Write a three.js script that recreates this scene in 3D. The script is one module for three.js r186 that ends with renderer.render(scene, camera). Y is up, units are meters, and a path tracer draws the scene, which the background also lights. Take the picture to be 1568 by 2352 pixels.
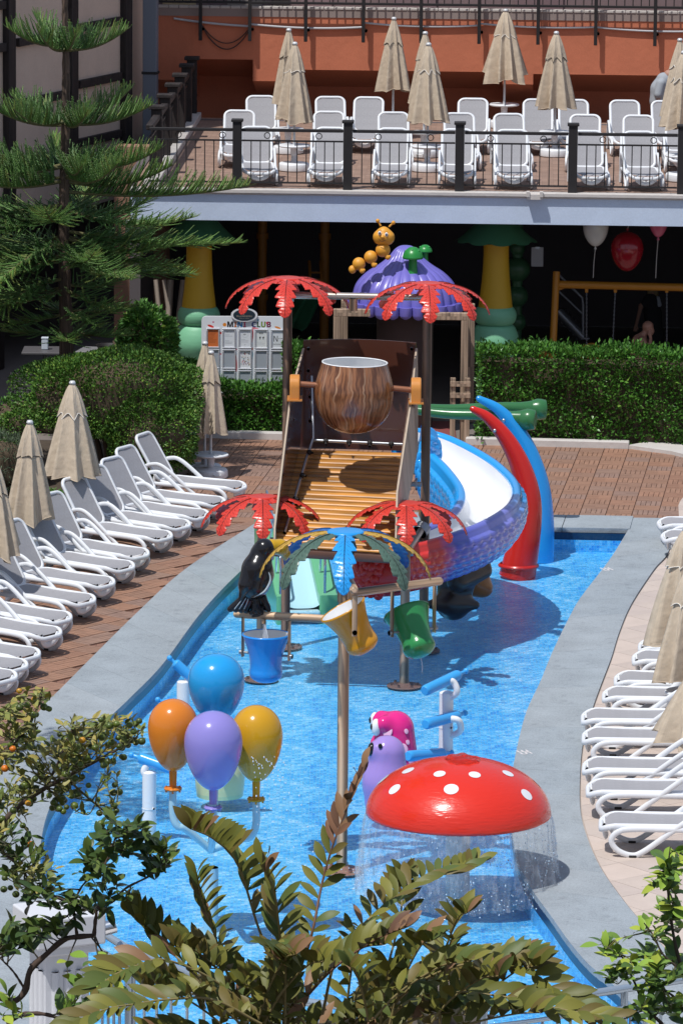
import * as THREE from 'three';
import { mergeGeometries } from 'three/addons/utils/BufferGeometryUtils.js';
import { RoundedBoxGeometry } from 'three/addons/geometries/RoundedBoxGeometry.js';
import { MarchingCubes } from 'three/addons/objects/MarchingCubes.js';

// ---------------------------------------------------------------- camera, sky, sun, exposure
const scene = new THREE.Scene();
const F = 11500, EYE = 14.6, PITCH = THREE.MathUtils.degToRad(10.4), ROLL = 0.009;   // focal length in pixels of a 1568 x 2352 view, eye height, downward tilt, slight roll
const camera = new THREE.PerspectiveCamera(2 * Math.atan(1176 / F) * 180 / Math.PI, 682 / 1024, 0.5, 500);
camera.position.set(0, EYE, 0);
camera.rotation.set(-PITCH, 0, ROLL);
camera.updateMatrixWorld();

const SKY = 0.54;   // strength of the sky
const SUN = new THREE.Vector3(-0.30, 1, 0.36).normalize();
// a clear summer sky: pale near the horizon, blue overhead, brighter round the sun
{
  const w = 256, hh = 128, d = new Float32Array(w * hh * 4);
  for (let y = 0; y < hh; y++) for (let x = 0; x < w; x++) {
    const el = ((y + 0.5) / hh - 0.5) * Math.PI, az = ((x + 0.5) / w - 0.5) * 2 * Math.PI, dir = new THREE.Vector3(Math.cos(az) * Math.cos(el), Math.sin(el), Math.sin(az) * Math.cos(el));
    const up = Math.max(0, dir.y), k = Math.pow(1 - up, 2.2), g = 0.9 * Math.pow(Math.max(0, dir.dot(SUN)), 10), i = (y * w + x) * 4;
    const c = el > 0 ? [0.37 + 0.48 * k + g, 0.51 + 0.44 * k + g, 0.80 + 0.32 * k + g] : [0.34, 0.31, 0.28];
    for (let q = 0; q < 3; q++) d[i + q] = c[q] * SKY; d[i + 3] = 1;
  }
  const sky = new THREE.DataTexture(d, w, hh, THREE.RGBAFormat, THREE.FloatType);
  sky.mapping = THREE.EquirectangularReflectionMapping; sky.magFilter = THREE.LinearFilter; sky.needsUpdate = true;
  scene.background = sky; scene.environment = sky;
}
const sun = new THREE.DirectionalLight(new THREE.Color(1, 0.97, 0.925), 3.85);
sun.position.copy(SUN).multiplyScalar(90).add(new THREE.Vector3(0, 0, -70));
sun.target.position.set(0, 0, -70);
sun.castShadow = true; sun.shadow.mapSize.set(4096, 4096); sun.shadow.radius = 1.2;
Object.assign(sun.shadow.camera, { left: -40, right: 40, top: 60, bottom: -60, near: 1, far: 220 });
scene.add(sun, sun.target);

const renderer = new THREE.WebGLRenderer({ antialias: true });
renderer.toneMapping = THREE.LinearToneMapping;
renderer.toneMappingExposure = 1.0;
renderer.shadowMap.enabled = true;

// ---------------------------------------------------------------- helpers
const v3 = (x, y, z) => new THREE.Vector3(x, y, z);
const rad = THREE.MathUtils.degToRad, { lerp, clamp } = THREE.MathUtils;
const rng = (s) => () => { s = (s + 0x6d2b79f5) | 0; let t = Math.imul(s ^ (s >>> 15), 1 | s); t = (t + Math.imul(t ^ (t >>> 7), 61 | t)) ^ t; return ((t ^ (t >>> 14)) >>> 0) / 4294967296; };
// surveying: a sight line of the view, met with a level plane, an upright plane across the view, or any plane
function sight(x, y) { const a = x - 784, b = 1176 - y, u = (a * Math.cos(ROLL) - b * Math.sin(ROLL)) / F, v = (a * Math.sin(ROLL) + b * Math.cos(ROLL)) / F; return v3(u, -Math.sin(PITCH) + v * Math.cos(PITCH), -Math.cos(PITCH) - v * Math.sin(PITCH)); }
function G(x, y, h = 0) { const r = sight(x, y); return r.multiplyScalar((h - EYE) / r.y).add(v3(0, EYE, 0)); }
function V(x, y, d) { const r = sight(x, y); return r.multiplyScalar(-d / r.z).add(v3(0, EYE, 0)); }
function onPlane(x, y, point, normal) { const r = sight(x, y); return r.multiplyScalar(normal.dot(v3(point.x, point.y - EYE, point.z)) / normal.dot(r)).add(v3(0, EYE, 0)); }

const taken = new Map();
function numbered(n) { const k = taken.get(n) || 0; taken.set(n, k + 1); return k ? n + '_' + String(k).padStart(3, '0') : n; }
function std(g) {   // position, normal, uv and an index, so that any two pieces merge
  for (const k of Object.keys(g.attributes)) if (!['position', 'normal', 'uv', 'color'].includes(k)) g.deleteAttribute(k);
  const n = g.attributes.position.count;
  if (!g.attributes.uv) g.setAttribute('uv', new THREE.BufferAttribute(new Float32Array(n * 2), 2));
  if (!g.attributes.normal) g.computeVertexNormals();
  if (!g.index) g.setIndex([...Array(n).keys()]);
  g.morphAttributes = {}; g.clearGroups();
  return g;
}
function mg(list) { list = list.flat(9).map(std); return list.length === 1 ? list[0] : mergeGeometries(list); }
function add(name, geos, mat, parent = scene, ud) {
  const g = geos.isBufferGeometry ? std(geos) : mg(geos);
  const m = new THREE.Mesh(g, mat); m.name = parent === scene ? numbered(name) : name;
  m.castShadow = m.receiveShadow = true; parent.add(m);
  if (ud) Object.assign(m.userData, ud);
  return m;
}
function thing(name, label, category, at = v3(0, 0, 0), turn = 0, group) {
  const o = new THREE.Group(); o.name = numbered(name); o.position.copy(at); o.rotation.y = turn; scene.add(o);
  o.userData = { label, category }; if (group) o.userData.group = group;
  return o;
}
function tag(o, label, category, group) { Object.assign(o.userData, { label, category }); if (group) o.userData.group = group; return o; }
function copy(src, at, turn, label, group) {
  const o = src.clone(); o.name = numbered(src.userData.base || src.name); o.position.copy(at); o.rotation.y = turn; scene.add(o);
  o.userData = { ...src.userData, label }; if (group) o.userData.group = group;
  return o;
}
const struct = (name, geos, mat) => add(name, geos, mat, scene, { kind: 'structure' });
const STUFF = { kind: 'stuff' };
const mv = (g, x = 0, y = 0, z = 0, rx = 0, ry = 0, rz = 0, s = 1) => g.applyMatrix4(new THREE.Matrix4().compose(v3(x, y, z), new THREE.Quaternion().setFromEuler(new THREE.Euler(rx, ry, rz, 'YXZ')), Array.isArray(s) ? v3(...s) : v3(s, s, s)));
function metres(g, k = 1) {   // uv in metres from the side that a face looks to
  const p = g.attributes.position, n = g.attributes.normal, uv = new Float32Array(p.count * 2);
  for (let i = 0; i < p.count; i++) {
    const x = Math.abs(n.getX(i)), y = Math.abs(n.getY(i)), z = Math.abs(n.getZ(i));
    if (y > x && y > z) { uv[2 * i] = p.getX(i); uv[2 * i + 1] = p.getZ(i); } else if (x > z) { uv[2 * i] = p.getZ(i); uv[2 * i + 1] = p.getY(i); } else { uv[2 * i] = p.getX(i); uv[2 * i + 1] = p.getY(i); }
    uv[2 * i] *= k; uv[2 * i + 1] *= k;
  }
  g.setAttribute('uv', new THREE.BufferAttribute(uv, 2));
  return g;
}
const box = (w, h, d, x = 0, y = 0, z = 0, ry = 0, rx = 0, rz = 0) => mv(metres(new THREE.BoxGeometry(w, h, d)), x, y, z, rx, ry, rz);
const rbox = (w, h, d, r, x = 0, y = 0, z = 0, ry = 0, rx = 0, rz = 0) => mv(metres(std(new RoundedBoxGeometry(w, h, d, 2, Math.min(r, w / 2.01, h / 2.01, d / 2.01)))), x, y, z, rx, ry, rz);
const sph = (r, x = 0, y = 0, z = 0, s = [1, 1, 1], n = 24) => mv(new THREE.SphereGeometry(r, n, Math.ceil(n * 0.7)), x, y, z, 0, 0, 0, s);
const lathe = (pts, n = 32, x = 0, y = 0, z = 0) => mv(new THREE.LatheGeometry(pts.map((p) => new THREE.Vector2(Math.max(p[0], 1e-4), p[1])), n), x, y, z);
function spl(pts, n = 24, closed = false, tension = 0.5) { return new THREE.CatmullRomCurve3(pts.map((p) => (p.isVector3 ? p : v3(...p))), closed, 'catmullrom', tension).getPoints(n); }
function smooth2(pts, n) { return spl(pts.map((p) => v3(p[0], p[1], 0)), n).map((p) => [p.x, p.y]); }
// a tube along points; r is a number or t => radius or [across, up]; the uv runs round (metres) and along (metres)
function sweep(P, r, n = 8, o = {}) {
  P = P.map((p) => (p.isVector3 ? p : v3(...p)));
  const R = typeof r === 'function' ? r : () => r, m = P.length, pos = [], nor = [], uv = [], idx = [];
  const T = P.map((p, i) => { const a = P[o.closed ? (i - 1 + m) % m : Math.max(0, i - 1)], b = P[o.closed ? (i + 1) % m : Math.min(m - 1, i + 1)]; return b.clone().sub(a).normalize(); });
  let up = (o.up || (Math.abs(T[0].y) > 0.9 ? v3(0, 0, 1) : v3(0, 1, 0))).clone();
  let len = 0;
  const rings = o.closed ? m + 1 : m;
  for (let j = 0; j < rings; j++) {
    const i = j % m, t = T[i];
    if (j) len += P[i].distanceTo(P[(j - 1) % m]);
    if (o.fixed) up = o.up.clone();
    up.addScaledVector(t, -up.dot(t)).normalize();
    const side = new THREE.Vector3().crossVectors(t, up);
    let q = R(rings > 1 ? j / (rings - 1) : 0); if (!Array.isArray(q)) q = [q, q];
    for (let k = 0; k <= n; k++) {
      const a = (k / n) * Math.PI * 2 + (o.turn || 0), sq = o.square || 1;
      let c = Math.cos(a), s = Math.sin(a);
      if (sq !== 1) { c = Math.sign(c) * Math.abs(c) ** sq; s = Math.sign(s) * Math.abs(s) ** sq; }
      pos.push(P[i].x + side.x * c * q[0] + up.x * s * q[1], P[i].y + side.y * c * q[0] + up.y * s * q[1], P[i].z + side.z * c * q[0] + up.z * s * q[1]);
      const nn = side.clone().multiplyScalar(Math.cos(a) * q[1]).addScaledVector(up, Math.sin(a) * q[0]).normalize();
      nor.push(nn.x, nn.y, nn.z);
      uv.push((k / n) * Math.PI * 2 * 0.5 * (q[0] + q[1]), len);
    }
  }
  for (let j = 0; j < rings - 1; j++) for (let k = 0; k < n; k++) { const a = j * (n + 1) + k, b = a + n + 1; idx.push(a, a + 1, b, b, a + 1, b + 1); }
  if (!o.closed && o.caps !== false) for (const e of [0, rings - 1]) {
    const c = pos.length / 3, i = e ? m - 1 : 0, t = T[i].clone().multiplyScalar(e ? 1 : -1);
    pos.push(P[i].x, P[i].y, P[i].z); nor.push(t.x, t.y, t.z); uv.push(0, 0);
    for (let k = 0; k <= n; k++) { const s = (e * (n + 1) + k) * 3; pos.push(pos[s], pos[s + 1], pos[s + 2]); nor.push(t.x, t.y, t.z); uv.push(0, 0); }
    for (let k = 0; k < n; k++) e ? idx.push(c, c + 1 + k, c + 2 + k) : idx.push(c, c + 2 + k, c + 1 + k);
  }
  const g = new THREE.BufferGeometry();
  g.setAttribute('position', new THREE.Float32BufferAttribute(pos, 3)); g.setAttribute('normal', new THREE.Float32BufferAttribute(nor, 3)); g.setAttribute('uv', new THREE.Float32BufferAttribute(uv, 2)); g.setIndex(idx);
  // outward check: flip when the winding looks inwards
  const A = v3(...pos.slice(0, 3)), i0 = idx.slice(0, 3).map((i) => v3(pos[3 * i], pos[3 * i + 1], pos[3 * i + 2]));
  const fn = i0[1].clone().sub(i0[0]).cross(i0[2].clone().sub(i0[0]));
  if (fn.dot(v3(nor[3 * idx[0]], nor[3 * idx[0] + 1], nor[3 * idx[0] + 2])) < 0) for (let i = 0; i < (rings - 1) * n * 6; i += 3) { const q = idx[i + 1]; idx[i + 1] = idx[i + 2]; idx[i + 2] = q; }
  g.setIndex(idx);
  if (o.fit) {   // normals that follow the changing radius, joined across the seam
    g.computeVertexNormals(); const N = g.attributes.normal;
    for (let j = 0; j < rings; j++) { const a = j * (n + 1), b = a + n, q = v3(N.getX(a) + N.getX(b), N.getY(a) + N.getY(b), N.getZ(a) + N.getZ(b)).normalize(); N.setXYZ(a, q.x, q.y, q.z); N.setXYZ(b, q.x, q.y, q.z); }
  }
  return g;
}
const cyl = (a, b, r1, r2 = r1, n = 12) => sweep([a, b], (t) => lerp(r1, r2, t), n);
function prism(pts, y0, y1) {   // a level plate: pts are [x, z]
  const s = new THREE.Shape(pts.map((p) => new THREE.Vector2(p[0], -p[1])));
  const g = new THREE.ExtrudeGeometry(s, { depth: y1 - y0, bevelEnabled: false });
  return metres(std(mv(g, 0, y0, 0, -Math.PI / 2)));
}
function sheet(pts, y, holes = []) {
  const s = new THREE.Shape(pts.map((p) => new THREE.Vector2(p[0], -p[1])));
  s.holes = holes.map((h) => new THREE.Path(h.map((p) => new THREE.Vector2(p[0], -p[1]))));
  return metres(std(mv(new THREE.ShapeGeometry(s), 0, y, 0, -Math.PI / 2)));
}
function plate(pts, thick, bevel = 0) {   // an upright plate in x, y, thickness along z, centred
  const s = new THREE.Shape(pts.map((p) => new THREE.Vector2(p[0], p[1])));
  const g = new THREE.ExtrudeGeometry(s, { depth: thick - 2 * bevel, bevelEnabled: bevel > 0, bevelSize: bevel, bevelThickness: bevel, bevelSegments: 2 });
  return metres(std(mv(g, 0, 0, -thick / 2 + bevel)));
}
function tint(g, f) {   // vertex colours, linear: f(position) => [r, g, b]
  const p = g.attributes.position, c = new Float32Array(p.count * 3), q = v3(0, 0, 0);
  for (let i = 0; i < p.count; i++) { q.fromBufferAttribute(p, i); c.set(typeof f === 'function' ? f(q, i) : f, 3 * i); }
  g.setAttribute('color', new THREE.BufferAttribute(c, 3)); return g;
}
// a smooth body: bones are [ax, ay, az, bx, by, bz, ra, rb]; joined with a smooth minimum and meshed
function body(bones, cell, k = 0.03) {
  let lo = [1e9, 1e9, 1e9], hi = [-1e9, -1e9, -1e9];
  for (const b of bones) for (let e = 0; e < 2; e++) for (let c = 0; c < 3; c++) { const r = b[6 + e] + 3 * cell + k; lo[c] = Math.min(lo[c], b[3 * e + c] - r); hi[c] = Math.max(hi[c], b[3 * e + c] + r); }
  const size = Math.max(hi[0] - lo[0], hi[1] - lo[1], hi[2] - lo[2]), n = Math.min(110, Math.ceil(size / cell)), half = n / 2, c0 = [0, 1, 2].map((c) => (lo[c] + hi[c]) / 2), S = size / 2;
  const mc = new MarchingCubes(n, new THREE.MeshStandardMaterial(), false, false, 120000);
  for (let z = 0; z < n; z++) for (let y = 0; y < n; y++) for (let x = 0; x < n; x++) {
    const px = ((x - half) / half) * S + c0[0], py = ((y - half) / half) * S + c0[1], pz = ((z - half) / half) * S + c0[2];
    let d = 1e9;
    for (const b of bones) {
      const ux = b[3] - b[0], uy = b[4] - b[1], uz = b[5] - b[2], L = ux * ux + uy * uy + uz * uz;
      const t = L ? clamp(((px - b[0]) * ux + (py - b[1]) * uy + (pz - b[2]) * uz) / L, 0, 1) : 0;
      const q = Math.hypot(px - b[0] - t * ux, py - b[1] - t * uy, pz - b[2] - t * uz) - lerp(b[6], b[7], t);
      const h = Math.max(k - Math.abs(d - q), 0) / k;
      d = Math.min(d, q) - h * h * k * 0.25;
    }
    mc.field[x + y * n + z * n * n] = -d;
  }
  mc.isolation = 0; mc.update();
  const g = new THREE.BufferGeometry();
  g.setAttribute('position', new THREE.Float32BufferAttribute(mc.positionArray.slice(0, mc.count * 3), 3));
  g.setAttribute('normal', new THREE.Float32BufferAttribute(mc.normalArray.slice(0, mc.count * 3), 3));
  g.applyMatrix4(new THREE.Matrix4().compose(v3(...c0), new THREE.Quaternion(), v3(S, S, S)));
  const nn = g.attributes.normal, pp = g.attributes.position, e1 = v3(0, 0, 0), e2 = v3(0, 0, 0), a = v3(0, 0, 0), b2 = v3(0, 0, 0), c2 = v3(0, 0, 0);
  // normals must look outwards; the field's own may point in
  let agree = 0;
  for (let i = 0; i < Math.min(pp.count, 900); i += 3) { a.fromBufferAttribute(pp, i); b2.fromBufferAttribute(pp, i + 1); c2.fromBufferAttribute(pp, i + 2); e1.subVectors(b2, a).cross(e2.subVectors(c2, a)); a.fromBufferAttribute(nn, i); agree += Math.sign(e1.dot(a)); }
  if (agree < 0) for (let i = 0; i < nn.count * 3; i++) nn.array[i] *= -1;
  return std(g);
}

// ---------------------------------------------------------------- textures and materials
function hash2(x, y, s) { let h = Math.imul(x, 374761393) + Math.imul(y, 668265263) + Math.imul(s, 1274126177); h = Math.imul(h ^ (h >>> 13), 1274126177); return ((h ^ (h >>> 16)) >>> 0) / 4294967296; }
function vn(x, y, per, s) {
  const ix = Math.floor(x), iy = Math.floor(y), fx = x - ix, fy = y - iy, w = (t) => ((t % per) + per) % per, sx = fx * fx * (3 - 2 * fx), sy = fy * fy * (3 - 2 * fy);
  const a = hash2(w(ix), w(iy), s), b = hash2(w(ix + 1), w(iy), s), c = hash2(w(ix), w(iy + 1), s), d = hash2(w(ix + 1), w(iy + 1), s);
  return lerp(lerp(a, b, sx), lerp(c, d, sx), sy);
}
function fbm(u, v, per, oct, s) { let t = 0, a = 0.5, p = per, k = 0; for (let i = 0; i < oct; i++) { t += a * vn(u * p, v * p, p, s + i); k += a; a *= 0.5; p *= 2; } return t / k; }
const toS = (c) => (c <= 0.0031308 ? c * 12.92 : 1.055 * c ** (1 / 2.4) - 0.055);
function tex(w, h, f, color = false, rep = [1, 1]) {
  const d = new Uint8Array(w * h * 4);
  for (let y = 0; y < h; y++) for (let x = 0; x < w; x++) {
    let c = f(x / w, y / h, x, y); if (!Array.isArray(c)) c = [c, c, c];
    const i = (y * w + x) * 4;
    for (let k = 0; k < 3; k++) d[i + k] = Math.round(255 * clamp(color ? toS(clamp(c[k], 0, 1)) : c[k], 0, 1));
    d[i + 3] = c.length > 3 ? Math.round(255 * clamp(c[3], 0, 1)) : 255;
  }
  const t = new THREE.DataTexture(d, w, h); t.wrapS = t.wrapT = THREE.RepeatWrapping; t.magFilter = THREE.LinearFilter; t.minFilter = THREE.LinearMipmapLinearFilter; t.generateMipmaps = true;
  if (color) t.colorSpace = THREE.SRGBColorSpace;
  t.repeat.set(...rep); t.needsUpdate = true;
  return t;
}
const again = (t, a, b = a) => { const q = t.clone(); q.repeat.set(a, b); q.needsUpdate = true; return q; };
const mat = (c, r = 0.6, o = {}) => new THREE.MeshStandardMaterial({ color: new THREE.Color().setRGB(...c), roughness: r, side: THREE.DoubleSide, ...o });
const phy = (c, r = 0.6, o = {}) => new THREE.MeshPhysicalMaterial({ color: new THREE.Color().setRGB(...c), roughness: r, side: THREE.DoubleSide, ...o });

const tGrain = tex(256, 512, (u, v) => { const w = fbm(u, v, 4, 3, 7) * 0.35; const a = fbm(u + w * 0.16, v * 0.06, 22, 4, 3), b = vn(u * 9 + w * 3, v * 2, 9, 11); const k = clamp(0.15 + 0.95 * a + 0.4 * (b - 0.5), 0.1, 1); return [k, k * 0.97, k * 0.93]; }, true);
const tGrainSoft = tex(256, 512, (u, v) => { const w = fbm(u, v, 4, 3, 7) * 0.35, a = fbm(u + w * 0.16, v * 0.06, 22, 4, 3), k = clamp(0.62 + 0.55 * a, 0.4, 1); return [k, k * 0.98, k * 0.96]; }, true);
const tPole = tex(256, 512, (u, v) => { const w = fbm(u, v, 3, 3, 5); const s = 0.5 + 0.5 * Math.sin((u * 5 + w * 1.1) * 2 * Math.PI), q = fbm(u, v * 0.12, 28, 3, 9); const k = clamp(0.25 + 0.55 * s * s + 0.45 * (q - 0.5), 0.12, 1); return [k, k * 0.9, k * 0.82]; }, true);
const tNoise = tex(512, 512, (u, v) => fbm(u, v, 8, 6, 21));
const tFine = tex(512, 512, (u, v) => 0.55 * vn(u * 256, v * 256, 256, 3) + 0.45 * vn(u * 96, v * 96, 96, 4));
const tGranite = tex(1024, 1024, (u, v) => { const n = fbm(u, v, 5, 5, 31), sp = hash2(Math.floor(u * 512), Math.floor(v * 512), 5), q = vn(u * 190, v * 190, 190, 8); const st = clamp((fbm(u, v, 14, 4, 77) - 0.64) * 5, 0, 1), dot = vn(u * 46, v * 46, 46, 61) > 0.93 ? 0.45 : 0; const k = (0.74 + 0.24 * (n - 0.5) + 0.24 * (sp - 0.5) + 0.18 * (q - 0.5)) * (1 - 0.16 * st) * (1 - dot * 0.35); return [k, k, k]; }, true);
const tPlaster = tex(512, 512, (u, v) => { const k = 0.9 + 0.16 * (fbm(u, v, 6, 5, 13) - 0.5) + 0.08 * (vn(u * 200, v * 200, 200, 2) - 0.5); return [k, k, k]; }, true);
const tWeave = tex(256, 256, (u, v) => { const a = Math.sin(u * 64 * Math.PI) * 0.5 + 0.5, b = Math.sin(v * 64 * Math.PI) * 0.5 + 0.5, n = fbm(u, v, 8, 4, 6); const k = 0.84 + 0.1 * a * b + 0.22 * (n - 0.5); return [k, k, k]; }, true);
const tMosaicCaustics = tex(1024, 1024, (u, v) => {   // small blue glass tiles, paled in places to paint in caustic light, 40 to a side
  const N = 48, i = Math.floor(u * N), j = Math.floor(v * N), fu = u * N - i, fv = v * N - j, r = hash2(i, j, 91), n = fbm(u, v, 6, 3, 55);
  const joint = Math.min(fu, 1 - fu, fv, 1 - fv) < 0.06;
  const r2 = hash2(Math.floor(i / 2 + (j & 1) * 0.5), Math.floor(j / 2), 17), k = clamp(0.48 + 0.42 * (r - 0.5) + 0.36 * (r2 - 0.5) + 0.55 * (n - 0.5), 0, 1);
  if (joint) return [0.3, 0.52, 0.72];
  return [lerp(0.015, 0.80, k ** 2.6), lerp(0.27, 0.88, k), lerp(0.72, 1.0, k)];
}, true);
const tRipple = tex(1024, 1024, (u, v) => { const w = fbm(u, v, 5, 3, 41); const a = 1 - Math.abs(2 * fbm(u + 0.06 * w, v - 0.05 * w, 14, 3, 17) - 1), b = 1 - Math.abs(2 * fbm(u - 0.04 * w, v + 0.03 * w, 30, 3, 23) - 1); return clamp(0.6 * a * a + 0.4 * b * b, 0, 1); });

const M = {
  white: phy([0.74, 0.76, 0.79], 0.42, { bumpMap: tNoise, bumpScale: 0.002 }),
  sling: mat([0.36, 0.355, 0.375], 0.75, { map: again(tWeave, 4), bumpMap: again(tWeave, 4), bumpScale: 0.001 }),
  canvas: mat([0.63, 0.52, 0.395], 0.9, { map: again(tWeave, 2.2), bumpMap: again(tNoise, 1.2), bumpScale: 0.012 }),
  piping: mat([0.78, 0.76, 0.72], 0.8),
  pole: phy([0.62, 0.63, 0.64], 0.32, { metalness: 0.15 }),
  black: mat([0.014, 0.012, 0.013], 0.65, { bumpMap: tNoise, bumpScale: 0.003 }),
  darkWood: mat([0.03, 0.022, 0.022], 0.7, { map: again(tGrain, 2, 0.6) }),
  chrome: mat([0.75, 0.77, 0.8], 0.16, { metalness: 1 }),
  steel: mat([0.5, 0.52, 0.55], 0.35, { metalness: 0.9 }),
  granite: mat([0.40, 0.45, 0.49], 0.72, { map: again(tGranite, 0.45), bumpMap: again(tFine, 1.2), bumpScale: 0.003 }),
  graniteWet: mat([0.30, 0.32, 0.34], 0.45, { map: again(tGranite, 0.6), bumpMap: again(tFine, 1.2), bumpScale: 0.003 }),
  beigeTile: mat([0.60, 0.50, 0.44], 0.6, { map: again(tPlaster, 0.7), bumpMap: tNoise, bumpScale: 0.002 }),
  beigeJoint: mat([0.42, 0.36, 0.32], 0.9),
  stone: mat([0.62, 0.58, 0.55], 0.7, { map: again(tPlaster, 0.9), bumpMap: tNoise, bumpScale: 0.006 }),
  fascia: mat([0.60, 0.70, 0.87], 0.7, { map: again(tPlaster, 0.35), bumpMap: tNoise, bumpScale: 0.003 }),
  orange: mat([0.60, 0.19, 0.10], 0.85, { map: again(tPlaster, 0.4), bumpMap: tNoise, bumpScale: 0.006 }),
  beigeWall: mat([0.72, 0.56, 0.45], 0.9, { map: again(tPlaster, 0.35), bumpMap: tNoise, bumpScale: 0.006 }),
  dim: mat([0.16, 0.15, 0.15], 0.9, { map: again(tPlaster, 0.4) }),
  soil: mat([0.09, 0.065, 0.045], 0.95, { map: again(tGranite, 0.7), bumpMap: tNoise, bumpScale: 0.03 }),
};
const gloss = (c, r = 0.16) => phy(c, r + 0.08, { clearcoat: 0.28, clearcoatRoughness: 0.14, specularIntensity: 0.7, bumpMap: again(tNoise, 0.8), bumpScale: 0.002 });
// ---------------------------------------------------------------- ground, pool, decks
const TURN = rad(-6.5);   // the pool, its play tower and the terrace stand turned by this against the view
const innerL = [[-0.98, -76.91], [-1.5, -74.5], [-2.01, -71.35], [-2.45, -67.66], [-2.82, -65.43], [-3.1, -63.74], [-3.45, -60.17], [-3.53, -58.85], [-3.51, -57.36], [-3.44, -56.29], [-3.35, -55.27], [-3.21, -53.95], [-3.11, -53.11], [-2.65, -50.24], [-1.69, -48.12], [0.27, -46.61], [2.68, -47.16]];
const innerR = [[3.29, -49.82], [3.09, -50.93], [2.94, -51.65], [2.73, -52.39], [2.56, -53.28], [2.39, -54.43], [2.21, -55.65], [2.11, -56.73], [2.08, -57.57], [2.09, -59.72], [2.2, -61.75], [2.45, -64.67], [2.73, -66.79], [3.01, -69.01], [3.41, -71.82], [3.64, -73.13], [4.13, -75.64], [4.55, -78.13]];
const curve2 = (pts, n) => spl(pts.map((p) => [p[0], 0, p[1]]), n).map((p) => [p.x, p.z]);
const inner = [...curve2([...innerL, ...innerR], 150), [3.18, -78.22], [-1.04, -78.47], [-0.99, -77.83]];
const outerL = curve2([[-1.34, -78.52], [-2.33, -74.66], [-2.92, -71.4], [-3.7, -66.46], [-3.96, -64.7], [-4.26, -61.57], [-4.38, -58.39], [-4.31, -55.46], [-4.03, -52.48], [-3.31, -48.69]], 60);
const outerR = curve2([[4.3, -48.92], [3.73, -52.28], [3.36, -54.39], [3.18, -55.58], [3.05, -56.66], [2.97, -57.89], [2.94, -59.22], [3, -60.87], [3.14, -63.07], [3.36, -65.12], [3.56, -66.71], [3.78, -68.4], [3.98, -70.13], [4.27, -72.2], [4.77, -74.91], [5.05, -76.18], [5.39, -78.97]], 70);
struct('ground', sheet([[-220, 90], [220, 90], [220, -260], [-220, -260]], -0.62), M.soil);

const tDeck = tex(512, 512, (u, v) => { const a = Math.floor(u * 8), s = u * 8 - a, n = fbm(u * 0.5, v, 18, 4, 12); const k = (0.75 + 0.5 * (hash2(a, 0, 4) - 0.5) + 0.5 * (n - 0.5)) * (s < 0.06 ? 0.35 : 1); return [k, k * 0.97, k * 0.95]; }, true);
const brownBase = mat([0.26, 0.14, 0.10], 0.8, { map: again(tDeck, 1.2) });
// brown deck under the tiles: left bank and back, as plates round the pool
const deck = thing('deck', '', ''); deck.userData = { kind: 'structure' };
const deckLeftEdge = [[-2.93, -82.3], [-3.42, -81.02], [-4.25, -77.67], [-4.99, -73.6], [-5.66, -69.57], [-6.15, -64.73], [-6.46, -59.04], [-6.71, -45.47]];
add('bed', [prism([...outerL, [-3.34, -45.56], ...[...deckLeftEdge].reverse(), [-2.84, -87.21], [6.37, -86.5], [5.87, -82.75], [5.5, -80.59], [5.39, -78.97]], -0.3, -0.022)], brownBase, deck);
struct('terrace_paving', prism([...outerR, [5.5, -80.59], [6.14, -83.77], [13.78, -82.91], [15.7, -42.91], [4.39, -42.6]], -0.3, -0.012), M.beigeJoint);
struct('planting_bed', prism([[-16, -45.3], [-16, -86.4], [-2.84, -87.21], ...deckLeftEdge], -0.3, -0.03), M.soil);
struct('back_paving', prism([[-22, -86.4], [22, -86.4], [22, -125], [-22, -125]], -0.3, -0.02), mat([0.20, 0.17, 0.155], 0.85, { map: again(tPlaster, 0.5) }));

function inside(p, poly) { let c = false; for (let i = 0, j = poly.length - 1; i < poly.length; j = i++) if ((poly[i][1] > p[1]) !== (poly[j][1] > p[1]) && p[0] < ((poly[j][0] - poly[i][0]) * (p[1] - poly[i][1])) / (poly[j][1] - poly[i][1]) + poly[i][0]) c = !c; return c; }
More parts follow.
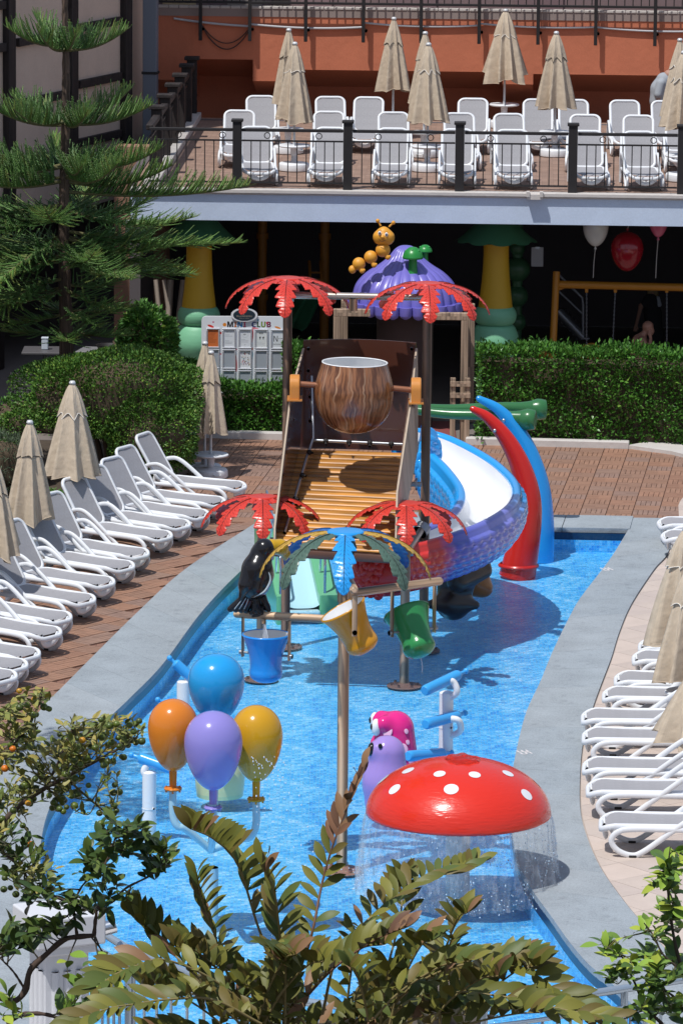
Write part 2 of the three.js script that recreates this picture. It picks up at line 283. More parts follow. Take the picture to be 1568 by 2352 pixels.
// wood-look tiles of slats laid crosswise, each a part; seven tones
{
  const R = rng(5), tones = [[0.30, 0.170, 0.115], [0.325, 0.182, 0.122], [0.29, 0.168, 0.118], [0.295, 0.185, 0.14], [0.335, 0.182, 0.12], [0.285, 0.18, 0.14], [0.31, 0.168, 0.112]].map((c) => mat(c, 0.72, { map: again(tGrainSoft, 1.2, 0.7), bumpMap: again(tGrain, 1.2, 0.7), bumpScale: 0.002 }));
  const slats = (S, n, seed) => { const r = rng(seed), g = []; const w = S / n; for (let i = 0; i < n; i++) { const b = box(w - 0.008, 0.022, S - 0.008, -S / 2 + (i + 0.5) * w, -0.011 - r() * 0.002, 0); const q = r() * 7; for (let k = 0; k < b.attributes.uv.count; k++) b.attributes.uv.setX(k, b.attributes.uv.getX(k) + q + i * 0.37); g.push(b); } return mg(g); };
  const S = 0.42, shapes = [1, 2, 3, 4].map((s) => slats(S - 0.006, 5, s));
  const back = [...outerL.slice(0, 1), [-1.34, -78.59], [-2.36, -79.05], [-3.13, -81.29], [-2.84, -86.6], [6.09, -86.11], [5.54, -80.71], [5.41, -79.05]];
  const left = [...outerL, ...[...deckLeftEdge].reverse().filter((p) => p[1] > -81.4), [-3.13, -81.29], [-2.36, -79.05]];
  const spots = [];
  for (const [poly, turn, ox, oz] of [[back, TURN, 0.1, -82], [left, rad(-40), -3.5, -72]]) {
    const c = Math.cos(turn), s = Math.sin(turn);
    for (let i = -44; i < 44; i++) for (let j = -44; j < 44; j++) {
      const lx = i * S, lz = j * S, x = ox + c * lx + s * lz, z = oz - s * lx + c * lz;
      if (!inside([x, z], poly)) continue;
      const near = [[S / 2, 0], [-S / 2, 0], [0, S / 2], [0, -S / 2]].every(([a, b]) => inside([x + c * a + s * b, z - s * a + c * b], poly));
      spots.push([x, z, turn + ((i + j) & 1 ? Math.PI / 2 : 0), near, Math.abs(x) < 0.0685 * -z + 0.3 && z < -60]);
    }
  }
  spots.sort((a, b) => (b[3] && b[4] ? 1 : 0) - (a[3] && a[4] ? 1 : 0) || b[1] - a[1]);
  const rest = tones.map(() => []);
  spots.forEach(([x, z, a, ok], i) => {
    const t = Math.floor(R() * tones.length), g = shapes[Math.floor(R() * 4)];
    if (i < 300 && ok) { const m = add(i ? 'tile_' + String(i).padStart(3, '0') : 'tile', g, tones[t], deck); m.position.set(x, 0, z); m.rotation.y = a; } else rest[t].push(mv(g.clone(), x, ok ? 0 : -0.0015, z, 0, a));
  });
  rest.forEach((l, t) => l.length && add('tile_border', l, tones[t], deck, STUFF));
}
// large beige tiles on the right bank, laid at a slant: the joints are the paving below
{
  const o = thing('paving', '', ''); o.userData = { kind: 'structure' };
  const r = rng(8), S = 0.6, poly = [...outerR.map((p) => [p[0] + 0.02, p[1]]), [5.5, -80.59], [6.14, -83.77], [8.81, -83.41], [9.98, -45.95], [4.67, -45.8]], tones = [[0.60, 0.50, 0.435], [0.63, 0.52, 0.45], [0.57, 0.475, 0.42]].map((c) => mat(c, 0.62, { map: again(tPlaster, 0.7), bumpMap: tNoise, bumpScale: 0.002 }));
  const g = box(S - 0.006, 0.014, S - 0.006, 0, -0.007, 0), turn = rad(38), c = Math.cos(turn), s = Math.sin(turn);
  let n = 0; const cut = [[], [], []];
  for (let i = -50; i < 50; i++) for (let j = -50; j < 50; j++) {
    const x = 5 + c * i * S + s * j * S, z = -64 - s * i * S + c * j * S, t = Math.floor(r() * 3);
    const cs = [[1, 1], [1, -1], [-1, -1], [-1, 1]].map(([a, b]) => [x + (c * a + s * b) * 0.297, z + (-s * a + c * b) * 0.297]);
    const k = cs.filter((p) => inside(p, poly)).length;
    if (!k || Math.abs(x) > -z * 0.072 + 0.6) continue;
    if (k === 4 && n < 300) { const m = add(n ? 'tile_' + String(n).padStart(3, '0') : 'tile', g, tones[t], o); m.position.set(x, 0.002, z); m.rotation.y = turn; n++; } else {   // cut along the kerb stones
      const q = clip(cs, poly); if (q.length > 2) cut[t].push(prism(q, -0.012, 0.001));
    }
  }
  cut.forEach((l, t) => l.length && add('cut_tile', l, tones[t], o, STUFF));
}
function clip(q, poly) {   // keep the piece of a tile that lies right of the kerb: the kerb's points are near straight within one tile
  const out = [];
  for (let i = 0; i < q.length; i++) {
    const a = q[i], b = q[(i + 1) % q.length], ia = inside(a, poly), ib = inside(b, poly);
    if (ia) out.push(a);
    if (ia !== ib) { let lo = 0, hi = 1; for (let k = 0; k < 24; k++) { const m = (lo + hi) / 2; if (inside([lerp(a[0], b[0], m), lerp(a[1], b[1], m)], poly) === ia) lo = m; else hi = m; } out.push([lerp(a[0], b[0], lo), lerp(a[1], b[1], lo)]); }
  }
  return out;
}
// granite kerb round the pool: two long banks, cut in slabs, and the back
const kerb = thing('pool_kerb', '', ''); kerb.userData = { kind: 'structure' };
{
  const loopL = curve2(innerL.slice(0, 16), 110).filter((p) => p[1] < -47.6), loopR = curve2(innerR, 110);
  const left = [...loopL, [-3.32, -47.75], ...[...outerL].reverse()];
  const kerbG = (pts) => { const s = new THREE.Shape(pts.map((p) => new THREE.Vector2(p[0], -p[1]))); return metres(std(mv(new THREE.ExtrudeGeometry(s, { depth: 0.058, bevelEnabled: false }), 0, -0.055, 0, -Math.PI / 2))); };
  add('left_bank', kerbG([...left, [-1.34, -78.52], [-0.99, -78.35]]), M.granite, kerb);
  add('right_bank', kerbG([...loopR, [4.57, -78.24], [4.64, -79.27], [5.25, -79.25], [5.39, -78.97], ...[...outerR].reverse()]), M.granite, kerb);
  // slabs of granite laid on the banks, close jointed
  const even = (pts, n) => { const c = new THREE.CatmullRomCurve3(pts.map((p) => v3(p[0], 0, p[1])), false, 'centripetal'); c.arcLengthDivisions = 400; return c.getSpacedPoints(n).map((p) => [p.x, p.z]); };
  const kr = rng(19), shades = [[0.40, 0.45, 0.49], [0.385, 0.435, 0.475], [0.415, 0.46, 0.495]].map((c) => mat(c, 0.72, { map: again(tGranite, 0.45), bumpMap: again(tFine, 1.2), bumpScale: 0.003 }));
  const lay = (a, b, n) => { const A = even(a, n * 4), B = even(b, n * 4); for (let i = 0; i < n; i++) { const q = []; for (let k = 0; k <= 4; k++) q.push(A[i * 4 + k]); for (let k = 4; k >= 0; k--) q.push(B[i * 4 + k]); const t = (p, o, m) => [lerp(p[0], o[0], m), lerp(p[1], o[1], m)], e = 0.008; q[0] = t(q[0], q[1], e); q[4] = t(q[4], q[3], e); q[5] = t(q[5], q[6], e); q[9] = t(q[9], q[8], e); add('slab', prism(q, 0.004, 0.02), shades[Math.floor(kr() * 3)], kerb); } };
  lay([[-1.02, -77.0], ...loopL], [...outerL], 22);
  lay(loopR, [...outerR], 24);
  const g = M.granite, xs = [-1.0, 0.12, 1.25, 2.38, 3.5, 4.58];
  for (let i = 0; i < 5; i++) { const z = (x) => -78.2 - (4.57 - x) * 0.043; const x0 = xs[i] + 0.006, x1 = xs[i + 1] - 0.006; add('slab', prism([[x0, z(x0)], [x1, z(x1)], [x1 + 0.12, z(x1) - 1.12], [x0 + 0.12, z(x0) - 1.12]], -0.055, 0.021), g, kerb); }
  // front bank below the frame
  struct('pool_edge', prism([[-3.64, -47.74], [-2.65, -50.24], [-1.69, -48.12], [0.27, -46.61], [2.68, -47.16], [3.26, -49.2], [4.64, -48], [4.72, -42.61], [-3.69, -42.37]], -0.4, 0.016), M.granite);
}
const basin = thing('pool_basin', '', ''); basin.userData = { kind: 'structure' };
const mosaicCaustics = mat([0.80, 0.92, 1.0], 0.35, { map: again(tMosaicCaustics, 0.5) });  // blue tiling with the bright caustic net put into its colour
add('pool_floor', sheet(inner, -0.36), mosaicCaustics, basin);
{
  const p = inner; for (const [y0, y1, m, name] of [[-0.36, -0.165, mosaicCaustics, 'pool_wall'], [-0.165, -0.05, mat([0.035, 0.06, 0.10], 0.3, { map: again(tMosaicCaustics, 0.9) }), 'waterline_tiles']]) {
  const pos = [], uv = [], idx = []; let l = 0;
  for (let i = 0; i <= p.length; i++) { const q = p[i % p.length]; if (i) l += Math.hypot(q[0] - p[i - 1][0], q[1] - p[i - 1][1]); pos.push(q[0], y0, q[1], q[0], y1, q[1]); uv.push(l, y0, l, y1); if (i) { const a = 2 * i - 2; idx.push(a, a + 1, a + 2, a + 1, a + 3, a + 2); } }
  const g = new THREE.BufferGeometry(); g.setAttribute('position', new THREE.Float32BufferAttribute(pos, 3)); g.setAttribute('uv', new THREE.Float32BufferAttribute(uv, 2)); g.setIndex(idx); g.computeVertexNormals();
  add(name, g, m, basin); }
}
const WATER = -0.15;
struct('water', sheet(inner, WATER), phy([0.86, 0.95, 1.0], 0.05, { transmission: 1, thickness: 0, ior: 1.33, specularIntensity: 0.5, bumpMap: again(tRipple, 0.5, 0.5), bumpScale: 0.07 }));

// painted numbers on the kerb (depth marks, worn)
{
  const mark = (at, s, turn) => { const g = []; const seg = (x, z, w, d) => g.push(box(w, 0.003, d, x, 0.0215, z)); seg(-0.07, -0.07, 0.1, 0.022); seg(-0.07, 0, 0.1, 0.022); seg(-0.07, 0.07, 0.1, 0.022); seg(-0.02, 0, 0.022, 0.16); seg(0.07, -0.07, 0.1, 0.022); seg(0.07, 0, 0.1, 0.022); seg(0.07, 0.07, 0.1, 0.022); seg(0.025, -0.035, 0.022, 0.07); seg(0.12, 0.035, 0.022, 0.07); const m = add('depth_mark', mg(g), mat([0.66, 0.62, 0.62], 0.8), kerb); m.position.copy(at); m.rotation.y = turn; m.scale.set(s, 1, s); };
  mark(G(1203, 1731, 0.0), 0.9, rad(-70)); mark(G(1392, 1310, 0.0), 0.9, rad(-70));
}
// pale stone edging in front of the hedges
const hedgeLine = (x) => -86.88 + (x + 2.72) * 0.1;
{
  const a = TURN;
  const strip = (x0, x1, name) => { const L = x1 - x0, c = (x0 + x1) / 2; return struct(name, [rbox(L, 0.14, 0.2, 0.02, c, 0.05, hedgeLine(c) + 0.12, -Math.atan(0.1))], M.stone); };
  strip(-2.95, -0.2, 'kerb'); strip(2.15, 5.0, 'kerb_step');
  const P = [G(1440, 1030), G(1474, 1024), G(1520, 1012), G(1600, 1003), G(1600, 1058), G(1540, 1044)].map((p) => [p.x, p.z]);
  struct('stone_path', prism(P, -0.05, 0.06), M.stone);
}

// ---------------------------------------------------------------- building on the left: overhanging beige upper storeys with dark timber
{
  const a = v3(-4.0, 0, -100), b = v3(-12.4, 0, -79), along = b.clone().sub(a).normalize(), out = v3(-along.z, 0, along.x); if (out.x < 0) out.negate();
  const L = a.distanceTo(b), base = 2.75, top = 14, turn = Math.atan2(-along.z, along.x);
  const bld = thing('beige_building', 'beige rendered building with dark timber battens, overhanging the patio behind the pine tree', 'building', a, turn);
  // local: x along the wall towards the viewer, z outwards or inwards
  const zOut = v3(0, 0, 1).applyAxisAngle(v3(0, 1, 0), turn).dot(out) > 0 ? 1 : -1;
  add('wall', box(L, top - base, 0.3, L / 2, (top + base) / 2, -zOut * 0.15), M.beigeWall, bld);
  add('end_wall', [box(0.3, top - base, 6, 0.15, (top + base) / 2, -zOut * 3.3), box(L, 0.25, 6, L / 2, base + 0.124, -zOut * 3.31), box(L, 0.25, 6, L / 2, top - 0.13, -zOut * 3.31), box(0.3, top - base, 6, L - 0.16, (top + base) / 2, -zOut * 3.3)], M.beigeWall, bld);
  const at = (x, y) => { const p = onPlane(x, y, a, out).sub(a); return [p.dot(along), p.y]; };
  for (const x of [15, 159, 283]) { const [l] = at(x, 250); add('timber_post', rbox(0.3, top - base - 0.1, 0.14, 0.015, l, (top + base) / 2, zOut * 0.071), M.darkWood, bld); }
  const rail = (x0, y0, x1, y1) => { const p = at(x0, y0), q = at(x1, y1), y = (p[1] + q[1]) / 2; add('timber_rail', rbox(Math.abs(q[0] - p[0]), 0.16, 0.09, 0.012, (p[0] + q[0]) / 2, y, zOut * 0.046), M.darkWood, bld); };
  rail(36, 100, 148, 75); rail(172, 66, 272, 46); rail(176, 197, 272, 172); rail(36, 243, 148, 212); rail(172, 330, 272, 305); rail(36, 385, 148, 350); rail(-40, 20, 8, 8); rail(-40, 118, 8, 106);
  // patio under the overhang: back wall of boards, dark posts
  const patio = thing('patio_wall', 'dim grey boarded wall at the back of the shaded patio', 'wall', a, turn);
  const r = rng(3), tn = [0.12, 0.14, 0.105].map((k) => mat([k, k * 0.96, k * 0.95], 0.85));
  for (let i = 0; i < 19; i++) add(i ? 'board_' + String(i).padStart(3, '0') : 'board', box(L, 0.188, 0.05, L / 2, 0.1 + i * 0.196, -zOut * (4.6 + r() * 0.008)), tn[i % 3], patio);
  for (const l of [3.2, 6.2, 9.4, 12.6]) add('post', rbox(0.22, base, 0.22, 0.01, l, base / 2, -zOut * 0.3), M.darkWood, patio);
  // corner pier, and the grey pipe on the corner
  const pier = thing('corner_pier', 'ochre rendered pier below the corner of the beige building', 'pier', v3(-3.86, 0, -95.2), TURN);
  add('shaft', box(1.0, 4.2, 0.5, 0, 2.1, 0), mat([0.34, 0.19, 0.13], 0.9, { map: again(tPlaster, 0.6) }), pier);
  const pipe = thing('downpipe', 'square grey metal downpipe at the corner of the beige building', 'downpipe', V(346, 240, 99.4).setY(0), TURN);
  add('shaft', rbox(0.28, 11, 0.28, 0.02, 0, 9.0, 0), mat([0.16, 0.18, 0.22], 0.5), pipe);
  for (const h of [5.2, 7.55, 9.9]) add('clamp', rbox(0.32, 0.05, 0.32, 0.008, 0, h, 0), M.black, pipe);
  const wb = thing('fuse_box', 'small white box fixed to the ochre pier', 'box', V(299, 530, 94.8), TURN);
  add('case', rbox(0.17, 0.42, 0.1, 0.02, 0, 0, 0), mat([0.16, 0.17, 0.19], 0.5), wb); add('cover', rbox(0.13, 0.34, 0.02, 0.008, 0, 0.01, 0.058), mat([0.18, 0.19, 0.21], 0.5), wb);
}

// ---------------------------------------------------------------- terrace over the playroom, with the orange building behind
const TO = v3(-3.52, 0, -89.27), TA = -Math.atan(0.0345);   // corner and turn of the terrace
const TL = 4.1;                                                // level of its floor
const terrace = thing('terrace', 'white fronted roof terrace above the playroom, floored in small brown tiles', 'terrace', TO, TA);
{
  const W = 13;
  add('fascia', [box(W, 0.5, 0.25, W / 2 - 0.3, TL - 0.33, -0.125)], M.fascia, terrace);
  add('coping', [rbox(W + 0.04, 0.07, 0.34, 0.012, W / 2 - 0.3, TL - 0.045, -0.1), box(W, 0.03, 0.02, W / 2 - 0.3, TL - 0.095, 0.011)], M.stone, terrace);
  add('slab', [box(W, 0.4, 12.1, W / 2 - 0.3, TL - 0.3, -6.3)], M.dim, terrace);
  add('side_fascia', [box(0.24, 0.5, 12.0, -0.18, TL - 0.332, -6.26)], M.fascia, terrace);
  const tt = tex(512, 512, (u, v) => { const j = Math.floor(v * 16), uu = u * 8 + (j & 1) * 0.5, i = Math.floor(uu), k = 0.8 + 0.3 * (hash2(i % 8, j, 7) - 0.5) + 0.1 * (fbm(u, v, 9, 4, 3) - 0.5), e = Math.min(uu - i, 1 - uu + i) < 0.03 || Math.min(v * 16 - j, 1 - v * 16 + j) < 0.06; return e ? [0.5, 0.48, 0.46] : [k, k, k]; }, true);
  add('floor', box(W, 0.03, 12.0, W / 2 - 0.28, TL - 0.02, -6.2), mat([0.36, 0.235, 0.18], 0.8, { map: again(tt, 0.6, 0.6) }), terrace);
  // room below: back and side walls, floor
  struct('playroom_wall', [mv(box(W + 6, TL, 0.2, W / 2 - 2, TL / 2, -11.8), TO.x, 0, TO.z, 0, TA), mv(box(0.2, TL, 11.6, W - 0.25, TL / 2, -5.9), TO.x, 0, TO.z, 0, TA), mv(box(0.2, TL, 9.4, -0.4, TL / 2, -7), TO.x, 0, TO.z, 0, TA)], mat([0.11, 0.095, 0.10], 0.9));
  add('roof_spout', [box(0.28, 0.09, 0.16, 6.92, TL - 0.07, 0.08), box(0.06, 0.09, 0.16, 6.8, TL - 0.02, 0.1), box(0.06, 0.09, 0.16, 7.04, TL - 0.02, 0.1)], M.stone, terrace);
}
// black railing: square posts, two rails, bars, small rings
{
  const r = thing('terrace_railing', 'black iron railing with square posts and rings along the front of the terrace', 'railing', TO, TA);
  const at = (x, y) => { const p = onPlane(x, y, TO, v3(-0.0345, 0, 0.9994)).sub(TO); return p.x * Math.cos(TA) - p.z * Math.sin(TA); };
  const posts = [at(544, 350), at(798, 350), at(1055, 350), at(1315, 350), at(1566, 350), at(1566, 350) + 2.1], z = -0.12;
  for (const x of posts) { const p = add('post', [rbox(0.16, 1.2, 0.16, 0.008, x, TL + 0.59, z)], M.black, r); add('post_cap', rbox(0.21, 0.05, 0.21, 0.012, x, TL + 1.21, z), M.black, p); }
  const ends = [0.02, ...posts];
  for (let i = 0; i + 1 < ends.length; i++) {
    const a = ends[i] + (i ? 0.085 : 0), b = ends[i + 1] - 0.085, L = b - a;
    add('handrail', rbox(L, 0.055, 0.075, 0.01, (a + b) / 2, TL + 1.04, z), M.black, r);
    add('rail', [box(L, 0.03, 0.03, (a + b) / 2, TL + 0.85, z), box(L, 0.03, 0.03, (a + b) / 2, TL + 0.1, z)], M.black, r);
    const n = Math.round(L / 0.163);
    for (let k = 1; k < n; k++) add('bar', cyl(v3(a + (L * k) / n, TL + 0.11, z), v3(a + (L * k) / n, TL + 0.84, z), 0.0095, 0.0095, 6), M.black, r);
    for (const k of i ? [0.25, 0.76] : [0.35, 0.88]) { const ring = []; for (let q = 0; q < 16; q++) ring.push(v3(a + L * k + 0.052 * Math.cos(q * Math.PI / 8), TL + 0.943, z).add(v3(0, 0.052 * Math.sin(q * Math.PI / 8) - 0.0, 0))); add('ring', sweep(ring, 0.009, 5, { closed: true, up: v3(0, 0, 1), fixed: true }), M.black, r); }
  }
  const s = thing('side_railing', 'brown black railing with stout posts along the left side of the terrace', 'railing', TO, TA);
  const zs = [0.05, 2.0, 4.1, 6.2, 8.2, 10.2, 11.8];
  zs.forEach((b, i) => {
    if (i) { const p = add('post', rbox(0.2, 1.22, 0.2, 0.01, 0.02, TL + 0.6, -b), M.darkWood, s); add('post_cap', rbox(0.3, 0.07, 0.3, 0.015, 0.02, TL + 1.24, -b), M.darkWood, p); }
    if (!i) return;
    const a = zs[i - 1] + 0.1, e = b - 0.1, L = e - a;
    add('handrail', rbox(0.13, 0.1, L, 0.02, 0.02, TL + 1.06, -(a + e) / 2), M.darkWood, s);
    add('rail', [box(0.04, 0.04, L, 0.02, TL + 0.86, -(a + e) / 2), box(0.04, 0.04, L, 0.02, TL + 0.1, -(a + e) / 2)], M.black, s);
    for (let k = 1; k < 12; k++) add('bar', cyl(v3(0.02, TL + 0.11, -(a + (L * k) / 12)), v3(0.02, TL + 0.85, -(a + (L * k) / 12)), 0.012, 0.012, 5), M.black, s);
  });
  add('plinth', rbox(0.3, 0.14, 11.8, 0.02, 0.05, TL + 0.06, -6.1), M.stone, s);
}
// orange building: lit band, recesses below it, balcony above
{
  const D = 101.5, plane = v3(0, 0, -D), n = v3(-0.04, 0, 1).normalize();
  const turn = Math.atan2(n.x, n.z), b = thing('orange_building', 'orange rendered building with recessed bays behind the roof terrace', 'building', plane, turn);
  const at = (x, y) => { const p = onPlane(x, y, plane, n).sub(plane); return [p.x * Math.cos(turn) - p.z * Math.sin(turn), p.y]; };
  const face = (x0, x1, y0, y1, name = 'wall') => { const p = at(x0, y0), q = at(x1, y1); return [p[0], q[0], Math.max(p[1], q[1]), Math.min(p[1], q[1])]; };
  const topY = at(900, 42)[1], [xl] = at(330, 100), [xr] = at(1760, 100);
  const bays = [[444, 581, 138], [637, 1154, 160], [1224, 1760, 172]], hBay = [at(500, 136)[1], at(860, 162)[1], at(1400, 172)[1]];
  // the band in pieces butted end to end
  const edges = []; let x = xl;
  const pillarBottom = at(520, 185)[1];
  bays.forEach(([p, q], i) => { const a = at(p, 150)[0], c = at(q, 150)[0]; edges.push(box(a - x, topY - pillarBottom, 0.5, (x + a) / 2, (topY + pillarBottom) / 2, -0.25)); edges.push(box(c - a, topY - hBay[i], 0.5, (a + c) / 2, (topY + hBay[i]) / 2, -0.25)); x = c; });
  edges.push(box(xr + 3 - x, topY - pillarBottom, 0.5, (xr + 3 + x) / 2, (topY + pillarBottom) / 2, -0.25));
  add('wall', edges, M.orange, b);
  // sloping undersides and the wall behind
  const soff = []; x = xl;
  bays.forEach(([p, q], i) => { const a = at(p, 150)[0], c = at(q, 150)[0], s = new THREE.Shape([new THREE.Vector2(0.5, hBay[i]), new THREE.Vector2(1.7, hBay[i] - 0.5), new THREE.Vector2(1.7, hBay[i] + 0.3), new THREE.Vector2(0.5, hBay[i] + 0.3)]); const g = new THREE.ExtrudeGeometry(s, { depth: c - a, bevelEnabled: false }); soff.push(metres(std(mv(g, a, 0, 0, 0, Math.PI / 2)))); const s2 = new THREE.Shape([new THREE.Vector2(0, pillarBottom), new THREE.Vector2(1.7, pillarBottom - 0.5), new THREE.Vector2(1.7, pillarBottom + 0.6), new THREE.Vector2(0.5, pillarBottom + 0.6), new THREE.Vector2(0.5, pillarBottom)]); const g2 = new THREE.ExtrudeGeometry(s2, { depth: a - x - 0.004, bevelEnabled: false }); soff.push(metres(std(mv(g2, x + 0.002, 0, 0, 0, Math.PI / 2)))); x = c; });
  add('soffit', soff, M.orange, b);
  add('rear_wall', [box(xr - xl + 8, 3.2, 0.2, (xl + xr) / 2, 3.9, -1.82)], M.orange, b);
  add('roof_slab', [box(xr - xl + 3.5, 0.16, 3.2, (xl + xr) / 2 + 1.5, topY + 0.08, -1.585)], mat([0.30, 0.24, 0.22], 0.85), b);
  // balcony wall behind the railing
  const wall2 = add('balcony_wall', [box(xr - xl + 4, 3, 0.2, (xl + xr) / 2 + 1.5, topY + 1.67, -0.55)], mat([0.24, 0.17, 0.175], 0.9, { map: again(tPlaster, 0.4) }), b);
  const lite = (x0, x1, m, h = 2.8) => { const p = at(x0, 20)[0] * 1.004, q = at(x1, 20)[0] * 1.004; return add('panel', box(q - p, h, 0.05, (p + q) / 2, topY + 0.17 + h / 2, -0.425), m, b); };
  lite(372, 448, mat([0.55, 0.43, 0.26], 0.9)); lite(520, 600, mat([0.33, 0.28, 0.25], 0.9)); lite(622, 662, M.darkWood); lite(690, 760, mat([0.27, 0.185, 0.195], 0.85)); lite(900, 1000, mat([0.22, 0.15, 0.16], 0.85)); lite(1180, 1290, mat([0.21, 0.14, 0.15], 0.85));
  add('added_shade_slab', [box(xr - xl + 4, 0.25, 3.2, (xl + xr) / 2 + 1.5, topY + 3.3, -1.05)], M.stone, b);  // unseen slab, added to keep the sun off the balcony wall
  // row of pale edge tiles
  for (let k = 0; k < 64; k++) { const p = xl + 0.4 + k * 0.21; if (p > xr + 1) break; add('edge_tile', rbox(0.2, 0.05, 0.2, 0.01, p, topY + 0.185, -0.07), M.stone, b); }
  // railing hung before the edge
  const r = thing('balcony_railing', 'black balcony railing hung on long brackets across the orange wall', 'railing', plane, turn);
  const px = [462, 575, 703, 835, 967, 1100, 1235, 1367, 1503, 1640].map((q) => at(q, 60)[0]), yb = topY + 0.3;
  px.forEach((q, i) => { const p = add('bracket', rbox(0.07, 1.9, 0.06, 0.008, q, topY + 0.47, 0.19), M.black, r); add('bracket_fixing', [cyl(v3(q + 0.05, topY - 0.25, 0.02), v3(q + 0.05, topY - 0.25, 0.16), 0.03)], M.black, p); });
  add('rail', [rbox(xr - xl + 1, 0.05, 0.05, 0.008, (xl + xr) / 2, yb, 0.19), rbox(xr - xl + 1, 0.05, 0.05, 0.008, (xl + xr) / 2, yb + 1.0, 0.19)], M.black, r);
  let first = 0;
  for (let q = xl + 0.15; q < xr + 0.3; q += 0.165) { if (px.some((p) => Math.abs(p - q) < 0.05)) continue; add('bar', box(0.022, 0.98, 0.022, q, yb + 0.5, 0.19), M.black, r); }
  // slack cables along the wall
  const cable = (x0, y0, x1, y1, sag, rr, m, label, out = 0.04) => { const p = at(x0, y0), q = at(x1, y1), pts = []; for (let i = 0; i <= 20; i++) { const t = i / 20; pts.push(v3(lerp(p[0], q[0], t), lerp(p[1], q[1], t) - sag * 4 * t * (1 - t), out)); } const o = add('cable', sweep(pts.map((v) => v.applyAxisAngle(v3(0, 1, 0), turn).add(plane)), rr, 6), m); tag(o, label, 'cable', undefined); return o; };
  const pale = mat([0.5, 0.5, 0.52], 0.6), dk = mat([0.06, 0.03, 0.025], 0.7);
  cable(400, 42, 575, 60, 0.02, 0.025, pale, 'pale bundle of cables on the orange wall above the pine tree');
  cable(575, 55, 836, 62, 0.05, 0.025, pale, 'pale sagging cable bundle on the orange wall left of centre');
  cable(836, 52, 1102, 58, 0.05, 0.022, pale, 'pale cable bundle on the orange wall above the middle umbrellas');
  cable(1102, 54, 1366, 62, 0.04, 0.022, pale, 'pale cable bundle on the orange wall above the right umbrellas');
  cable(1366, 62, 1580, 72, 0.03, 0.022, pale, 'pale cable bundle at the right end of the orange wall');
  cable(462, 54, 575, 62, 0.36, 0.012, dk, 'thin brown cable in the shallower of two loops on the orange wall');
  cable(464, 58, 575, 65, 0.45, 0.014, dk, 'thin brown cable in the deeper of two loops on the orange wall', 0.05);
}
